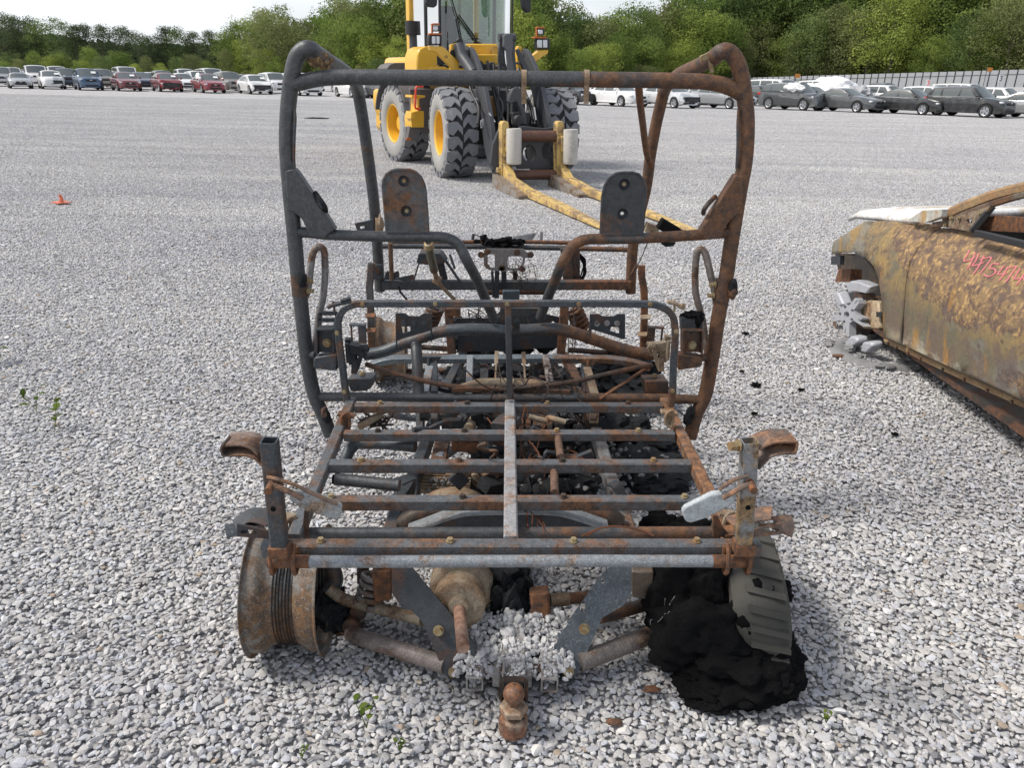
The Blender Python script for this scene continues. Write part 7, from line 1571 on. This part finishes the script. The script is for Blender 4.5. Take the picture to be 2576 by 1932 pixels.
def crown(name, seed, shape, nc, nl, ls):
    """unit crown (height 1, width about .8) of leaf faces gathered in clumps"""
    rng = np.random.default_rng(seed); Ps, Ns, Sh = [], [], []
    for k in range(nc):
        u = rng.random(); a = rng.uniform(0, 6.283)
        if shape == 'pine':
            z = rng.uniform(.12, .98); r = (.24 * (1.02 - z) / .7 + .06) * rng.uniform(.3, 1.1); rc = .075 * rng.uniform(.7, 1.3)
        elif shape == 'tall':
            z = rng.uniform(.08, .97); r = .26 * math.sqrt(max(0, 1 - ((z - .5) / .52) ** 2)) * math.sqrt(rng.random()) * 1.1; rc = .085 * rng.uniform(.6, 1.3)
        else:
            z = .08 + .88 * rng.beta(1.25, 1.1); r = .40 * math.sqrt(max(.03, 1 - ((z - .46) / .56) ** 2)) * rng.random() ** .4; rc = .118 * rng.uniform(.6, 1.4)
        cl_ = rng.uniform(.0, .95); c = np.array([r * math.cos(a), r * math.sin(a), z]); n = int(nl * (rc / .1) ** 2 * rng.uniform(.7, 1.2))
        d = rng.normal(0, 1, (n, 3)); d /= np.linalg.norm(d, axis=1)[:, None]; pass
        rr = rc * rng.uniform(.55, 1.08, n)[:, None]; flat = np.array([1.15, 1.15, .85])
        Ps.append(c + d * rr * flat); Ns.append(d + rng.normal(0, .32, (n, 3))); Sh.append(np.clip(cl_ + rng.normal(0, .16, n), 0, 1))
    P, N_, S = np.concatenate(Ps), np.concatenate(Ns), np.concatenate(Sh); N_ /= np.linalg.norm(N_, axis=1)[:, None]; m_ = len(P)
    t = np.cross(N_, rng.normal(0, 1, (m_, 3))); t /= np.linalg.norm(t, axis=1)[:, None]; b = np.cross(N_, t)
    s = ls * rng.uniform(.6, 1.4, m_)[:, None]
    V = np.stack([P - t * s, P - b * s * .55, P + t * s, P + b * s * .55], 1)
    me = bpy.data.meshes.new(name); me.vertices.add(m_ * 4); me.vertices.foreach_set('co', V.reshape(-1)); me.loops.add(m_ * 4); me.loops.foreach_set('vertex_index', np.arange(m_ * 4, dtype=np.int32))
    me.polygons.add(m_); me.polygons.foreach_set('loop_start', np.arange(0, m_ * 4, 4, dtype=np.int32)); me.polygons.foreach_set('loop_total', np.full(m_, 4, dtype=np.int32)); me.update(calc_edges=True)
    at_ = me.attributes.new('shade', 'FLOAT', 'POINT'); at_.data.foreach_set('value', np.repeat(S, 4)); return me
def trunk(name, seed, shape):
    r = random.Random(seed); b = MB(); top = .92 if shape == 'pine' else .62
    P = [Vector((r.gauss(0, .012), r.gauss(0, .012), z * top)) for z in (0, .2, .4, .6, .8, 1)]; b.tube(P, [.018, .015, .013, .010, .007, .003], 7)
    for k in range(9 if shape != 'pine' else 12):
        z = r.uniform(.25, .9) * top; a = r.uniform(0, 6.28); l = r.uniform(.12, .28); p = Vector((0, 0, z)); q = p + Vector((l * math.cos(a), l * math.sin(a), l * (.5 if shape != 'pine' else .1))); b.tube([p, p.lerp(q, .5) + Vector((0, 0, .02)), q], [.006, .004, .0015], 5)
    me = bpy.data.meshes.new(name); me.from_pydata([tuple(v) for v in b.v], [], b.f); me.materials.append(M_BARK); smooth(me, 60); return me
CR = {'broad': [crown('crown', 100 + k, 'broad', 84, 74, .013) for k in range(4)], 'tall': [crown('crown', 200 + k, 'tall', 130, 75, .0115) for k in range(3)], 'pine': [crown('crown', 300 + k, 'pine', 150, 80, .010) for k in range(3)]}
TRK = {s: [trunk('trunk', 400 + k, s) for k in range(3)] for s in CR}
MARKS = [(-260, 'the left picture edge'), (50, 'the small convertible'), (130, 'the torn-bumper white sedan'), (225, 'the blue SUV'), (320, 'the maroon sedan'), (425, 'the buckled red sedan'), (530, 'the bright red sedan'), (645, 'the smashed white sedan'), (750, 'the left cage corner'), (860, 'the crumpled white car'), (1150, 'the loader cab'), (1360, "the loader's right lamps"), (1560, 'the clean white sedan'), (1650, 'the right cage brace'), (1810, 'the right cage corner'), (2000, 'the broken grey SUV'), (2150, 'the grey coupe'), (2310, 'the black sedan'), (2450, 'the charcoal SUV'), (2560, 'the right picture edge')]
TREES = []
def at_px(x, y):
    v = Vector((x, y, 0)) - CPOS; return 1288 + FPX * v.dot(_R) / v.dot(_F)
def name_trees():
    words_ = ('first', 'second', 'third', 'fourth', 'fifth', 'sixth', 'seventh', 'eighth', 'ninth', 'tenth', 'eleventh', 'twelfth', 'thirteenth', 'fourteenth', 'fifteenth', 'sixteenth', 'seventeenth', 'eighteenth', 'nineteenth', 'twentieth')
    by = {}
    for lab, near, p, t in TREES: by.setdefault((lab, near), []).append((p, t))
    for (lab, near), L_ in by.items():
        L_.sort(key=lambda q: q[0])
        for i, (p, t) in enumerate(L_): t['label'] = lab + ' above ' + near + (', ' + words_[i] + ' from left' if len(L_) > 1 else '')
def tree(shape, mat, x, y, h, wid, label, group, z=0.0, name='tree'):
    P_ = at_px(x, y)
    if not -420 < P_ < 3000: return None
    near = min(MARKS, key=lambda m_: abs(m_[0] - P_))[1]
    t = thing(name, label, 'tree' if name != 'shrub' else 'shrub', (x, y, z), rnd.uniform(0, 6.28), group); TREES.append((label.split(' behind')[0] if False else label, near, P_, t)); t.scale = (h * wid, h * wid, h)
    put('crown', usem(rnd.choice(CR[shape]), LEAF[mat]), t); o = put('trunk', rnd.choice(TRK[shape]), t); return t
def horizon(px): return 966 - FPX * math.tan(PITCH) + (px - 1288) * math.tan(ROLL)
TOP = [(-900, 10), (-200, 20), (0, 36), (60, 42), (150, 52), (230, 66), (310, 72), (380, 82), (430, 64), (480, 88), (560, 72), (640, 54), (715, 12), (760, 66), (800, 40), (840, 4), (930, -10), (1040, -30), (1200, -40), (1330, -30), (1400, 6), (1470, 46), (1500, 52), (1570, 18), (1640, 40), (1680, 4), (1760, -40), (1900, -70), (2300, -90), (2576, -110), (2900, -120)]
DIST = [(-200, 175), (600, 160), (1000, 145), (1500, 132), (1800, 150), (1900, 158), (2200, 142), (2600, 122), (2900, 110)]
px = -400
while px < 2990:                                                      # back row sets the skyline
    D = lin(DIST, px) + 8 + rnd.uniform(-3, 5); yt = lin(TOP, px) + rnd.uniform(-8, 10); p = at(px, horizon(px), D); z = bank(p.x, p.y) + (1.0 if px > 1900 else 0)
    h = (horizon(px) - yt) * D / 2249 + CAM_H - z
    if px < 560: sh, mt = ('pine' if rnd.random() < .55 else 'tall'), rnd.choice(('pine', 'pine', 'dark')); lab, grp = 'dark pine of the far wood', 'pines of the far left wood'
    elif px < 1280: sh, mt = rnd.choice(('tall', 'tall', 'broad')), rnd.choice(('mid', 'mid', 'dull')); lab, grp = 'tall light green tree', 'tall trees behind the loader'
    elif px < 1700: sh, mt = rnd.choice(('tall', 'broad', 'pine')), rnd.choice(('mid', 'dull', 'dark')); lab, grp = 'tall skyline tree', 'skyline trees right of the loader'
    else: sh, mt = rnd.choice(('broad', 'tall', 'broad')), rnd.choice(('dark', 'dark', 'mid')); lab, grp = 'tall shaded back tree', 'tall trees deep in the right wood'
    tree(sh, mt, p.x, D, max(6, h), 1.0 if sh != 'pine' else 1.15, lab, grp, z, 'pine_tree' if sh == 'pine' else 'tree')
    px += rnd.uniform(26, 44)
px = -390
while px < 2980:                                                      # front row of lower, lighter trees
    D = lin(DIST, px) - 2 + rnd.uniform(-2, 3); yt = lin(TOP, px); yh = horizon(px); p = at(px, yh, D); z = bank(p.x, p.y) + (1.0 if px > 1900 else 0)
    f = rnd.uniform(.35, .95) if px > 560 else rnd.uniform(.22, .55)
    if px > 1700: f = rnd.uniform(.4, 1.0)
    h = (yh - max(yt, -30)) * f * D / 2249 + CAM_H - z
    if px < 560: mt = rnd.choice(('dull', 'dark', 'mid', 'dark')); lab, grp = 'low green tree', 'low trees along the left wood'
    elif px < 1280: mt = rnd.choice(('bright', 'mid', 'dull', 'mid')); lab, grp = 'bright spring green tree', 'spring green trees behind the cars'
    elif px < 1750: mt = rnd.choice(('mid', 'bright', 'mid')); lab, grp = 'bushy green tree', 'bushy trees behind the white cars'
    else: mt = rnd.choice(('mid', 'dark', 'mid', 'bright', 'dull')); lab, grp = 'rounded tree behind the fence', 'trees rising behind the sheet fence'
    tree(rnd.choice(('broad', 'broad', 'tall')), mt, p.x, D, max(3.5, h), rnd.uniform(.8, 1.25), lab, grp, z)
    px += rnd.uniform(34, 62) * (1.5 if px < 560 else 1)
px = -380
while px < 2960:                                                      # undergrowth
    D = lin(DIST, px) - 7 + rnd.uniform(-1, 2); p = at(px, horizon(px), D); z = bank(p.x, p.y)
    mt = rnd.choice(('mid', 'dark', 'bright', 'dull')) if px < 1750 else rnd.choice(('dark', 'dark', 'mid'))
    if px < 600: lab, grp = 'low leafy shrub', 'shrubs below the left wood'
    elif px < 1800: lab, grp = 'low leafy shrub', 'shrubs below the middle trees'
    else: lab, grp = 'low dark shrub behind the fence', 'shrubs behind the sheet fence'
    if px > 1800: D += 12; p = at(px, horizon(px), D); z = bank(p.x, p.y) + .5
    tree('broad', mt, p.x, D, rnd.uniform(2, 4.6), rnd.uniform(1.0, 1.6), lab, grp, z, 'shrub'); px += rnd.uniform(45, 95)
name_trees()
# the wood behind, one dark mass
def far_wood():
    rng = np.random.default_rng(77); V, S = [], []
    q = -900
    while q < 3500:
        D = lin(DIST, q) + 26; yt = lin(TOP, q) + 24; p = at(q, horizon(q), D); z1 = (horizon(q) - yt) * D / 2249
        n = 900; w = 3.2
        P = np.stack([p.x + rng.normal(0, w, n), D + rng.normal(0, 3, n), rng.uniform(0, max(3, z1), n)], 1); N_ = rng.normal(0, 1, (n, 3)); N_ /= np.linalg.norm(N_, axis=1)[:, None]
        t = np.cross(N_, rng.normal(0, 1, (n, 3))); t /= np.linalg.norm(t, axis=1)[:, None]; b = np.cross(N_, t); s = rng.uniform(.3, .8, n)[:, None]
        V.append(np.stack([P - t * s, P - b * s, P + t * s, P + b * s], 1)); S.append(rng.random(n) * .6); q += 42
    V, S = np.concatenate(V), np.concatenate(S); m_ = len(V); me = bpy.data.meshes.new('far_wood'); me.from_pydata(V.reshape(-1, 3).tolist(), [], np.arange(m_ * 4).reshape(-1, 4).tolist())
    a = me.attributes.new('shade', 'FLOAT', 'POINT'); a.data.foreach_set('value', np.repeat(S, 4)); me.materials.append(LEAF['pine']); o = put('far_wood', me); tag(o, 'dark unbroken wood behind the tree rows', 'wood', kind='stuff')
far_wood()

# ================================================================== SMALL THINGS ON THE GRAVEL
M_WEED = leaf_mat('weed_leaves', (.14, .20, .04), (.24, .30, .07))
def weed(px, py, h, n, label, seed):
    p = atz(px, py, .012); r = random.Random(seed); t = thing('weed', label, 'weed', p, 0)
    for k in range(max(2, n // 3)):
        a = r.uniform(0, 6.28); tip = p + Vector((math.cos(a) * h * .35, math.sin(a) * h * .35, h * r.uniform(.6, 1))); b = MB(); b.tube([p, p.lerp(tip, .5) + Vector((0, 0, h * .08)), tip], [.0016, .0013, .0008], 5); b.build('stem', M_WEED, t)
        for j in range(3):
            c = p.lerp(tip, .45 + .27 * j); d = Vector((r.gauss(0, 1), r.gauss(0, 1), r.uniform(0, .6))).normalized(); l = h * r.uniform(.28, .45); s = d.cross(Vector((0, 0, 1))).normalized() * l * .3; u = Vector((0, 0, l * .12))
            P = [c, c + d * l * .35 + s + u, c + d * l * .75 + s * .7 + u, c + d * l, c + d * l * .75 - s * .7 + u, c + d * l * .35 - s + u]
            MB().plate(P, t=.0012).build('leaf', M_WEED, t)
weed(922, 1832, .085, 8, 'green weed sprouting left of the hitch ball', 1); weed(1005, 1888, .04, 4, 'tiny yellow-green weed nearest the hitch ball', 2); weed(92, 1032, .12, 6, 'green weed at the far left middle of the gravel', 3)
weed(138, 1080, .12, 6, 'lower of two close weeds on the left gravel', 4); weed(8, 905, .15, 5, 'weed cut by the left edge of the picture', 5); weed(2078, 1818, .04, 5, 'small weed right of the melted tyre', 6); weed(760, 1908, .03, 4, 'faint weed at the bottom left of centre', 7)
c = atz(156, 512, .01)
t = thing('orange_marker', 'crushed orange plastic marker lying on the left gravel', 'marker', c)
M_OR = newmat('orange_plastic', .5, 0, (.62, .17, .09))[0]
b = MB(); pts = []
for k in range(12): a = k * .5236; r_ = (.13 if k % 2 else .08) * rnd.uniform(.8, 1.15); pts.append(c + Vector((r_ * math.cos(a), r_ * .8 * math.sin(a), .012 + rnd.uniform(0, .015))))
b.plate(pts, t=.008, d=(0, 0, 1)); b.build('marker_base', M_OR, t); b = MB(); b.tube([c + Vector((-.01, 0, .01)), c + Vector((.0, .01, .06)), c + Vector((-.012, .0, .11))], [.03, .022, .014], 8); b.build('marker_stub', M_OR, t)
o = MB().lump(atz(796, 297, .02), (.42, .10, .035), 5, 3, .6, 2.2).build('dark_rag', M_SOOT, None, 40); tag(o, 'flat dark scrap on the gravel left of the loader', 'scrap')
SCL = ['largest black charred scrap right of the utility vehicle cage', 'small charred scrap left of the largest scrap by the cage', 'charred scrap midway between the cage and the burnt car', 'charred scrap just below the largest scrap by the cage', 'charred scrap farthest back between the two wrecks', 'charred scrap nearest the burnt car sill']
SCR = [(1902, 968, .022), (1866, 934, .012), (2015, 980, .012), (1898, 1040, .012), (1875, 838, .014), (2252, 1092, .012)]
for k, (x, y, s) in enumerate(SCR):
    o = MB().lump(atz(x, y, .014), (s * rnd.uniform(1, 1.6), s, s * .55), k + 40, 3, .7, 2.5).build('charred_scrap', M_CHAR, None, 40); tag(o, SCL[k], 'scrap', 'charred scraps between the wrecks')
o = MB().lump(atz(2200, 1130, .01), (.012, .01, .004), 3, 1, .2, 2).build('pale_chip', M_PAPER, None, 40); tag(o, 'tiny pale chip on the gravel', 'scrap')
for (x, y, lab) in ((1640, 1735, 'brown leaf scrap below the right suspension arm'), (1545, 1818, 'small rusty flake right of the hitch ball')):
    o = MB().lump(atz(x, y, .016), (.022, .012, .006), x, 2, .5, 3).build('rust_flake', M_RUST, None, 40); tag(o, lab, 'flake')
o = MB().lump(atz(2113, 895, .014), (.05, .03, .006), 8, 2, .5, 3).build('rust_stain_chips', M_RUST, None, 40); tag(o, 'orange rust chips in front of the broken car wheel', 'rust chips')
